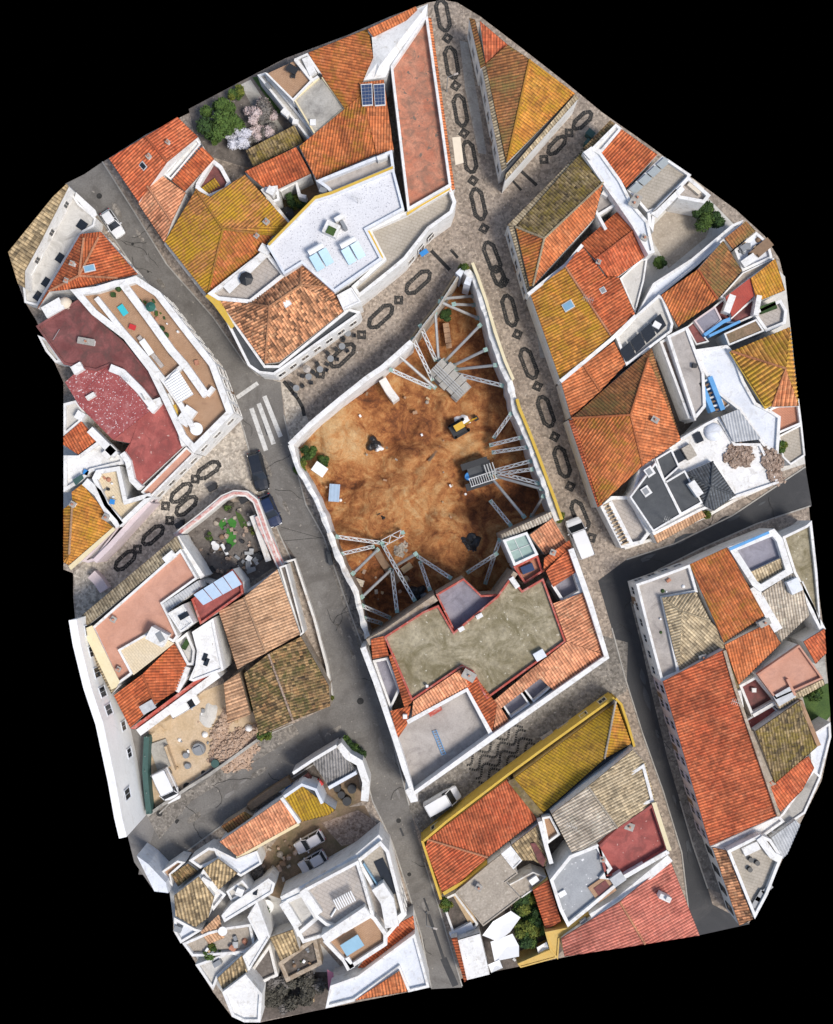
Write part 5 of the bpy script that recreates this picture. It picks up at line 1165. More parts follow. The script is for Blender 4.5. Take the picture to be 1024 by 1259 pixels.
t = terrace('white_annex', 'white and grey corner terrace right of the grass covered shed', '926,384 960,368 968,382 966,398 942,408 932,394', 3.4, cat='annex', floor='floor_slab', par=.5, pw=.35); part_box(t, 'planter', 943, 379, 3.4, 2.0, .9, .5, -20, 'leaf_dark')
t = terrace('grey_flat_house', 'long slate grey flat roof between two white walls', '820,413 845,401 855,428 866,458 868,500 854,517', 4.6, floor='bitumen', par=.25, pw=.35, pmat='stucco')
terraceparts(t, '811,420 822,414 856,517 846,514', 3.6, floor='rubble_brown', par=.5, pw=.3, fname='side_passage'); part_box(t, 'vent', 853, 450, 4.6, .5, .5, .5, 0, 'black_plastic'); [x.data.materials.__setitem__(0, MAT['floor_grey']) for x in kids(t) if x.name.startswith('terrace_floor')]
t = terrace('white_terrace_house', 'dazzling white roof terrace flowing around the grey flat roof', '853,430 894,424 903,433 915,468 930,495 946,503 960,512 957,560 938,548 908,504 880,482 866,458', 4.0, floor='stucco_blue', par=.35, pw=.35)
t = thing('blue_stair', 'bright blue painted metal stair frame beside the grey flat roof', 'stair', P(876, 486))
for a, b in (((862, 470), (877, 506)), ((873, 463), (889, 504))): strip([a, b], .55, 3.2, 4.6).build('stringer', 'paint_blue', t)
for i in range(8):
    k = i / 7.5 + .03; a = (862 + 15 * k, 470 + 36 * k); b = (873 + 16 * k, 463 + 41 * k)
    m = MB(); c = (P(*a, 4.2) + P(*b, 4.2)) / 2; d = P(*b, 4.2) - P(*a, 4.2); m.box(c, (d.length, .22, .08), math.atan2(d.y, d.x)); m.build('tread', 'timber_dark' if i % 2 else 'stucco', t)
t = terrace('brown_terrace', 'narrow terrace with brown boards beside the blue stair', '879,466 886,464 898,497 890,503', 3.4, cat='balcony', floor='floor_brown', par=.3, pw=.15)
t = house('tiled_house', 'coarse yellow and orange hip roof cut off by the right border', 'A 899,432,5 B 971,402,5 X 966,453,7 D 941,499,5 E 949,500,5 F 982,499,5', 'AXB ADEX XEF XFB', 'tile_bigyellow', ridge='AX XE', per=.5, amp=.085, mats=['tile_bigyellow', 'tile_bigyellow', 'tile_bigorange', 'tile_bigyellow'], ridgemat='tile_bigorange')
poly_box(t, 'eaves_board', '897,433 900,430 946,500 941,503', 4.6, 4.8, 'paint_yellow')
t = terrace('terracotta_terrace', 'small terracotta balcony with a green pot on the right border', '936,508 952,500 982,490 986,521 958,533', 3.4, cat='balcony', floor='floor_terracotta', par=.5, pw=.25)
t = terrace('beige_annex', 'beige terrace with a straw patterned edge near the dark street', '957,536 986,521 990,560 972,572 962,562', 2.6, cat='annex', floor='floor_beige', par=.3, pw=.2)
# house with the black roof
t = thing('black_roof_house', 'white house with a black flat roof and a slate hip beside the dark street', 'house', P(820, 620))
terraceparts(t, '786,574 808,560 838,538 868,520 884,512 904,545 935,545 958,594 905,612 862,628 804,658 776,612', 4.2, floor='stucco', par=.3, pw=.3)
terraceparts(t, '774,611 806,568 838,633 803,654', 5.4, floor='bitumen', par=.15, pw=.2, fname='black_roof')
terraceparts(t, '806,568 815,594 842,578 864,618 837,633', 5.2, floor='bitumen', par=.15, pw=.2, fname='black_roof')
terraceparts(t, '806,564 826,552 836,574 816,592', 4.8, floor='bitumen', par=.3, pw=.2, fname='black_roof')
roofparts(t, 'A 844,581,5 B 876,567,5 X 874,598,6.2 C 904,609,5 D 878,628,5 E 866,622,5', 'AXB AEX XEDC XCB', 'tile_slate', ridge='AX XB XE XC', wall='stucco')
roofparts(t, 'A 803,657,3.6 B 862,626,3.6 C 868,635,3.0 D 808,668,3.0', 'ADCB', 'tile_peach', wall='stucco')
v, f, uv = corrugate([[P(886, 512, 5.2), P(902, 544, 4.8), P(936, 540, 4.8), P(908, 503, 5.2)]], .34, .06); mk('shed_roof', v, f, 'zinc', t, uv)
for a, b in ((798, 580), (794, 604)): o = part_box(t, 'skylight', a, b, 5.4, 1.0, 1.1, .3, -35, 'stucco'); part_box(t, 'pane', a, b, 5.7, .6, .7, .04, -35, 'grey_plastic')
part_box(t, 'chimney', 853, 601, 5.2, .9, 1.9, .9, -35, 'stucco'); part_box(t, 'stair_well', 858, 538, 4.3, .9, 1.2, .25, -25, 'glass_dark'); part_box(t, 'stair_well', 836, 560, 4.3, 1.6, 1.4, .1, -30, 'glass_dark'); part_box(t, 'stair_box', 846, 556, 4.3, 1.2, 1.6, .6, -30, 'floor_beige')
m = MB(); m.dome(P(877, 531, 4.3), 1.1, .6, 18, 5); m.build('dome', 'stucco_blue', t, smooth=True)
t = terrace('patio_house', 'narrow white patio with beams beside the parked delivery van', '738,623 752,610 776,610 800,655 790,668 764,674', 2.8, floor='floor_slab', par=.7, pw=.4)
for i in range(12):
    k = i / 11; a = (742 + 22 * k, 622 + 48 * k); b = (749 + 24 * k, 619 + 47 * k)
    m = MB(); m.bar(P(*a, 3.6), P(*b, 3.6), .09); m.build('beam', 'timber', t)
strip(pts('750,617 776,668'), .5, 2.5, 3.6).build('dividing_wall', 'stucco', t)
freewall('street_wall', 'low white wall with pots along the dark street below the black roof', '768,674 806,662 870,634 905,614 956,592', .35, 0, 1.5, 'stucco_old')
# ------------------------------------------------------------------ south east block
t = house('corner_terrace_house', 'rounded corner house with a grey L shaped terrace around pale tiles', 'A 814,735,5.6 B 856,728,5.4 C 873,763,5.2 D 891,782,5.2 E 890,797,5.0 F 835,828,5.0 G 838,752,6.2', 'AFG GFEDC AGCB', 'tile_sand', ridge='AG GC', mats=['tile_sand', 'tile_sand', 'tile_sand'])
terraceparts(t, '782,718 800,712 848,694 858,728 816,736 836,828 813,838 795,770', 4.6, floor='floor_grey', par=.5, pw=.3); chimney(t, 863, 808, 5.3, -20, .7, .5, .5)
facade(t, (782, 718), (813, 838), 5.1, 6, (2.4,), .9, 1.4, door=(.2,)); facade(t, (782, 718), (848, 694), 5.1, 4, (2.4,), .9, 1.4)
t = house('tiled_house', 'tall orange roof with golden lichen beside the dark street on the right', 'A 848,694,5 B 894,673,5 C 940,757,5.6 D 890,790,5.6', 'ADCB', 'tile_orange', mats=['tile_orange_lichen'])
t = terrace('blue_band_house', 'white house with a blue painted band and a deep grey roof court', '895,673 952,650 962,662 975,704 935,728 925,720', 4.6, floor='felt_violet', par=.9, pw=.75)
poly_box(t, 'painted_band', '896,674 945,653 946,656 898,677', 5.5, 5.58, 'paint_blue'); roofparts(t, 'A 919,705,5.2 B 960,686,5.2 C 974,703,4.7 D 931,725,4.7', 'ADCB', 'tile_grey', wall='stucco', mats=['tile_sand'])
t = house('tiled_house', 'cream ribbed roof with a white water tank right of the grey court', 'A 936,730,5.2 B 972,704,5.4 C 986,718,5.4 D 995,757,4.8 E 961,789,4.8', 'AEDCB', 'tile_cream'); o = part_box(t, 'water_tank', 974, 720, 5.3, 1.4, 1.6, .9, -25, 'stucco_blue')
strip(pts('926,722 945,755 957,775'), 1.1, 0, 5.2).build('wall', 'stucco', t); strip(pts('984,716 1000,752 1012,775'), .7, 0, 4.6).build('parapet', 'stucco', t)
t = terrace('lichen_terrace', 'brown lichen stained roof terrace at the right border', '962,660 991,646 998,640 1005,704 1009,770 1000,750 976,704', 4.2, cat='roof terrace', floor='concrete_lichen', par=.4, pw=.3)
t = house('tiled_house', 'orange roof with a chimney below the tall orange roof', 'A 891,793,5.2 B 944,766,5.4 C 960,791,5.0 D 908,842,4.6', 'ADCB', 'tile_orange'); chimney(t, 938, 765, 5.4, -25, 1.2, .6, .6); strip(pts('889,800 904,840 908,846'), .4, 2, 5).build('gutter', 'tile_olive', t)
t = terrace('salmon_terrace_house', 'salmon roof terrace with two steps near the right border', '931,829 983,793 1012,834 954,860', 5.0, floor='floor_salmon', par=.45, pw=.2, pmat='floor_salmon'); part_box(t, 'canopy', 964, 856, 5.3, 2.3, 1.4, .15, -30, 'zinc'); strip(pts('968,835 978,855'), .3, 5, 5.5).build('step', 'floor_salmon', t)
roofparts(t, 'A 954,864,5.0 B 1012,835,5.0 C 1014,842,4.7 D 958,872,4.7', 'ADCB', 'tile_sand', wall='stucco')
t = house('tiled_annex', 'small orange red roof touching the right border', 'A 988,789,4.8 B 1014,773,4.8 C 1016,803,4.4 D 1003,816,4.4', 'ADCB', 'tile_brightred', cat='annex')
t = terrace('maroon_court', 'small plum coloured court with white bollards between roofs', '909,843 930,831 956,862 924,880', 3.0, cat='courtyard', floor='maroon', par=.8, pw=.3); part_box(t, 'vent', 926, 848, 3.1, .5, .5, .4, 0, 'stucco'); strip(pts('926,880 956,863'), .4, 2, 4.0).build('parapet', 'stucco', t)
t = terrace('red_ledge_house', 'low wine red ledge roof beside the lichen stained tiles', '916,886 948,866 957,874 926,898 920,902', 3.4, cat='annex', floor='red_flat', par=.2, pw=.2); part_box(t, 'chimney', 905, 858, 3.4, .9, 2.0, 1.0, -10, 'stucco')
t = house('large_tiled_house', 'very large red ribbed roof with pink street front on the right side', 'A 815,838,5.6 B 890,799,6.8 C 904,846,6.8 D 957,1002,6.6 E 873,1040,5.4', 'AEDCB', 'tile_brightred', wall='stucco_pink')
facade(t, (815, 838), (873, 1040), 5.5, 9, (1.4, 4.1), 1.0, 1.6, 'stucco_pink', door=(.13, .46, .8)); strip(pts('891,800 904,846 958,1004'), .35, 0, 7.0).build('parapet', 'masonry', t)
t = house('lichen_house', 'grey green lichen roof with a yellow lower edge near the right border', 'A 929,899,5.2 B 983,862,5.4 C 1006,917,5.0 D 953,963,4.8', 'ADCB', 'tile_olive'); strip(pts('922,900 950,966'), .9, 0, 4.6).build('wall', 'concrete_stone', t); strip(pts('984,862 1007,917'), .5, 0, 5.3).build('parapet', 'tile_peach', t)
t = house('tiled_annex', 'dark red lean-to below the grey green lichen roof', 'A 940,966,4.6 B 994,930,4.6 C 1001,944,4.4 D 986,972,4.2 E 960,998,4.2', 'AEDCB', 'tile_brightred', cat='annex', wall='stucco')
t = terrace('grey_strip_roof', 'weathered grey roof strip with rubble on the right border', '942,1018 962,1000 1000,946 1010,955 990,1000 952,1026', 3.8, cat='annex', floor='concrete_pale', par=.2, pw=.25)
t = terrace('white_annex', 'white low roof beside the green plot on the right border', '995,905 1021,888 1022,906 1008,960 998,942', 3.4, cat='annex', floor='stucco_blue', par=.3, pw=.25)
t = terrace('beige_terrace_house', 'pale beige roof terrace with loungers at the lower right', '894,1046 934,1026 948,1032 962,1054 944,1100 928,1130', 5.4, floor='floor_beige', par=.6, pw=.35)
roofparts(t, 'A 876,1042,5.0 B 893,1046,5.6 C 926,1130,5.6 D 909,1138,5.0', 'ADCB', 'tile_brown', wall='stucco', mats=['tile_sand']); [x.data.materials.__setitem__(0, MAT['tile_weathered']) for x in kids(t) if x.name.startswith('roof')]
facade(t, (876, 1042), (909, 1138), 5.0, 4, (2.6,), .8, 2.0, 'black_plastic', 'glass_dark'); part_box(t, 'roof_light', 922, 1042, 5.4, 2.0, 1.0, .5, -25, 'stucco'); strip(pts('934,1030 950,1052 960,1057'), .9, 0, 6.2).build('parapet', 'stucco', t)
t = house('corrugated_house', 'white and grey corrugated roof at the lower right border', 'A 948,1030,4.6 B 978,1008,4.6 C 984,1014,4.6 D 968,1050,4.4 E 962,1056,4.4', 'AEDCB', 'zinc', amp=.06)
t = terrace('white_annex', 'long white ledge above the beige terrace at the foot of the large red roof', '874,1041 958,1003 965,1010 940,1028 893,1046', 4.6, cat='ledge', floor='stucco', par=.3, pw=.3)
# ------------------------------------------------------------------ south west corner
t = house('tiled_house', 'short orange red roof beside the parked cars on the dirt yard', 'A 270,1035,4.2 B 347,982,4.4 C 367,1011,3.8 D 292,1053,3.6', 'ADCB', 'tile_salmon', per=.42, amp=.06); strip(pts('346,981 368,1012'), .4, 0, 4.6).build('parapet', 'stucco', t); strip(pts('291,1055 367,1013'), .4, 0, 3.4).build('parapet', 'paint_cream', t)
t = house('lichen_annex', 'ochre yellow roof joined to the short orange red roof', 'A 349,981,4.2 B 371,966,4.2 C 390,981,4.0 D 412,996,3.8 E 404,1002,3.6 F 368,1011,3.8', 'AFEDCB', 'tile_yellow', cat='annex', per=.42, amp=.06)
strip(pts('349,980 371,965 388,971 396,988'), .35, 0, 4.5).build('parapet', 'stucco_blue', t)
t = house('corrugated_shed', 'corner shed with a dark corrugated roof and white edge walls', 'A 383,936,3.6 B 414,919,3.8 C 437,949,3.4 D 404,967,3.2', 'ADCB', 'zinc_dark', cat='shed', wall='stucco', amp=.06)
strip(pts('360,951 384,935 414,917'), .35, 0, 3.9).build('parapet', 'stucco', t); strip(pts('416,916 428,930 442,938 450,962 448,985'), .9, 0, 3.7).build('parapet', 'stucco', t); strip(pts('404,969 438,950'), .4, 0, 3.8).build('parapet', 'stucco_blue', t)
sheet('yard_clutter', '358,955 384,938 404,968 396,985', .010, 'soil_dark'); sheet('yard_clutter', '398,970 440,952 446,985 414,998', .012, 'earth')
for u, v, r, h, mt, nm, lb in ((360, 965, 1.1, 1.2, 'blue_plastic', 'tarp_bundle', 'blue tarpaulin bundle beside the corrugated shed'), (378, 957, 1.6, 1.5, 'maroon', 'tarp_bundle', 'dark red tarpaulin heap in the shed yard'), (392, 964, .9, 1.2, 'red_plastic', 'crate_stack', 'orange red crate stack under the corrugated roof edge'), (349, 970, 1.0, .9, 'white_plastic', 'crate_stack', 'pale crate stack at the end of the shed yard')):
    m = MB(); c = P(u, v, 0)
    for k in range(4): m.box(c + Vector((R.uniform(-.4, .4), R.uniform(-.4, .4), h * (.3 + .1 * k))), (r * R.uniform(.5, 1), r * R.uniform(.5, 1), h * (.5 + .1 * k)), R.uniform(0, 3))
    tag(m.build(nm, mt), lb, 'clutter')
for k, (u, v) in enumerate(((420, 975), (427, 983), (415, 967), (433, 968))):
    m = MB(); m.cyl(P(u, v), .45 + .1 * (k % 2), .9, 14); tag(m.build('water_barrel', 'black_plastic'), 'black water barrel in the yard beside the corrugated shed', 'barrel', 'barrels in the shed yard')
t = house('ruined_lean_to', 'broken red brown lean-to between the street and the short roof', 'A 272,1016,2.8 B 300,998,2.8 C 310,1004,2.6 D 280,1024,2.6', 'ADCB', 'tile_brown', cat='annex', wall='masonry'); 
freewall('hedge_fence', 'rusty fence overgrown with dry hedge along the side street', '306,993 330,976 356,960', .9, 0, 1.6, 'earth', 'fence')
# white villa
t = thing('white_villa', 'modern white villa with stepped roof terraces near the bottom', 'house', P(425, 1110))
terraceparts(t, '345,1108 374,1094 436,1060 467,1031 474,1042 500,1125 460,1172 427,1194 404,1150 372,1160', 4.6, floor='floor_slab', par=.4, pw=.4)
terraceparts(t, '374,1093 440,1058 450,1090 460,1126 424,1147 400,1138 388,1128', 6.2, floor='floor_slab', par=.7, pw=.35)
terraceparts(t, '438,1058 468,1034 478,1046 498,1124 478,1140 466,1108 446,1072', 5.2, floor='floor_beige', par=.8, pw=.4)
terraceparts(t, '397,1158 424,1140 450,1118 462,1128 476,1148 476,1162 430,1192', 5.6, floor='floor_brown', par=.6, pw=.45)
terraceparts(t, '346,1109 372,1097 392,1130 366,1152', 5.0, floor='patio_white', par=.6, pw=.45)
part_box(t, 'stair_box', 383, 1106, 6.2, .9, 3.4, .8, -35, 'stucco'); part_box(t, 'stair_box', 358, 1122, 5, 1.0, 3.4, .7, -32, 'stucco')
m = strip(pts('398,1156 452,1120'), 1.2, 5, 7.4); m.build('parapet', 'stucco', t); m = strip(pts('464,1090 476,1108 482,1140'), 1.6, 5, 6.6); m.build('parapet', 'stucco', t)
part_box(t, 'roof_opening', 475, 1078, 5.25, 1.2, 4.4, .1, -25 + 0, 'glass_dark'); part_box(t, 'glass_rail', 462, 1082, 5.3, .15, 5.2, .8, -33, 'glass_blue')
o = part_box(t, 'glass_canopy', 433, 1162, 6.5, 2.4, 1.5, .12, -32, 'solar_light'); part_box(t, 'bench', 430, 1182, 5.7, .6, 1.4, .5, -30, 'white_plastic')
strip(pts('346,1106 374,1091 437,1055 468,1029'), .7, 0, 5.4).build('wall', 'stucco', t)
facade(t, (474, 1042), (500, 1125), 5.0, 5, (2.0, 4.0), .8, 1.1)
roofparts(t, 'A 440,1190,3.6 B 482,1140,3.9 C 508,1126,3.6 D 510,1142,3.2 E 468,1188,3.2', 'AEDCB', 'tile_red', wall='stucco')
t = house('tiled_house', 'white walled house with an orange roof corner at the bottom edge', 'A 436,1230,4.6 B 491,1194,5 C 501,1219,4.6', 'ACB', 'tile_orange', wall='stucco', per=.42, amp=.06)
terraceparts(t, '400,1240 406,1212 440,1200 510,1148 528,1214 502,1220 490,1192 436,1231', 4.2, floor='stucco_blue', par=.4, pw=.3)
# jumble of small white houses
t = house('straw_tile_house', 'straw coloured tile roof of a small white house nearest the orange roof', 'A 250,1068,4 B 268,1056,4.2 C 292,1074,4.0 D 269,1094,3.8', 'ADCB', 'tile_straw', per=.42, amp=.07)
t = house('straw_tile_house', 'large straw coloured tile roof on the lower left border', 'A 214,1101,4.6 B 244,1078,4.6 C 263,1103,4.4 D 256,1128,4.2 E 240,1140,4.0 F 216,1126,4.2', 'AFEDCB', 'tile_straw', per=.42, amp=.07)
t = house('straw_tile_house', 'small dark straw tile roof above the large straw coloured one', 'A 210,1075,3.6 B 231,1062,3.6 C 243,1071,3.4 D 219,1090,3.4', 'ADCB', 'tile_moss', per=.42, amp=.07)
t = house('canopy', 'pale slatted canopy over the pink brown terrace', 'A 246,1146,3.4 B 269,1124,3.4 C 276,1153,3.2 D 256,1161,3.2', 'ADCB', 'tile_peach', cat='canopy', wall=None, per=.5, amp=.07)
t = house('straw_tile_house', 'square straw tile roof beside the white gable at the bottom', 'A 267,1203,3.8 B 297,1175,4 C 304,1196,3.8 D 275,1219,3.6', 'ADCB', 'tile_straw', per=.42, amp=.07)
t = house('straw_tile_house', 'grassy straw tile roof beside the brown garden', 'A 332,1153,3.2 B 360,1143,3.2 C 368,1168,3.0 D 345,1181,3.0', 'ADCB', 'tile_straw', cat='shed', per=.42, amp=.07, wall='stucco_old')
t = terrace('white_house', 'white house with a long bright wall in the lower left jumble', '272,1126 284,1112 330,1080 338,1086 335,1098 276,1134', 4.4, floor='stucco', par=.15, pw=.3); facade(t, (276, 1134), (335, 1098), 4.5, 1, (3,), .7, .9); part_box(t, 'roof_light', 314, 1096, 4.42, .5, .8, .1, 10, 'glass_dark')
t = terrace('white_house', 'white gabled house running down to the dark scrub', '304,1128 316,1108 332,1152 306,1194 298,1176 318,1156', 4.4, floor='stucco', par=.12, pw=.25)
t = terrace('white_house', 'white flat roofed house at the bottom left tip of the photo', '273,1220 302,1198 322,1222 320,1257 300,1257 285,1250', 4.2, floor='stucco', par=.3, pw=.35)
t = terrace('roof_terrace', 'pink brown floored terrace with chairs in the lower left jumble', '224,1160 256,1146 280,1140 308,1136 314,1164 300,1172 250,1176 236,1176', 3.0, cat='roof terrace', floor='floor_salmon', par=.5, pw=.3); [x.data.materials.__setitem__(0, MAT['concrete_stone']) for x in kids(t) if x.name.startswith('terrace_floor')]
t = terrace('white_annex', 'white terrace joining the straw tile roofs', '234,1100 250,1068 268,1092 278,1100 262,1120 256,1108', 3.4, cat='annex', floor='stucco', par=.4, pw=.3); part_box(t, 'chimney', 254, 1082, 3.4, 1.2, .9, .9, 30)
t = terrace('white_annex', 'white wall with brown terrace floor behind the side street', '232,1058 256,1042 268,1044 272,1056 246,1068', 3.0, cat='annex', floor='concrete_stone', par=.4, pw=.3)
t = terrace('white_annex', 'white block between the short orange roof and the long bright wall', '262,1042 290,1056 316,1046 322,1062 296,1078 270,1062', 3.2, cat='annex', floor='stucco_blue', par=.3, pw=.25)
t = terrace('brown_terrace', 'rusty brown balcony at the lower left border', '198,1072 218,1058 228,1060 210,1076 212,1090', 3.2, cat='balcony', floor='floor_brown', par=.4, pw=.25)
t = terrace('white_annex', 'narrow white terrace under the pink brown one', '240,1186 284,1170 300,1174 268,1202 262,1218', 3.0, cat='annex', floor='patio_white', par=.4, pw=.3); part_box(t, 'ac_unit', 268, 1182, 3.0, 1.0, .6, .7, -30, 'grey_plastic')
t = terrace('white_annex', 'white yard strip with clutter left of the large straw roof', '214,1128 240,1142 248,1144 222,1160 214,1146', 3.0, cat='annex', floor='stucco_blue', par=.4, pw=.3); part_box(t, 'ac_unit', 220, 1140, 3, .9, .7, .7, 20, 'grey_plastic')
t = terrace('white_annex', 'small white water tank terrace next to the square white block', '278,1096 298,1082 308,1094 292,1104 284,1108', 3.6, cat='annex', floor='patio_white', par=.4, pw=.25); part_box(t, 'water_tank', 296, 1094, 3.6, .9, .9, .9, 20)
t = terrace('walled_garden', 'old walled garden with brown soil behind the villa', '342,1184 388,1150 396,1186 352,1208', 1.4, cat='garden', floor='soil_dark', par=.4, pw=.5, wall='masonry')
t = terrace('walled_garden', 'narrow ruined plot with grey rubble beside the white gable', '306,1196 332,1160 342,1200 316,1212', 1.2, cat='garden', floor='soil_grey', par=.4, pw=.35, wall='stucco_old')
# courtyard of the building yard
t = thing('yard_wall', 'low concrete wall with a worn coping around the building yard', 'wall', P(260, 960)); strip(pts('181,1003 196,992 232,968 258,952 318,909'), .35, 0, 1.0).build('wall', 'concrete_pale', t)
t = thing('tarp_fence', 'fence hung with dark green tarpaulin beside the concrete lane', 'fence', P(182, 950)); strip(pts('180,906 178,948 180,975 183,1001'), .65, 0, 1.7).build('tarpaulin', 'tarp_green', t)
m = MB()
for u, v in pts('180,906 178,930 178,948 180,975 183,1001'): m.bar(P(u, v, 0), P(u, v, 2.1), .05)
m.build('post', 'steel', t)
tag(strip(pts('193,912 204,944'), 2.2, 0, .25).build('concrete_ramp', 'concrete_pale'), 'pale concrete ramp behind the white van in the building yard', 'ramp')
tag(strip(pts('203,918 214,948'), .3, 0, 1.1).build('yard_wall', 'sand'), 'thin rendered wall along the concrete ramp', 'wall')
def heap(name, label, u, v, rx, ry, h, mat, n=0, size=.4, ang=0, cat='heap', rockmat=None):
    c = P(u, v, 0); m = MB(); vs = []; nr, na = 7, 22
    from mathutils import noise as mn
    for i in range(nr + 1):
        for j in range(na):
            a = 2 * math.pi * j / na; r = i / nr * (1 + .6 * mn.noise(Vector((math.cos(a) * 1.5, math.sin(a) * 1.5, u))))
            x, y = r * rx * math.cos(a), r * ry * math.sin(a); q = -math.radians(ang)
            vs.append(c + Vector((x * math.cos(q) - y * math.sin(q), x * math.sin(q) + y * math.cos(q), max(0, h * (1 - (i / nr) ** 1.6) * (1 + .35 * mn.noise(Vector((x * 1.3, y * 1.3, v))))) - (.05 if i == nr else 0))))
    fs = [[i * na + j, (i + 1) * na + j, (i + 1) * na + (j + 1) % na, i * na + (j + 1) % na] for i in range(nr) for j in range(na)]
    m.add(vs, fs)
    t = thing(name, label, cat, c)
    m.build('mound', mat, t, smooth=True)
    if n:
        m = MB()
        for k in range(n):
            a = R.uniform(0, 6.28); r = math.sqrt(R.random()) * 1.05; w_ = 1 + .6 * mn.noise(Vector((math.cos(a) * 1.5, math.sin(a) * 1.5, u))); x, y = r * w_ * rx * math.cos(a), r * w_ * ry * math.sin(a); q = -math.radians(ang)
            s = size * R.uniform(.4, 1.1); M = Matrix.Rotation(R.uniform(0, 3), 3, 'Z') @ Matrix.Rotation(R.uniform(-.6, .6), 3, 'X')
            m.box(c + Vector((x * math.cos(q) - y * math.sin(q), x * math.sin(q) + y * math.cos(q), max(0, h * (1 - r ** 1.6)) + .08)), (s, s * R.uniform(.5, .9), s * R.uniform(.35, .7)), M=M)
        o = m.build('stones', rockmat or mat, t); o['kind'] = 'stuff'
    return t
heap('rubble_pile', 'large pile of pinkish broken bricks in the building yard', 288, 922, 3.0, 2.4, .8, 'brick_rubble', 420, .34, -35)
heap('rubble_pile', 'strip of loose stones above the large brick pile', 271, 896, .9, 2.2, .6, 'brick_rubble', 90, .4, 20)
heap('sand_mound', 'rounded mound of yellow sand near the orange roof', 203, 886, 1.3, 1.0, .8, 'sand'); heap('sand_mound', 'flat sand mound beside the concrete ramp', 192, 898, 1.2, .8, .5, 'sand', ang=-30)
heap('cement_heap', 'pale grey heap of spilled cement in the building yard', 257, 880, 1.1, 1.6, .35, 'patio_white', ang=15)
heap('rubble_pile', 'brown debris pile heaped on the white terrace above the dark street', 896, 562, 1.75, 1.5, .22, 'rubble_brown', 320, .34, 0, 'heap', 'rubble_brown').location.z = 4.25
heap('rubble_pile', 'long heap of brown debris beside the white terrace near the dark street', 934, 573, 1.1, 2.2, .22, 'rubble_brown', 380, .34, -20, 'heap', 'rubble_brown').location.z = 4.25
m = MB(); m.cyl(P(245, 920), .85, .7, 20, .75); m.box(P(245, 921) + Vector((0, 0, .8)), (.9, .9, .25), .4); tag(m.build('cement_mixer', 'grey_plastic'), 'round grey mixing tub in the middle of the building yard', 'mixer')
for u, v in ((229, 928), (231, 941)): m = MB(); m.cyl(P(u, v), .45, .5, 16, .35); tag(m.build('bucket', 'grey_plastic'), 'grey bucket on the sand of the building yard', 'bucket', 'buckets in the building yard')
m = MB(); m.cyl(P(266, 937), .5, .9, 16); tag(m.build('barrel', 'tarp_green'), 'green barrel at the yard wall', 'barrel'); m = MB(); m.dome(P(252, 903), .4, .5, 12, 4); tag(m.build('sack', 'white_cloth'), 'white sack lying near the cement heap', 'sack'); m = MB(); m.dome(P(306, 895), .5, .6, 10, 4); tag(m.build('sack', 'white_cloth'), 'white sack beside the small peach shed', 'sack')
# ------------------------------------------------------------------ building site: kept walls and steel bracing
def sitewall(label, line, w, mat, cope, z1=4.0, rough=True):
    pl = pts(line)
    c = P(*pl[len(pl) // 2], 4); c.z = -3.5
    t = thing('retained_wall', label, 'wall', c)
    # one ribbon with an uneven broken crest
    from mathutils import noise as mn
    pw = [P(u, v, 4) for u, v in pl]; rows = []
    for k, (a, b) in enumerate(zip(pw, pw[1:])):
        n = max(1, int((b - a).length / .35)); d = (b - a).normalized(); q = Vector((-d.y, d.x, 0))
        for i in range(n + (k == len(pw) - 2)):
            c = a.lerp(b, i / n); r = 1 if rough else .12
            wl = w / 2 * (1 + r * .55 * mn.noise(c * .9)); wr = w / 2 * (1 + r * .55 * mn.noise(c * .9 + Vector((7, 3, 1))))
            h = z1 + r * (.45 * mn.noise(c * .45) + .25 * mn.noise(c * 1.7) - .12)
            L_, R_ = c + q * wl, c - q * wr
            rows.append([Vector((L_.x, L_.y, -4)), Vector((L_.x, L_.y, h - r * .12)), Vector((c.x, c.y, h)), Vector((R_.x, R_.y, h - r * .12)), Vector((R_.x, R_.y, -4))])
    lo_ = [p_ for r_ in rows for p_ in r_]; fs = []; fc_ = []
    for i in range(len(rows) - 1):
        for j_ in range(4): (fs if j_ in (0, 3) else fc_).append([i * 5 + j_, i * 5 + j_ + 1, (i + 1) * 5 + j_ + 1, (i + 1) * 5 + j_])
    mk('wall', lo_, fs + [[0, 1, 2, 3, 4], [len(lo_) - 5 + x for x in range(5)]], mat, t)
    mk('crest', lo_, fc_, cope, t)
    return t
t = sitewall('white topped retained wall along the café street on the dig', WALL_NW, .62, 'stucco', 'stucco', rough=False)
t = sitewall('rough grey rendered facade wall along the patterned street on the right of the dig', WALL_E, .75, 'stucco_old', 'stucco')
strip([(u + 3.6, v - 1.2) for u, v in pts("577,325 583,340 594,372 605,410 617,445 627,468")], .35, 0, 4.35, 4.0).build('cornice', 'paint_cream', t)
strip([(u + 4.2, v - 1.2) for u, v in pts("631,492 634,503 646,532 658,563 668,590 677,614 686,640")], .35, 0, 4.35, 4.0).build('cornice', 'paint_yellow', t)
t = sitewall('white retained wall beside the asphalt street with weeds at its corner', WALL_W1, .6, 'stucco', 'stucco')
t = sitewall('crumbling masonry wall with lumps of render beside the asphalt street', WALL_W2, .75, 'masonry', 'stucco_old')
t = thing('hoarding', 'grey plank hoarding with steel rails at the north tip of the dig', 'hoarding', P(535, 380))
for off, z0, z1, w, mm in ((0, -3.5, 3.2, .3, 'concrete_stone'), (5, 0, 2.4, .25, 'timber')):
    strip([(u - off * .7, v - off * .6) for u, v in pts(WALL_NA)], w, z0, z1, 4).build('boards', mm, t)
m = MB(); pn = [P(u, v, 4) for u, v in pts(WALL_NA)]
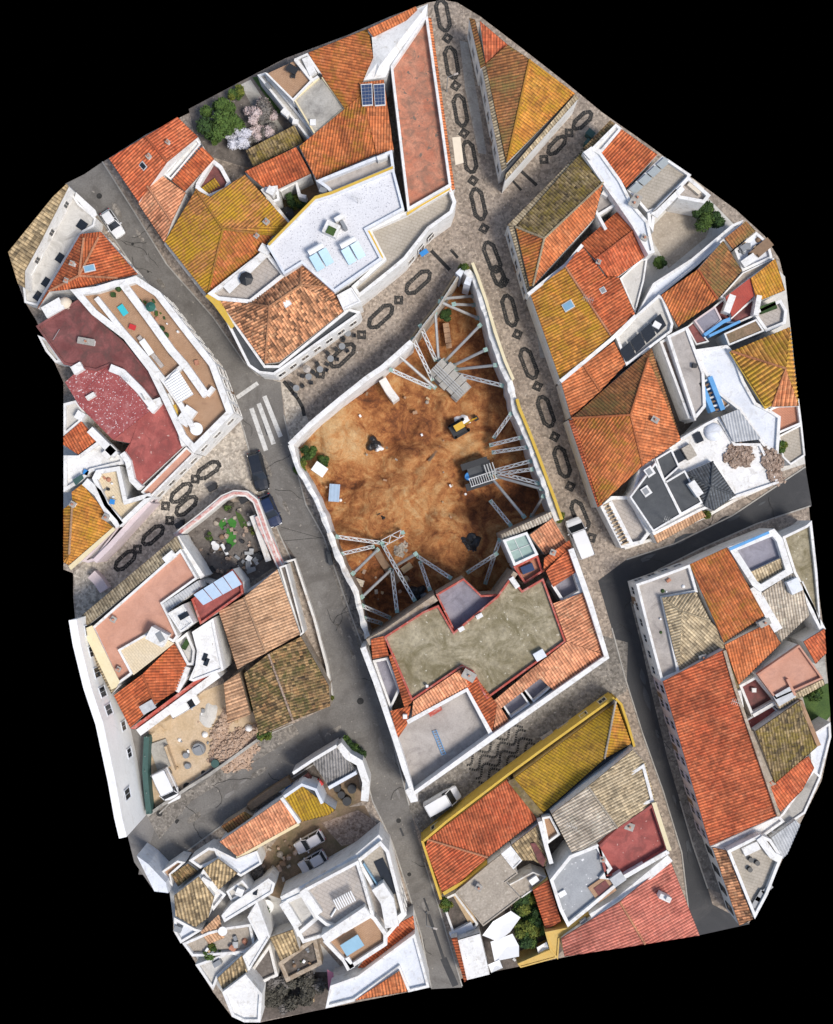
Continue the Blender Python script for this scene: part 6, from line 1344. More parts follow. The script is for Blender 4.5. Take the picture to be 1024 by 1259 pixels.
for a, b in zip(pn, pn[1:]):
    for dz in (3.6, 2.6): m.bar(a - Vector((0, 0, 4 - dz)), b - Vector((0, 0, 4 - dz)), .07)
    for k in range(4): c = a.lerp(b, k / 4); m.bar(Vector((c.x, c.y, -2)), Vector((c.x, c.y, 3.8)), .07)
m.build('rail', 'steel', t)
tag(strip(pts("563,338 570,330 578,338 574,350"), .8, -2, 3.6).build('wall_stub', 'stucco_blue'), 'pale blue grey wall stub at the northern tip of the dig', 'wall')

def strut(a, b, za, zb, style, label, group=None):
    A = P(a[0], a[1], za); B = P(b[0], b[1], zb); d = B - A; L = d.length; d.normalize()
    u = d.cross(Vector((0, 0, 1))).normalized(); w = u.cross(d)
    t = thing('lattice_strut', label, 'strut', (B.x, B.y, min(za, zb)), group)
    g = .18 if style != 'wide' else .4
    m = MB()
    if style == 'beam':
        m.bar(A, B, .18, 6); m.build('tube', 'steel', t)
    else:
        for s, q in ((1, 1), (1, -1), (-1, 1), (-1, -1)): m.bar(A + u * g * s + w * g * q, B + u * g * s + w * g * q, .06)
        m.build('chord', 'steel_white', t)
        m = MB(); n = max(3, int(L / .62))
        for i in range(n):
            s = 1 if i % 2 else -1; p0 = A + d * (L * i / n); p1 = A + d * (L * (i + 1) / n)
            for q in (1, -1):
                m.bar(p0 + u * g * s + w * g * q, p1 - u * g * s + w * g * q, .06)
                m.bar(p0 + w * g * s + u * g * q, p1 - w * g * s + u * g * q, .055)
        m.build('lacing', 'steel_white', t)
    for p in (A, B):
        m = MB(); m.box(p, (.5, .5, .12), math.atan2(d.y, d.x)); m.build('end_plate', 'steel_green', t)
ZT, ZB = 3.0, -.9
SN = [((590, 400), (547, 444), 'beam'), ((541, 371), (587, 391), 'beam'), ((545, 367), (581, 364), 'beam'), ((558, 374), (582, 375), 'beam'), ((535, 384), (539, 442), 'beam'),
      ((517, 401), (535, 442), 'lat'), ((508, 417), (531, 466), 'lat'), ((490, 437), (534, 476), 'beam'), ((481, 455), (528, 476), 'lat'), ((609, 449), (561, 454), 'beam'), ((617, 474), (561, 460), 'lat'),
      ((597, 430), (558, 449), 'beam')]
SE_ = [((628, 509), (608, 537), 'lat'), ((640, 538), (604, 547), 'lat'), ((648, 550), (607, 556), 'lat'), ((652, 567), (607, 579), 'lat'), ((654, 577), (610, 583), 'lat'), ((661, 594), (608, 580), 'lat'),
       ((666, 601), (611, 586), 'beam'), ((644, 635), (603, 586), 'beam'), ((627, 645), (604, 617), 'lat'), ((668, 610), (654, 634), 'beam'), ((614, 664), (597, 716), 'lat'), ((610, 681), (576, 703), 'lat')]
SW_ = [((415, 660), (466, 667), 'lat'), ((420, 681), (458, 672), 'lat'), ((434, 705), (464, 676), 'beam'), ((445, 734), (480, 701), 'beam'), ((509, 737), (472, 672), 'lat'), ((488, 751), (482, 702), 'lat'),
       ((511, 681), (486, 696), 'beam'), ((553, 710), (515, 685), 'lat'), ((528, 724), (517, 692), 'lat'), ((446, 745), (478, 759), 'lat'), ((448, 760), (468, 766), 'lat')]
ordn = ['topmost', 'second from the top', 'third from the top', 'fourth from the top', 'fifth from the top', 'sixth from the top', 'seventh from the top', 'eighth from the top', 'ninth from the top', 'tenth from the top', 'eleventh from the top', 'lowest']
for lst, nm in ((SN, 'northern concrete block'), (SE_, 'dark tank right of the dig'), (SW_, 'south west corner of the dig')):
    order = sorted(range(len(lst)), key=lambda i: (lst[i][0][1] + lst[i][1][1]))
    for r, i in enumerate(order):
        a, b, st = lst[i]; od = ordn[-1] if r == len(lst) - 1 else ordn[r]
        strut(a, b, ZT - .4 * (r % 2), ZB, st, ('grey tubular' if st == 'beam' else 'white lattice') + ' strut at the ' + nm + ', ' + od, 'steel struts bracing the retained walls')
strut((470, 668), (495, 655), -.6, -.6, 'wide', 'short broad white steel girder lying level at the south west bracing node', 'steel struts bracing the retained walls')

def ballast(label, line, z, n):
    """stack of concrete slabs with steel beams across"""
    a, b, c, d = [P(u, v, z) for u, v in pts(line)]
    cen = (a + b + c + d) / 4; ang = math.atan2((b - a).y, (b - a).x); L = (b - a).length; W = (d - a).length
    t = thing('ballast_block', label, 'ballast', (cen.x, cen.y, -2.6))
    m = MB(); nx = Vector((math.cos(ang), math.sin(ang), 0)); ny = Vector((-nx.y, nx.x, 0))
    for k in range(3):
        for j in range(n):
            m.box(Vector((cen.x, cen.y, -2.0 + k * .75)) + ny * (W * ((j + .5) / n - .5)) + nx * R.uniform(-.2, .2), (L * R.uniform(.82, 1), W / n * .92, .7), ang)
    m.build('concrete_slab', 'concrete_pale', t)
    m = MB()
    for j in range(4): 
        o = Vector((cen.x, cen.y, .05)) + nx * (L * (.1 + .1 * j) - L * .35)
        m.bar(o - ny * W * .48, o + ny * W * .48, .1)
    m.build('steel_beam', 'steel', t)
    return t
ballast('stack of pale concrete slabs with steel beams at the northern bracing node', '527,458 547,438 582,468 557,499', .2, 5)
t = thing('ballast_tank', 'dark open steel tank with silver ladders on the right of the dig', 'tank', P(592, 580, -2.2))
M0 = -math.radians(-18)
for off, mm, sz in (((-.9, 1.0), 'black_plastic', (3.4, .8, 1.2)), ((-.3, -1.5), 'black_plastic', (3.4, .9, 1.1))):
    m = MB(); m.box(P(592, 580, -.9) + Vector((off[0], off[1], -.3)), sz, M0); m.build('side_box', mm, t)
m = MB(); m.box(P(590, 579, -1.4), (3.0, 2.0, .9), M0); m.build('tank', 'bitumen', t)
m = MB(); dx = Vector((math.cos(M0), math.sin(M0), 0)); dy = Vector((-dx.y, dx.x, 0)); c = P(592, 584, -.4)
for s in (-.5, .5): m.bar(c - dx * 1.7 + dy * (s - .5), c + dx * 1.7 + dy * (s - .5), .07)
for i in range(12): m.bar(c + dx * (-1.6 + i * .29) + dy * -1.0, c + dx * (-1.6 + i * .29), .05)
m.build('ladder', 'steel_white', t)
m = MB()
for i in range(4): m.bar(P(597, 571, -.3) + dx * (-.2 + .35 * i), P(597, 571, -.3) + dx * (-.2 + .35 * i) - dy * 1.5, .09)
m.build('steel_beam', 'steel', t)
m = MB(); m.cyl(P(576, 586, -2.2), .55, 1.2, 18, .5); tag(m.build('water_tank', 'blue_plastic'), 'bright blue plastic drum beside the dark steel tank', 'drum')
tag(strip(pts('462,676 470,690 480,704 490,716'), .9, -2.2, -1.2, -1.2).build('timber_sleeper', 'timber_dark'), 'rough timber baulk under the south west struts', 'timber')
heap('rubble_pile', 'pale rubble heap between the south west struts', 490, 678, 1.5, 1.2, .7, 'concrete_stone', 60, .4, 0).location.z = -2.3
for u, v, sx, sy, ang, mt, nm, lb in ((437, 649, 3.0, .9, -35, 'timber', 'timber_stack', 'stack of sawn planks on the dirt near the left wall'), (441, 686, 1.0, .8, 40, 'timber', 'timber_stack', 'small stack of wood under the struts at the left wall'),
                                       (442, 716, 1.2, .8, 20, 'cream_cloth', 'sand_bag', 'cream building sack beside the crumbling wall'), (500, 698, 1.5, .8, -35, 'timber', 'timber_stack', 'short planks near the centre of the south west struts'),
                                       (534, 558, 2.4, .35, -52, 'timber_dark', 'plank', 'single weathered plank lying on the open dirt'), (550, 413, .8, 3.2, -8, 'site_dirt', 'earth_bank', 'narrow clay ridge between the northern struts')):
    c = P(u, v, -2.1); m = MB()
    if mt == 'site_dirt': mt = 'floor_brown'
    for k in range(5):
        m.box(c + Vector((math.sin(math.radians(ang)), math.cos(math.radians(ang)), 0)) * ((k - 2) * sy / 5) + Vector((0, 0, .15 + .1 * (k % 2))), (sx * R.uniform(.85, 1), sy / 5 * .9, .35), -math.radians(ang))
    tag(m.build(nm, mt), lb, nm.replace('_', ' '))
c = P(411, 606, -1.9); m = MB(); M = Matrix.Rotation(math.radians(-4), 3, 'Z')
for k in range(6): m.box(c + M @ Vector((-.55 + k * .22, 0, .05 + .05 * (k % 2))), (.22, 2.2, .06), M=M)
tag(m.build('corrugated_sheet', 'poly_blue'), 'pale blue corrugated sheet lying flat on the dirt', 'sheet')
t = thing('site_cabin', 'white topped portable cabin among the weeds in the corner of the dig', 'cabin', P(393, 578, -2.2)); part_box(t, 'roof', 393, 577, .2, 1.7, 1.3, .12, 35, 'white_plastic'); part_box(t, 'body', 393, 578, -2.2, 1.4, 1.1, 2.38, 35, 'tarp_green')
for u, v, lb, mts in ((461, 546, 'black and white builder bags on the ochre dirt', ('black_plastic', 'white_cloth')), (466, 632, 'black plastic sheeting heap in the lower middle of the dig', ('black_plastic', 'black_plastic')), (577, 666, 'large crumpled black tarpaulin near the red roofed house', ('black_plastic', 'black_plastic')), (515, 728, 'dark heap of bags at the masonry wall under the struts', ('black_plastic', 'grey_plastic'))):
    big = 1.0 if u != 577 else 1.35
    t = thing('tarpaulin', lb, 'tarpaulin', P(u, v, -2.1))
    for q, mt in enumerate(mts):
        vs = []; fs = []; na, nr = 16, 5; cc = P(u, v, -2.05) + Vector((q * .7 - .2, -q * .5, 0)) 
        for i in range(nr + 1):
            for j in range(na):
                a = 2 * math.pi * j / na; r = i / nr * big * (.9 + .45 * math.sin(a * 3 + u) * .6 + R.uniform(-.12, .12)) * (1 if mt == 'black_plastic' else .55)
                vs.append(cc + Vector((r * math.cos(a), r * math.sin(a), (.75 * (1 - i / nr) + R.uniform(-.08, .16)) if i < nr else -.15)))
        fs = [[i * na + j, (i + 1) * na + j, (i + 1) * na + (j + 1) % na, i * na + (j + 1) % na] for i in range(nr) for j in range(na)]
        mk('sheeting', vs, fs, mt, t)
tag(strip(pts('470,466 478,480 487,492'), .95, -2.3, 0.4, .4).build('wall_stub', 'stucco_old'), 'broken pale wall stub jutting into the dig from the café street wall', 'wall')
# mini excavator
t = thing('mini_excavator', 'small yellow and black excavator working in the dig', 'excavator', P(564, 527, -2.1)); EA = -math.radians(-30); eo = P(564, 527, -2.1)
ex = Vector((math.cos(EA), math.sin(EA), 0)); ey = Vector((-ex.y, ex.x, 0))
for s in (-.75, .75):
    m = MB(); m.box(eo + ey * s + Vector((0, 0, .3)), (2.0, .42, .5), EA)
    for e in (-1, 1):
        m.cyl(eo + ey * (s - .0) + ex * e * .95 + Vector((0, 0, .05)), .22, .5, 10)
    m.build('track', 'rubber', t)
m = MB(); m.box(eo + Vector((0, 0, .85)) - ex * .2, (1.7, 1.3, .55), EA); m.box(eo + Vector((0, 0, 1.2)) - ex * .85, (.6, 1.3, .5), EA); m.build('body', 'black_plastic', t)
m = MB(); m.box(eo + Vector((0, 0, 1.75)) + ey * .1, (1.1, .95, 1.3), EA); cab = m.build('cab', 'glass_dark', t); m = MB(); m.box(eo + Vector((0, 0, 2.45)) + ey * .1, (1.25, .8, .12), EA); m.build('cab_roof', 'digger_yellow', cab)
m = MB(); m.bar(eo + ex * .7 + Vector((0, 0, 1.1)), eo + ex * 1.9 + Vector((0, 0, 2.3)), .14); m.bar(eo + ex * 1.9 + Vector((0, 0, 2.3)), eo + ex * 2.5 + Vector((0, 0, .9)), .11); m.build('boom', 'digger_yellow', t)
m = MB(); m.box(eo + ex * 2.45 + Vector((0, 0, .65)), (.5, .6, .5), EA); m.build('bucket', 'rubber', t)
heap('tarpaulin', 'crumpled white sheet beside the small excavator', 570, 514, 1.1, .7, .4, 'white_cloth', cat='tarpaulin').location.z = -2.1

# ------------------------------------------------------------------ vehicles
def loft(rings):
    m = MB(); n = len(rings[0]); v = [p for r in rings for p in r]
    f = [[i * n + j, i * n + (j + 1) % n, (i + 1) * n + (j + 1) % n, (i + 1) * n + j] for i in range(len(rings) - 1) for j in range(n)]
    f += [list(range(n))[::-1], [(len(rings) - 1) * n + j for j in range(n)]]
    m.add(v, f); return m
def car(label, u, v, hd, paint, kind='hatch', L=4.1, W=1.74, group='cars and vans in the streets and yards', z=0, name='parked_car', cat='car', cab=None):
    """hd = heading (dx,dy) in image pixels; built on its wheels at the origin, then placed"""
    t = thing(name, label, cat, None, group)
    hw = W / 2
    if kind in ('hatch', 'suv'):
        up = .1 if kind == 'suv' else 0
        prof = [(-.5, .80, .42, .70 + up), (-.485, .90, .28, .84 + up), (-.44, .95, .22, .94 + up), (-.30, 1.0, .2, .97 + up), (0, 1.0, .2, .95 + up), (.20, .99, .2, .93 + up), (.26, .98, .2, .90 + up), (.40, .93, .22, .80 + up), (.465, .84, .26, .70 + up), (.495, .70, .34, .58 + up)]
    else:
        prof = [(-.5, .93, .35, 1.05), (-.49, .98, .28, 1.1), (-.3, 1, .22, 1.12), (0, 1, .22, 1.12), (.22, 1, .22, 1.1), (.30, .98, .22, 1.06), (.42, .94, .24, .95), (.475, .86, .3, .82), (.5, .74, .36, .7)]
    rings = []
    for x, w, zb, zt in prof:
        w *= hw; X = x * L
        rings.append([Vector((X, -w * .92, zb)), Vector((X, -w, zb + .18)), Vector((X, -w * .99, zt - .16)), Vector((X, -w * .86, zt)), Vector((X, -w * .4, zt + .03)), Vector((X, w * .4, zt + .03)), Vector((X, w * .86, zt)), Vector((X, w * .99, zt - .16)), Vector((X, w, zb + .18)), Vector((X, w * .92, zb))])
    body = loft(rings).build('body', paint, t, smooth=False)
    if kind in ('hatch', 'suv'):
        b0, b1, r0, r1, zr, zt = -.455, .22, -.37, .02, 1.47 + up * 1.6, .95 + up
        if kind == 'suv': r0, r1 = -.42, .05
    else:
        b0, b1, r0, r1, zr, zt = -.495, .33, -.485, .17, 1.95, 1.10
    bw, rw = hw * .90, hw * (.72 if kind != 'van' else .84)
    q = lambda x0, x1, w, z: [Vector((x0 * L, -w, z)), Vector((x1 * L, -w, z)), Vector((x1 * L, w, z)), Vector((x0 * L, w, z))]
    g0, g1 = q(b0, b1, bw, zt - .02), q(r0, r1, rw, zr)
    m = MB(); m.add(g0 + g1, [(0, 1, 5, 4), (1, 2, 6, 5), (2, 3, 7, 6), (3, 0, 4, 7), (4, 5, 6, 7)])
    glass = m.build('windows', 'glass_dark', t)
    # roof panel and pillars
    rings = []
    for x, s, dz in ((r0 - .012, .86, -.03), (r0 + .02, .98, .03), ((r0 + r1) / 2, 1.0, .055), (r1 - .03, .98, .03), (r1 + .015, .9, -.03)):
        w = rw * 1.03 * s; rings.append([Vector((x * L, -w, zr - .05 + min(0, dz))), Vector((x * L, -w * .9, zr + dz)), Vector((x * L, w * .9, zr + dz)), Vector((x * L, w, zr - .05 + min(0, dz)))])
    roof = loft(rings).build('roof', paint, t, smooth=False)
    m = MB()
    for s in (0, 1, 2, 3): m.bar(g0[s], g1[s] + Vector((0, 0, .0)), .055)
    for y in (-1, 1):
        xm = (b0 + b1) / 2 * .7; m.bar(Vector((xm * L, y * bw, zt)), Vector((xm * L, y * rw, zr)), .05)
    if kind == 'van':
        for y in (-1, 1):
            m.add([Vector((b0 * L, y * (bw + .015), zt - .03)), Vector((.08 * L, y * (bw + .015), zt - .03)), Vector((.06 * L, y * (rw + .02), zr)), Vector((r0 * L, y * (rw + .02), zr))], [(0, 1, 2, 3)])
        m.add([Vector((b0 * L - .02, -bw, zt - .03)), Vector((b0 * L - .02, bw, zt - .03)), Vector((r0 * L - .02, rw, zr)), Vector((r0 * L - .02, -rw, zr))], [(0, 1, 2, 3)])
    m.build('pillars', cab or paint, t)
    for x in (-.31, .31):
        for y in (-1, 1):
            m = MB(); c = Vector((x * L, y * (hw - .1), .31)); ring_ = 18
            vs = []
            for s in (-.1, .1):
                vs += [c + Vector((math.cos(2 * math.pi * i / ring_) * .31, s, math.sin(2 * math.pi * i / ring_) * .31)) for i in range(ring_)]
            m.add(vs, [[i, (i + 1) % ring_, ring_ + (i + 1) % ring_, ring_ + i] for i in range(ring_)] + [list(range(ring_)), list(range(ring_, 2 * ring_))])
            wh = m.build('wheel', 'rubber', t); m = MB(); c2 = c + Vector((0, y * .105, 0)); m.add([c2 + Vector((math.cos(2 * math.pi * i / 12) * .19, 0, math.sin(2 * math.pi * i / 12) * .19)) for i in range(12)], [list(range(12))]); m.build('rim', 'rim', wh)
    zl = .62 if kind != 'van' else .75
    for y in (-1, 1):
        m = MB(); m.box((.47 * L, y * hw * .62, zl), (.16, .34, .14)); m.build('headlight', 'lamp_clear', t)
        m = MB(); m.box((-.492 * L, y * hw * .74, zl + .12), (.08, .2, .22)); m.build('tail_light', 'lamp_red', t)
        m = MB(); m.box((.17 * L, y * (hw + .1), zt + .06), (.12, .2, .14)); m.build('wing_mirror', paint, t)
    m = MB(); m.box((.492 * L, 0, .42), (.05, .5, .11)); m.build('number_plate', 'white_plastic', t)
    t.location = P(u, v, z); t.rotation_euler = (0, 0, math.atan2(-hd[1], hd[0]))
    return t
car('small white car driving down the street at the upper left', 140.5, 277, (.55, .83), 'car_white', L=3.6, W=1.6)
car('long black estate car parked behind the blue one at the left kerb', 318.5, 580, (.25, .97), 'car_black', 'suv', 4.9, 1.9)
car('dark blue car parked in front of the black one by the striped garden wall', 333, 628, (.4, .92), 'car_blue', 'hatch', 4.1, 1.8)
car('white delivery van parked on the patterned street beside the red roofed house', 711, 661, (-.36, -.93), 'car_white', 'van', 5.0, 2.1, name='parked_van', cat='van')
car('white van parked in the alley beside the yellow banded wall', 544, 982, (.87, -.49), 'car_white', 'van', 4.5, 1.9, name='parked_van', cat='van')
car('pale car on the dirt yard nearer the ochre roof', 381, 1033, (-.86, .5), 'car_grey', 'hatch', 3.8, 1.7)
car('pale car on the dirt yard nearer the white villa', 385, 1057, (-.86, .5), 'car_grey', 'hatch', 3.6, 1.65)
car('white van parked nose out in the sandy building yard', 207, 964, (.42, .9), 'car_white', 'van', 4.2, 2.1, name='parked_van', cat='van')
car('white box truck with a blue cab along the wall of the building yard', 229, 865.5, (.86, -.5), 'car_white', 'van', 3.6, 1.5, name='parked_truck', cat='truck', cab='car_bluecab')

# ------------------------------------------------------------------ trees and plants
def leafball(m, c, rx, ry, rz, n, s, rnd):
    for k in range(n):
        d = Vector((rnd.gauss(0, 1), rnd.gauss(0, 1), rnd.gauss(0, 1))).normalized()
        r = rnd.uniform(.45, 1.0) ** .5
        p = c + Vector((d.x * rx * r, d.y * ry * r, d.z * rz * r))
        e = Vector((rnd.uniform(-1, 1), rnd.uniform(-1, 1), rnd.uniform(-.6, .6))).normalized()
        f = d.cross(e)
        if f.length < .1: continue
        f.normalize(); f = (f + d * rnd.uniform(-.3, .3)).normalized()
        q = s * rnd.uniform(.6, 1.4)
        m.add([p - e * q, p + f * q * .5, p + e * q, p - f * q * .5], [(0, 1, 2, 3)])
def tree(name, label, u, v, r, h, mats, zt=0, n=1, cat='tree', seed=1, leaf=.22, dens=1.0):
    rnd = random.Random(seed); c = P(u, v, h * .8); c.z = zt
    t = thing(name, label, cat, c)
    m = MB(); top = c + Vector((0, 0, h * .55)); m.bar(c, top, .05 * r + .08, 8, .04 * r + .04)
    lobes = []
    for k in range(int(9 + r * 3)):
        a = rnd.uniform(0, 6.28); q = r * math.sqrt(rnd.random()) * rnd.choice([.6, .75, .9])
        p = c + Vector((q * math.cos(a), q * math.sin(a), h * rnd.uniform(.55, .95) - q * .12 * h / max(r, 1)))
        lobes.append(p); m.bar(top - Vector((0, 0, rnd.uniform(0, h * .2))), p, .05, 5, .02)
    m.build('trunk', 'bark', t)
    for i, mt in enumerate(mats):
        m = MB()
        for k, p in enumerate(lobes):
            if k % len(mats) != i: continue
            rr = r * rnd.uniform(.2, .46); leafball(m, p, rr, rr, rr * .8, int(260 * dens), leaf, rnd)
        if m.v: m.build('crown', mt, t)
    return t
tree('green_tree', 'dense dark green tree in the garden at the top left', 270, 144, 2.45, 4.2, ['leaf', 'leaf_dark', 'leaf'], seed=3, dens=1.5)
tree('green_tree', 'smaller bright green bush beside the dark tree at the photo border', 290, 113, 1.0, 2.2, ['leaf_yellow', 'leaf'], seed=5)
tree('green_tree', 'dark green bush at the foot of the garden tree', 264, 168, .9, 2.0, ['leaf_dark', 'leaf'], seed=8)
tree('green_tree', 'round evergreen tree on the stone patio at the right', 869, 267, 2.0, 3.2, ['leaf', 'leaf_dark'], seed=4, dens=1.7, leaf=.15)
tree('blossom_tree', 'pale pink blossoming tree beside the garden path', 319, 140, 1.9, 2.8, ['blossom_pink', 'twig', 'blossom_pink'], seed=11, dens=1.3)
tree('blossom_tree', 'second pink blossoming tree behind the lichen shed', 322, 163, 1.5, 2.4, ['blossom_pink', 'blossom_pink', 'twig'], seed=12, dens=1.3)
tree('blossom_tree', 'white blossoming tree over the grey garden path', 293, 170, 1.6, 2.4, ['blossom_white', 'blossom_white', 'twig'], seed=13, dens=1.6)
tree('shrub', 'bushy weeds growing at the left corner of the dig', 377, 556, 1.0, 2.6, ['leaf', 'leaf_dark'], zt=-2, seed=14, dens=.8, cat='shrub')
tree('shrub', 'weeds hanging over the white wall at the left of the dig', 368, 573, .9, 2.9, ['leaf', 'leaf_yellow'], zt=-1.5, seed=15, dens=.8, cat='shrub')
tree('shrub', 'green weeds around the portable cabin', 395, 566, .9, 1.6, ['leaf', 'leaf_dark'], zt=-2, seed=16, dens=.8, cat='shrub')
tree('shrub', 'yellow green ivy on top of the northern tip wall', 572, 326, .7, 4.3, ['leaf_yellow', 'leaf'], seed=17, dens=.6, cat='shrub')
tree('shrub', 'dark green shrub down between the northern struts', 550, 385, .8, 1.5, ['leaf_dark'], zt=-2, seed=18, dens=.8, cat='shrub')
tree('shrub', 'green shrub growing against the yellow cornice beside the van', 690, 636, .6, 3.0, ['leaf_yellow', 'leaf'], seed=19, dens=.6, cat='shrub')
tree('palm_tree', 'leafy dark green tree beside the white sun sails', 645, 1112, 1.9, 3.2, ['leaf', 'leaf_dark', 'leaf_yellow'], seed=20, dens=1.2, leaf=.3)
tree('palm_tree', 'yellow green tree in front of the dark red lean-to', 655, 1143, 2.1, 3.2, ['leaf_dark', 'leaf', 'leaf_yellow'], seed=21, dens=1.2, leaf=.3)
tree('shrub', 'hedge plants behind the shed white wall on the street corner', 428, 917, 1.1, 1.6, ['leaf_dark', 'leaf'], seed=22, cat='shrub')
tree('shrub', 'second dark hedge plant at the street corner', 439, 930, 1.0, 1.4, ['leaf_dark'], seed=23, cat='shrub')
tree('shrub', 'green bush on the pink brown terrace at the lower left', 256, 1170, 1.0, 3.9, ['leaf', 'leaf_yellow'], seed=24, dens=.8, cat='shrub')
tree('shrub', 'overgrown bush on the corner of the mossy ruined roof', 402, 862, .8, 3.8, ['leaf_yellow', 'leaf'], seed=25, dens=.7, cat='shrub')
tree('shrub', 'grass tuft at the lower edge of the mossy ruined roof', 325, 903, .9, 3.4, ['leaf', 'leaf_yellow'], seed=26, dens=.7, cat='shrub')
tree('shrub', 'bush between the mossy ruined roof and the peach shed', 306, 868, .8, 3.0, ['leaf', 'leaf_dark'], seed=27, dens=.7, cat='shrub')
tree('shrub', 'bush on the wall of the green plot on the right border', 1003, 856, 1.0, 1.6, ['leaf_dark', 'leaf'], seed=28, dens=.9, cat='shrub')
tree('shrub', 'potted greenery in the courtyard of the mustard house', 362, 246, 1.0, 2.2, ['leaf_yellow', 'leaf_dark'], seed=29, dens=.8, cat='shrub')
tree('shrub', 'dark potted plants at the right of the plant courtyard', 376, 252, .8, 2.0, ['leaf_dark', 'leaf'], seed=30, dens=.8, cat='shrub')
tree('shrub', 'green creeper beside the stone patio steps', 812, 322, .8, 1.6, ['leaf', 'leaf_dark'], seed=31, dens=.8, cat='shrub')
tree('shrub', 'yellow green plants at the fold of the beige terrace on the right', 962, 548, .8, 3.4, ['leaf_yellow', 'leaf'], seed=32, dens=.7, cat='shrub')
tree('shrub', 'plants in the walled garden beside the street at the bottom', 549, 1112, .8, 2.2, ['leaf', 'leaf_yellow'], seed=33, dens=.7, cat='shrub')
tree('shrub', 'garden bush next to the villa wall', 326, 1120, .9, 1.4, ['leaf', 'leaf_dark'], seed=34, dens=.9, cat='shrub')
tree('shrub', 'flowering plants on the slope above the dark street', 869, 632, .5, 3.3, ['leaf_yellow'], seed=35, dens=.5, cat='shrub')
tree('bare_scrub', 'tangled grey scrub filling the plot at the bottom edge', 345, 1222, 2.4, 1.4, ['twig', 'scrub_brown', 'scrub_brown'], seed=36, dens=1.6, cat='scrub')
tree('bare_scrub', 'darker scrub beside the pink awning at the bottom edge', 382, 1215, 2.2, 1.4, ['scrub_brown', 'twig', 'scrub_brown'], seed=37, dens=1.6, cat='scrub')
tree('bare_scrub', 'dry bush by the ruined plot near the white cars', 318, 1075, 1.1, 1.2, ['twig', 'scrub_brown'], seed=38, dens=1.0, cat='scrub')

# ------------------------------------------------------------------ café furniture and small things
def cafe_chair():
    t = thing('cafe_chair', 'dark café chair at the tables on the cobbled street', 'chair', None, 'café chairs on the cobbles')
    m = MB(); m.box((0, 0, .45), (.46, .46, .05)); m.build('seat', 'black_plastic', t)
    m = MB(); m.box((-.22, 0, .7), (.05, .44, .45)); m.build('backrest', 'black_plastic', t)
    for x in (-.19, .19):
        for y in (-.19, .19):
            m = MB(); m.bar((x, y, 0), (x, y, .44), .025); m.build('leg', 'steel', t)
    return t
def cafe_table():
    t = thing('cafe_table', 'round café table with a dark top on the cobbled street', 'table', None, 'café tables on the cobbles')
    m = MB(); m.cyl((0, 0, .72), .40, .04, 20); m.build('table_top', 'grey_plastic', t)
    m = MB(); m.bar((0, 0, .03), (0, 0, .72), .04, 8); m.build('pole', 'steel', t); m = MB(); m.cyl((0, 0, 0), .26, .03, 16); m.build('base', 'black_plastic', t)
    return t
ch0 = cafe_chair(); tb0 = cafe_table(); cm = childmap(ch0); tm = childmap(tb0); fc = ft = True
for (u, v) in ((428, 411), (421, 427), (407, 442), (394, 455), (380, 464), (365, 478)):
    tb = tb0 if ft else copy_tree(tb0, None, tm); ft = False
    tb.location = P(u, v)
    for k in range(3):
        a = R.uniform(0, 6.28) if k == 0 else a + 2.1
        c = ch0 if fc else copy_tree(ch0, None, cm); fc = False
        c.location = P(u, v) + Vector((math.cos(a) * .78, math.sin(a) * .78, 0)); c.rotation_euler = (0, 0, a + math.pi + R.uniform(-.4, .4))
def parasol(label, u, v, z, r, mat, h=2.3, name='parasol'):
    t = thing(name, label, 'parasol', P(u, v, z)); c = P(u, v, z)
    m = MB(); m.bar(c, c + Vector((0, 0, h)), .035, 8); m.build('pole', 'steel', t)
    m = MB(); n = 8; ring_ = [c + Vector((r * math.cos(2 * math.pi * i / n), r * math.sin(2 * math.pi * i / n), h - .45)) for i in range(n)]; m.add(ring_ + [c + Vector((0, 0, h))], [(i, (i + 1) % n, n) for i in range(n)]); m.build('canopy', mat, t)
    m = MB(); m.cyl(c, .28, .08, 12); m.build('base', 'kerb', t)
parasol('pale grey parasol in the middle of the café tables', 379, 456, 0, .5, 'floor_slab')
parasol('green parasol on the narrow brown terrace of the long white house', 190, 381, 6.0, .6, 'green_cloth'); parasol('black parasol on the grey floored terrace of the corner house', 305, 346, 4.9, .85, 'black_plastic', 1.9)
parasol('black parasol in the plant filled courtyard', 355, 268, 0, .9, 'black_plastic', 2.2)
def table(label, u, v, z, sx, sy, ang, mat, cat='table', name='terrace_table', h=.72):
    c = P(u, v, z); t = thing(name, label, cat, c); M = Matrix.Rotation(-math.radians(ang), 3, 'Z')
    m = MB(); m.box(c + Vector((0, 0, h)), (sx, sy, .06), M=M); m.build('table_top', mat, t)
    for x in (-.42, .42):
        for y in (-.4, .4): m = MB(); o = c + M @ Vector((x * sx, y * sy, 0)); m.bar(o, o + Vector((0, 0, h - .03)), .03); m.build('leg', 'steel', t)
table('long white table on the brown roof terrace', 182, 428, 6, 2.0, .75, 55, 'white_plastic'); table('turquoise sun lounger on the brown roof terrace', 152, 382, 6, 1.3, .75, 55, 'turquoise', 'lounger', 'sun_lounger', .35); table('red box bench on the brown roof terrace', 164, 403, 6, .8, .6, 20, 'red_plastic', 'bench', 'terrace_bench', .45)
table('blue table on the cream floored terrace', 140, 617, 4.4, .6, .6, 10, 'blue_plastic'); table('white table amid clutter on the cream terrace', 122, 585, 4.4, .8, .7, 30, 'white_plastic')
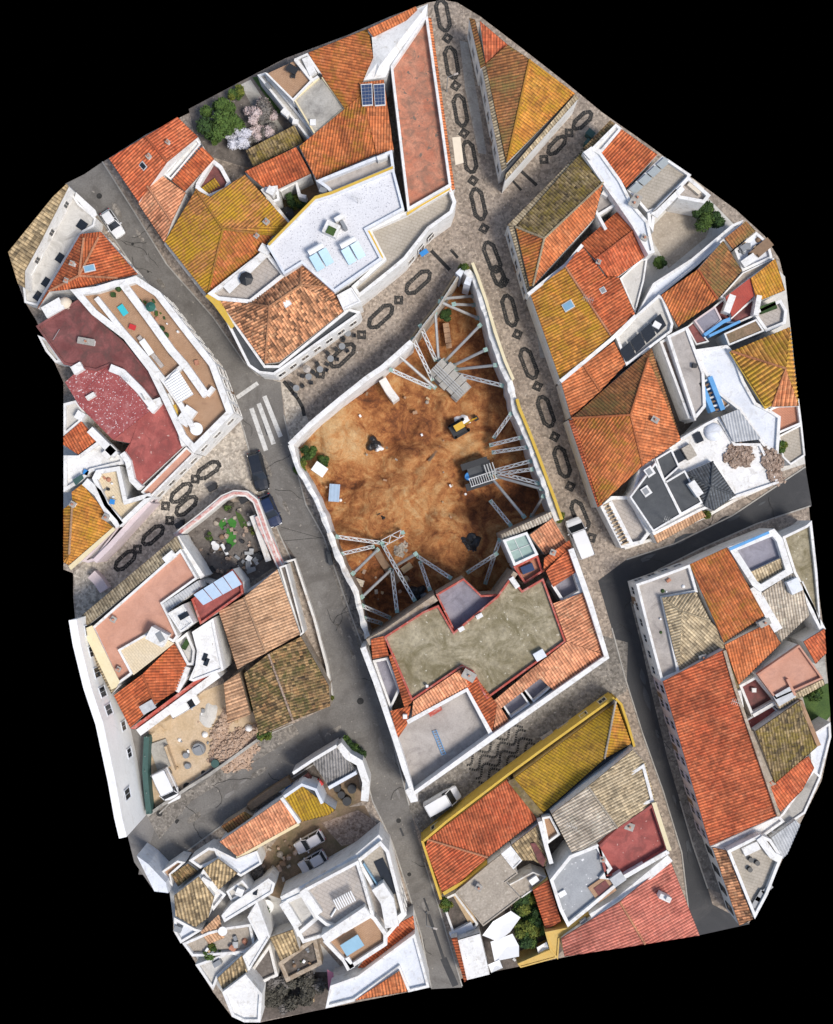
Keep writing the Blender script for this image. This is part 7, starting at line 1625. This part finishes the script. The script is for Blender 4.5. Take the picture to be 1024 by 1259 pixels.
table('dark garden table on the top edge roof terrace', 360, 88, 5, 1.3, .9, 30, 'black_plastic'); table('dark bench on the top edge roof terrace', 369, 84, 5, .8, .5, 60, 'black_plastic', 'bench', 'terrace_bench', .45); table('small dark stool on the top edge roof terrace', 361, 95, 5, .5, .5, 10, 'black_plastic', 'stool', 'stool', .45)
def rtable(label, u, v, z, r, mat):
    c = P(u, v, z); t = thing('round_table', label, 'table', c); m = MB(); m.cyl(c + Vector((0, 0, .7)), r, .05, 24); m.build('table_top', mat, t); m = MB(); m.bar(c, c + Vector((0, 0, .7)), .05, 8); m.build('pole', 'steel', t); m = MB(); m.cyl(c, r * .45, .05, 14); m.build('base', 'kerb', t)
rtable('round white table on the lower terrace of the long white house', 243, 528, 6, .75, 'white_plastic'); rtable('round white table in the garden beside the villa', 329, 1112, 0, .85, 'white_plastic'); rtable('round table on the pink brown lower left terrace', 275, 1142, 3, .55, 'white_plastic')
for u, v, a in ((928, 1108, -60), (933, 1100, -60), (942, 1092, -40)): table('grey lounger at the end of the pale beige roof terrace', u, v, 5.4, 1.4, .55, a, 'grey_plastic', 'lounger', 'sun_lounger', .35)
for o in bpy.data.objects:
    if o.get('label', '').startswith('grey lounger'): o['group'] = 'grey loungers on the beige roof terrace'
for u, v in ((922, 1056), (930, 1060), (921, 1068)):
    c = P(u, v, 5.4); m = MB(); m.cyl(c, .3, .45, 14); tag(m.build('stool', 'black_plastic'), 'small dark stool on the pale beige roof terrace', 'stool', 'stools on the beige roof terrace')
# laundry rack on the villa roof
t = thing('drying_rack', 'white drying rack hung with laundry on the villa roof', 'rack', P(424, 1103, 6.2)); c = P(424, 1103, 6.2); m = MB(); d = Vector((.87, .45, 0)); n_ = Vector((-.45, .87, 0))
for i in range(9): m.box(c + d * (i * .28 - 1.1) + Vector((0, 0, 1.0)), (.12, 1.3, .25), math.atan2(d.y, d.x))
m.build('laundry', 'white_cloth', t); m = MB()
for i in range(2):
    for s in (-1, 1): m.bar(c + d * 1.2 * s + n_ * (.6 * (2 * i - 1)), c + d * 1.2 * s + n_ * (.6 * (2 * i - 1)) + Vector((0, 0, 1)), .03)
m.build('frame', 'steel', t)
m = MB(); m.bar(P(407, 1127, 6.4), P(413, 1117, 6.4), .12, 8); tag(m.build('rolled_mat', 'white_plastic'), 'white rolled mat lying on the villa roof', 'mat')
c = P(538, 912, 5); m = MB()
dv = (P(546, 928, 5) - P(534, 898, 5)); 
for s in (-.22, .22): o = Vector((s, s * .3, .1)); m.bar(P(534, 898, 5) + o, P(546, 928, 5) + o, .045)
for i in range(11): p = P(534, 898, 5) + dv * (i / 10.5 + .02) + Vector((0, 0, .1)); m.bar(p - Vector((.22, .066, 0)), p + Vector((.22, .066, 0)), .035)
tag(m.build('ladder', 'paint_blue'), 'blue ladder lying on the grey courtyard floor', 'ladder')
# sun sails
for k, (poly, lb) in enumerate((('593,1150 606,1133 628,1120 640,1128 627,1146 612,1158', 'large white sun sail above the garden at the bottom'), ('603,1158 630,1148 638,1163 638,1176 608,1182', 'white sun sail between the trees and the blank roof'), ('600,1186 614,1180 618,1190 604,1196', 'small white sun sail at the bottom edge'), ('660,1165 672,1158 676,1170 662,1174', 'white awning square next to the ochre wall'))):
    pl = pts(poly); W = [P(u, v, 2.7 + .12 * (i % 2)) for i, (u, v) in enumerate(pl)]; c = sum(W, Vector()) / len(W)
    t = thing('sun_sail', lb, 'sun sail', (c.x, c.y, 0)); cc = c - Vector((0, 0, .3))
    mk('cloth', W + [cc], [(i, (i + 1) % len(W), len(W)) for i in range(len(W))], 'white_cloth', t)
    m = MB(); [m.bar(Vector((p.x, p.y, 0)), p, .04) for p in W[::2]]; m.build('post', 'steel', t)
t = thing('awning', 'pink cloth awning below the villa', 'awning', P(405, 1195, 2.2)); mk('cloth', [P(402, 1192, 2.6), P(410, 1196, 2.6), P(410, 1215, 2.1), P(404, 1220, 2.1)], [(0, 1, 2, 3)], 'pink_cloth', t); m = MB(); m.bar(P(404, 1220, 2.1) * 1, Vector((P(404, 1220, 2.1).x, P(404, 1220, 2.1).y, 0)), .03); m.build('post', 'steel', t)
# street lamps and signs
def lamp(label, u, v, hd):
    c = P(u, v); t = thing('street_lamp', label, 'lamp'); t.location = c
    m = MB(); m.bar((0, 0, 0), (0, 0, 4.2), .07, 8, .045); m.build('pole', 'grey_plastic', t); m = MB(); m.bar((0, 0, 4.1), (.9, 0, 4.35), .035); m.build('arm', 'grey_plastic', t)
    m = MB(); m.box((1.05, 0, 4.33), (.5, .22, .12)); m.build('lamp_head', 'floor_slab', t); m = MB(); m.cyl((0, 0, 0), .16, .25, 10, .1); m.build('base', 'grey_plastic', t)
    t.rotation_euler = (0, 0, math.atan2(-hd[1], hd[0]))
lamp('street lamp in the narrow street at the bottom', 524, 1122, (.8, .2)); lamp('street lamp beside the long terracotta terrace', 549, 112, (1, -.3)); lamp('street lamp at the corner by the zebra crossing', 289, 505, (.9, .2))
for u, v, lb in ((301, 615, 'stacked dark crates outside the striped garden wall'), (262, 600, 'black waste bin on the patterned street'), (222, 645, 'long black planter against the sand tiled house')):
    m = MB(); c = P(u, v); m.box(c + Vector((0, 0, .5)), (.9, .6, 1.0), .5); m.box(c + Vector((0, 0, 1.04)), (1.0, .7, .08), .5); m.box(c + Vector((.3, .35, .35)), (.5, .5, .7), .2); tag(m.build('waste_bin', 'black_plastic'), lb, 'bin')
for u, v in ((724, 168), (722, 180)):
    m = MB(); c = P(u, v); m.box(c + Vector((0, 0, .6)), (.9, .7, 1.2), -.7); m.box(c + Vector((0, 0, 1.25)), (1.0, .8, .1), -.7); tag(m.build('waste_bin', 'tarp_green'), 'green waste bin beside the olive tiled house', 'bin', 'green bins beside the olive tiled house')
c = P(521, 316); t = thing('market_stall', 'bright blue folded awning frame beside the beige terrace wall', 'awning', c); m = MB(); m.box(c + Vector((0, 0, 2.2)), (1.0, .6, .08), .6); m.build('cloth', 'blue_plastic', t); m = MB(); [m.bar(c + Vector((x, y, 0)), c + Vector((x, y, 2.2)), .03) for x in (-.3, .3) for y in (-.2, .2)]; m.build('frame', 'steel', t)
c = P(406, 686); m = MB(); m.box(c + Vector((0, 0, .45)), (.5, 1.7, .9), .2); m.box(c + Vector((.0, .3, .95)), (.4, .6, .1), .2); tag(m.build('waste_bin', 'bitumen'), 'long dark box standing for the shadow under the crumbling wall', 'bin')  # dark box put in for the shadow under the wall
# benches in the alley
for k, (u, v) in enumerate(((672, 903), (692, 892))):
    c = P(u, v); t = thing('bench', 'pale bench in the alley against the yellow banded house', 'bench', None, 'pale benches in the alley'); t.location = c; t.rotation_euler = (0, 0, math.radians(32))
    m = MB(); m.box((0, 0, .45), (1.7, .5, .07)); m.build('seat', 'floor_slab', t); m = MB(); m.box((0, -.25, .75), (1.7, .06, .4)); m.build('backrest', 'floor_slab', t)
    for x in (-.7, .7): m = MB(); m.box((x, 0, .21), (.08, .42, .42)); m.build('leg', 'steel', t)
# broken pots, boxes and junk of the front garden
for k in range(14):
    u, v = R.uniform(285, 320), R.uniform(675, 705)
    if (u - 285) * .5 + v > 716: continue
    m = MB(); m.box(P(u, v) + Vector((0, 0, .25)), (R.uniform(.3, 1.1), R.uniform(.3, .7), R.uniform(.2, .6)), R.uniform(0, 3)); tag(m.build('junk_box', R.choice(['white_plastic', 'black_plastic', 'grey_plastic', 'steel', 'black_plastic'])), 'odd box of junk in the cluttered front yard', 'box', 'junk in the front yard')
m = MB(); m.bar(P(273, 669) + Vector((0, 0, .3)), P(280, 682) + Vector((0, 0, .3)), .22, 10); tag(m.build('white_pipe', 'white_plastic'), 'white pipe lying in the front garden', 'pipe'); m = MB(); m.cyl(P(266, 672), .45, .5, 14); m.cyl(P(264, 668), .3, .8, 12); tag(m.build('washing_tub', 'white_plastic'), 'white tub beside the pipe in the front garden', 'tub')
for u, v, mt in ((228, 667, 'turquoise'), (236, 678, 'green_cloth'), (233, 672, 'zinc')):
    m = MB(); m.box(P(u, v) + Vector((0, 0, .4)), (1.0, .8, .8), .4); m.box(P(u, v) + Vector((.1, .1, .85)), (.7, .5, .2), .8); tag(m.build('covered_heap', mt), {'turquoise': 'blue green covered heap', 'green_cloth': 'dark green covered heap', 'zinc': 'pale covered heap'}[mt] + ' at the left end of the front garden', 'heap')
for k in range(26):
    u, v = R.uniform(232, 312), R.uniform(632, 700)
    if v < 660 - (u - 222) * .72 + 6 or v > 690: continue
    m = MB(); s = R.uniform(.2, .5); m.box(P(u, v) + Vector((0, 0, s * .3)), (s, s * .8, s * .6), R.uniform(0, 3), None); tag(m.build('garden_stone', R.choice(['rubble_brown', 'concrete_stone', 'soil_grey'])), 'loose stone on the front garden soil', 'stone', 'loose stones in the front garden')
# television aerials and loose pots on roofs
def aerial(label, u, v, z):
    c = P(u, v, z); t = thing('television_aerial', label, 'aerial', c, 'television aerials on the roofs'); m = MB(); m.bar(c - Vector((0, 0, .3)), c + Vector((0, 0, 2.2)), .03, 6); m.build('mast', 'steel', t); m = MB(); m.bar(c + Vector((-.6, .2, 2.1)), c + Vector((.6, -.2, 2.1)), .02)
    for k in range(6): o = c + Vector((-.6 + .22 * k, .2 - .073 * k, 2.1)); m.bar(o - Vector((.12, .35, 0)), o + Vector((.12, .35, 0)), .015)
    m.build('antenna_rod', 'steel', t)
for lb, u, v, z in (('aerial on the maroon flat roof', 160, 470, 5.6), ('aerial on the white pebbled roof', 440, 250, 6.4), ('aerial on the cream ribbed roof', 700, 1010, 5.9), ('aerial on the stair tower', 232, 766, 7.7), ('aerial on the large red ribbed roof', 900, 860, 6.6), ('aerial on the golden roof', 720, 372, 5.9), ('aerial on the black flat roof', 818, 640, 5.5), ('aerial on the villa roof', 446, 1082, 6.3)): aerial('thin television ' + lb, u, v, z)

def scatter(label, cat, name, region, z, n, mats, seed, group, lo=.25, hi=.8):
    rnd = random.Random(seed)
    pl = pts(region)
    def inside(u, v):
        r = False
        for i in range(len(pl)):
            (x0, y0), (x1, y1) = pl[i], pl[(i + 1) % len(pl)]
            if (y0 > v) != (y1 > v) and u < (x1 - x0) * (v - y0) / (y1 - y0) + x0: r = not r
        return r
    us = [a for a, b in pl]; vs = [b for a, b in pl]; k = 0; tries = 0
    while k < n and tries < 2000:
        tries += 1
        u, v = rnd.uniform(min(us), max(us)), rnd.uniform(min(vs), max(vs))
        if not inside(u, v): continue
        m = MB(); c = P(u, v, z); s = rnd.uniform(lo, hi); kind = rnd.random(); a = rnd.uniform(0, 3)
        if kind < .45: m.box(c + Vector((0, 0, s * .3)), (s, s * rnd.uniform(.5, .9), s * .6), a); m.box(c + Vector((0, 0, s * .62)), (s * 1.06, s * .5, s * .08), a)
        elif kind < .75: m.cyl(c, s * .35, s * .7, 12, s * .28)
        else: m.dome(c, s * .5, s * .5, 10, 4)
        tag(m.build(name, rnd.choice(mats)), label, cat, group); k += 1
JK = ['white_plastic', 'grey_plastic', 'timber', 'black_plastic', 'floor_terracotta', 'steel', 'timber_dark', 'leaf_dark']
scatter('pots and boxes on the pink brown lower left terrace', 'clutter', 'terrace_pot', '236,1160 278,1146 302,1146 306,1160 260,1172', 3.0, 12, JK, 1, 'pots and boxes on the pink brown terrace')
scatter('scattered junk in the plot of grey scrub at the bottom edge', 'clutter', 'junk_box', '326,1200 344,1180 392,1190 396,1232 330,1246', 0, 16, JK, 2, 'junk in the scrub plot', .2, .6)
scatter('junk lying in the walled garden behind the villa', 'clutter', 'junk_box', '352,1186 384,1160 390,1184 358,1200', 1.4, 9, JK, 3, 'junk in the walled garden', .2, .6)
scatter('blocks and debris on the parking dirt behind the short orange roof', 'clutter', 'debris_block', '322,1050 352,1030 366,1046 356,1078 338,1086 320,1068', 0, 22, ['concrete_stone', 'brick_rubble', 'timber_dark', 'rubble_brown', 'floor_slab'], 4, 'debris on the parking dirt', .3, 1.0)
scatter('clutter in the courtyard under the white sun sails', 'clutter', 'courtyard_item', '598,1120 640,1104 680,1160 640,1184 604,1180', 0, 12, JK, 5, 'clutter under the sun sails')
scatter('garden pots on the beige terrace of the right block', 'clutter', 'terrace_pot', '790,722 840,702 850,720 812,730 820,790 810,800', 4.6, 6, ['floor_terracotta', 'leaf_dark', 'white_plastic'], 6, 'pots on the rounded corner terrace', .3, .6)
scatter('rubbish bags and blocks scattered in the sandy building yard', 'clutter', 'debris_block', '214,900 250,866 292,846 300,880 240,960 214,950', 0, 18, ['concrete_stone', 'timber', 'white_plastic', 'brick_rubble', 'grey_plastic'], 7, 'blocks in the building yard', .2, .6)
scatter('building material lying on the ochre dirt of the dig', 'clutter', 'debris_block', '400,520 450,480 520,470 580,500 590,600 560,680 470,640 400,620', -2.1, 30, ['timber', 'concrete_stone', 'timber_dark', 'floor_brown', 'white_plastic'], 8, 'loose material in the dig', .15, .55)
scatter('timber offcuts under the struts of the south west corner', 'clutter', 'timber_offcut', '420,684 460,680 500,700 510,730 470,760 450,740', -2.2, 18, ['timber', 'timber_dark', 'concrete_stone', 'brick_rubble'], 9, 'offcuts under the south west struts', .25, .8)
scatter('small bundle on the white and brown clutter terrace at the right border', 'clutter', 'terrace_item', '908,306 930,290 944,300 944,312 916,328', 3.4, 9, JK, 10, 'bundles on the right border terrace', .3, .8)
scatter('laundry and boxes on the cream floored terrace', 'clutter', 'terrace_item', '118,586 146,578 152,604 140,620 130,606', 4.4, 7, JK, 11, 'boxes on the cream terrace', .25, .6)
scatter('potted plants along the parapet of the brown roof terrace', 'plant pot', 'plant_pot', '150,350 166,345 196,376 224,412 250,446 244,450 210,414 180,380', 6.0, 14, ['leaf_dark', 'floor_terracotta', 'leaf', 'white_plastic'], 12, 'pots on the long white house', .3, .6)

scatter('broken stone and junk strewn over the front garden soil', 'clutter', 'debris_block', '228,664 270,630 296,616 312,640 328,690 300,710 250,706', 0, 60, ['concrete_stone', 'soil_grey', 'rubble_brown', 'stucco_old', 'timber_dark', 'black_plastic', 'soil_dark'], 20, 'debris in the front garden', .2, .8)
tree('shrub', 'weeds at the top of the front garden by the curved wall', 281, 624, .6, .8, ['leaf', 'scrub_brown'], seed=50, dens=.6, cat='shrub', leaf=.14)
tree('shrub', 'dry weeds at the right edge of the front garden', 312, 652, .6, .8, ['leaf_yellow', 'scrub_brown'], seed=51, dens=.6, cat='shrub', leaf=.14)
tree('shrub', 'low weeds beside the white pipe in the front garden', 256, 660, .6, .7, ['scrub_brown', 'leaf'], seed=52, dens=.5, cat='shrub', leaf=.14)
# ------------------------------------------------------------------ camera, sun, sky
cam = bpy.data.cameras.new('camera'); co = bpy.data.objects.new('camera', cam); COL.objects.link(co)
co.location = (0, 0, H); co.rotation_euler = (0, 0, 0)
cam.sensor_fit = 'VERTICAL'; cam.angle = 2 * math.atan(1259 * S / 2 / H); cam.clip_start = 1; cam.clip_end = 2000
scene.camera = co
SX, SY, EL = 0.80, -0.60, math.radians(56)
sd = Vector((SX * math.cos(EL), SY * math.cos(EL), math.sin(EL))).normalized()
L = bpy.data.lights.new('sun', 'SUN'); L.energy = 3.15; L.angle = math.radians(16); L.color = (1.0, 0.95, 0.88)
lo = bpy.data.objects.new('sun', L); COL.objects.link(lo)
lo.rotation_euler = sd.to_track_quat('Z', 'Y').to_euler()
w = bpy.data.worlds.new('World'); scene.world = w; w.use_nodes = True
nt = w.node_tree
for n in list(nt.nodes): nt.nodes.remove(n)
sky = nt.nodes.new('ShaderNodeTexSky'); sky.sky_type = 'NISHITA'; sky.sun_disc = False
sky.sun_elevation = EL; sky.sun_rotation = math.atan2(sd.x, sd.y)
sky.air_density = 1.0; sky.dust_density = 2.0; sky.ozone_density = 1.0
bg = nt.nodes.new('ShaderNodeBackground'); bg.inputs[1].default_value = 0.15
wo = nt.nodes.new('ShaderNodeOutputWorld')
nt.links.new(sky.outputs[0], bg.inputs[0]); nt.links.new(bg.outputs[0], wo.inputs[0])
scene.view_settings.view_transform = 'Standard'; scene.view_settings.look = 'None'; scene.view_settings.exposure = 0
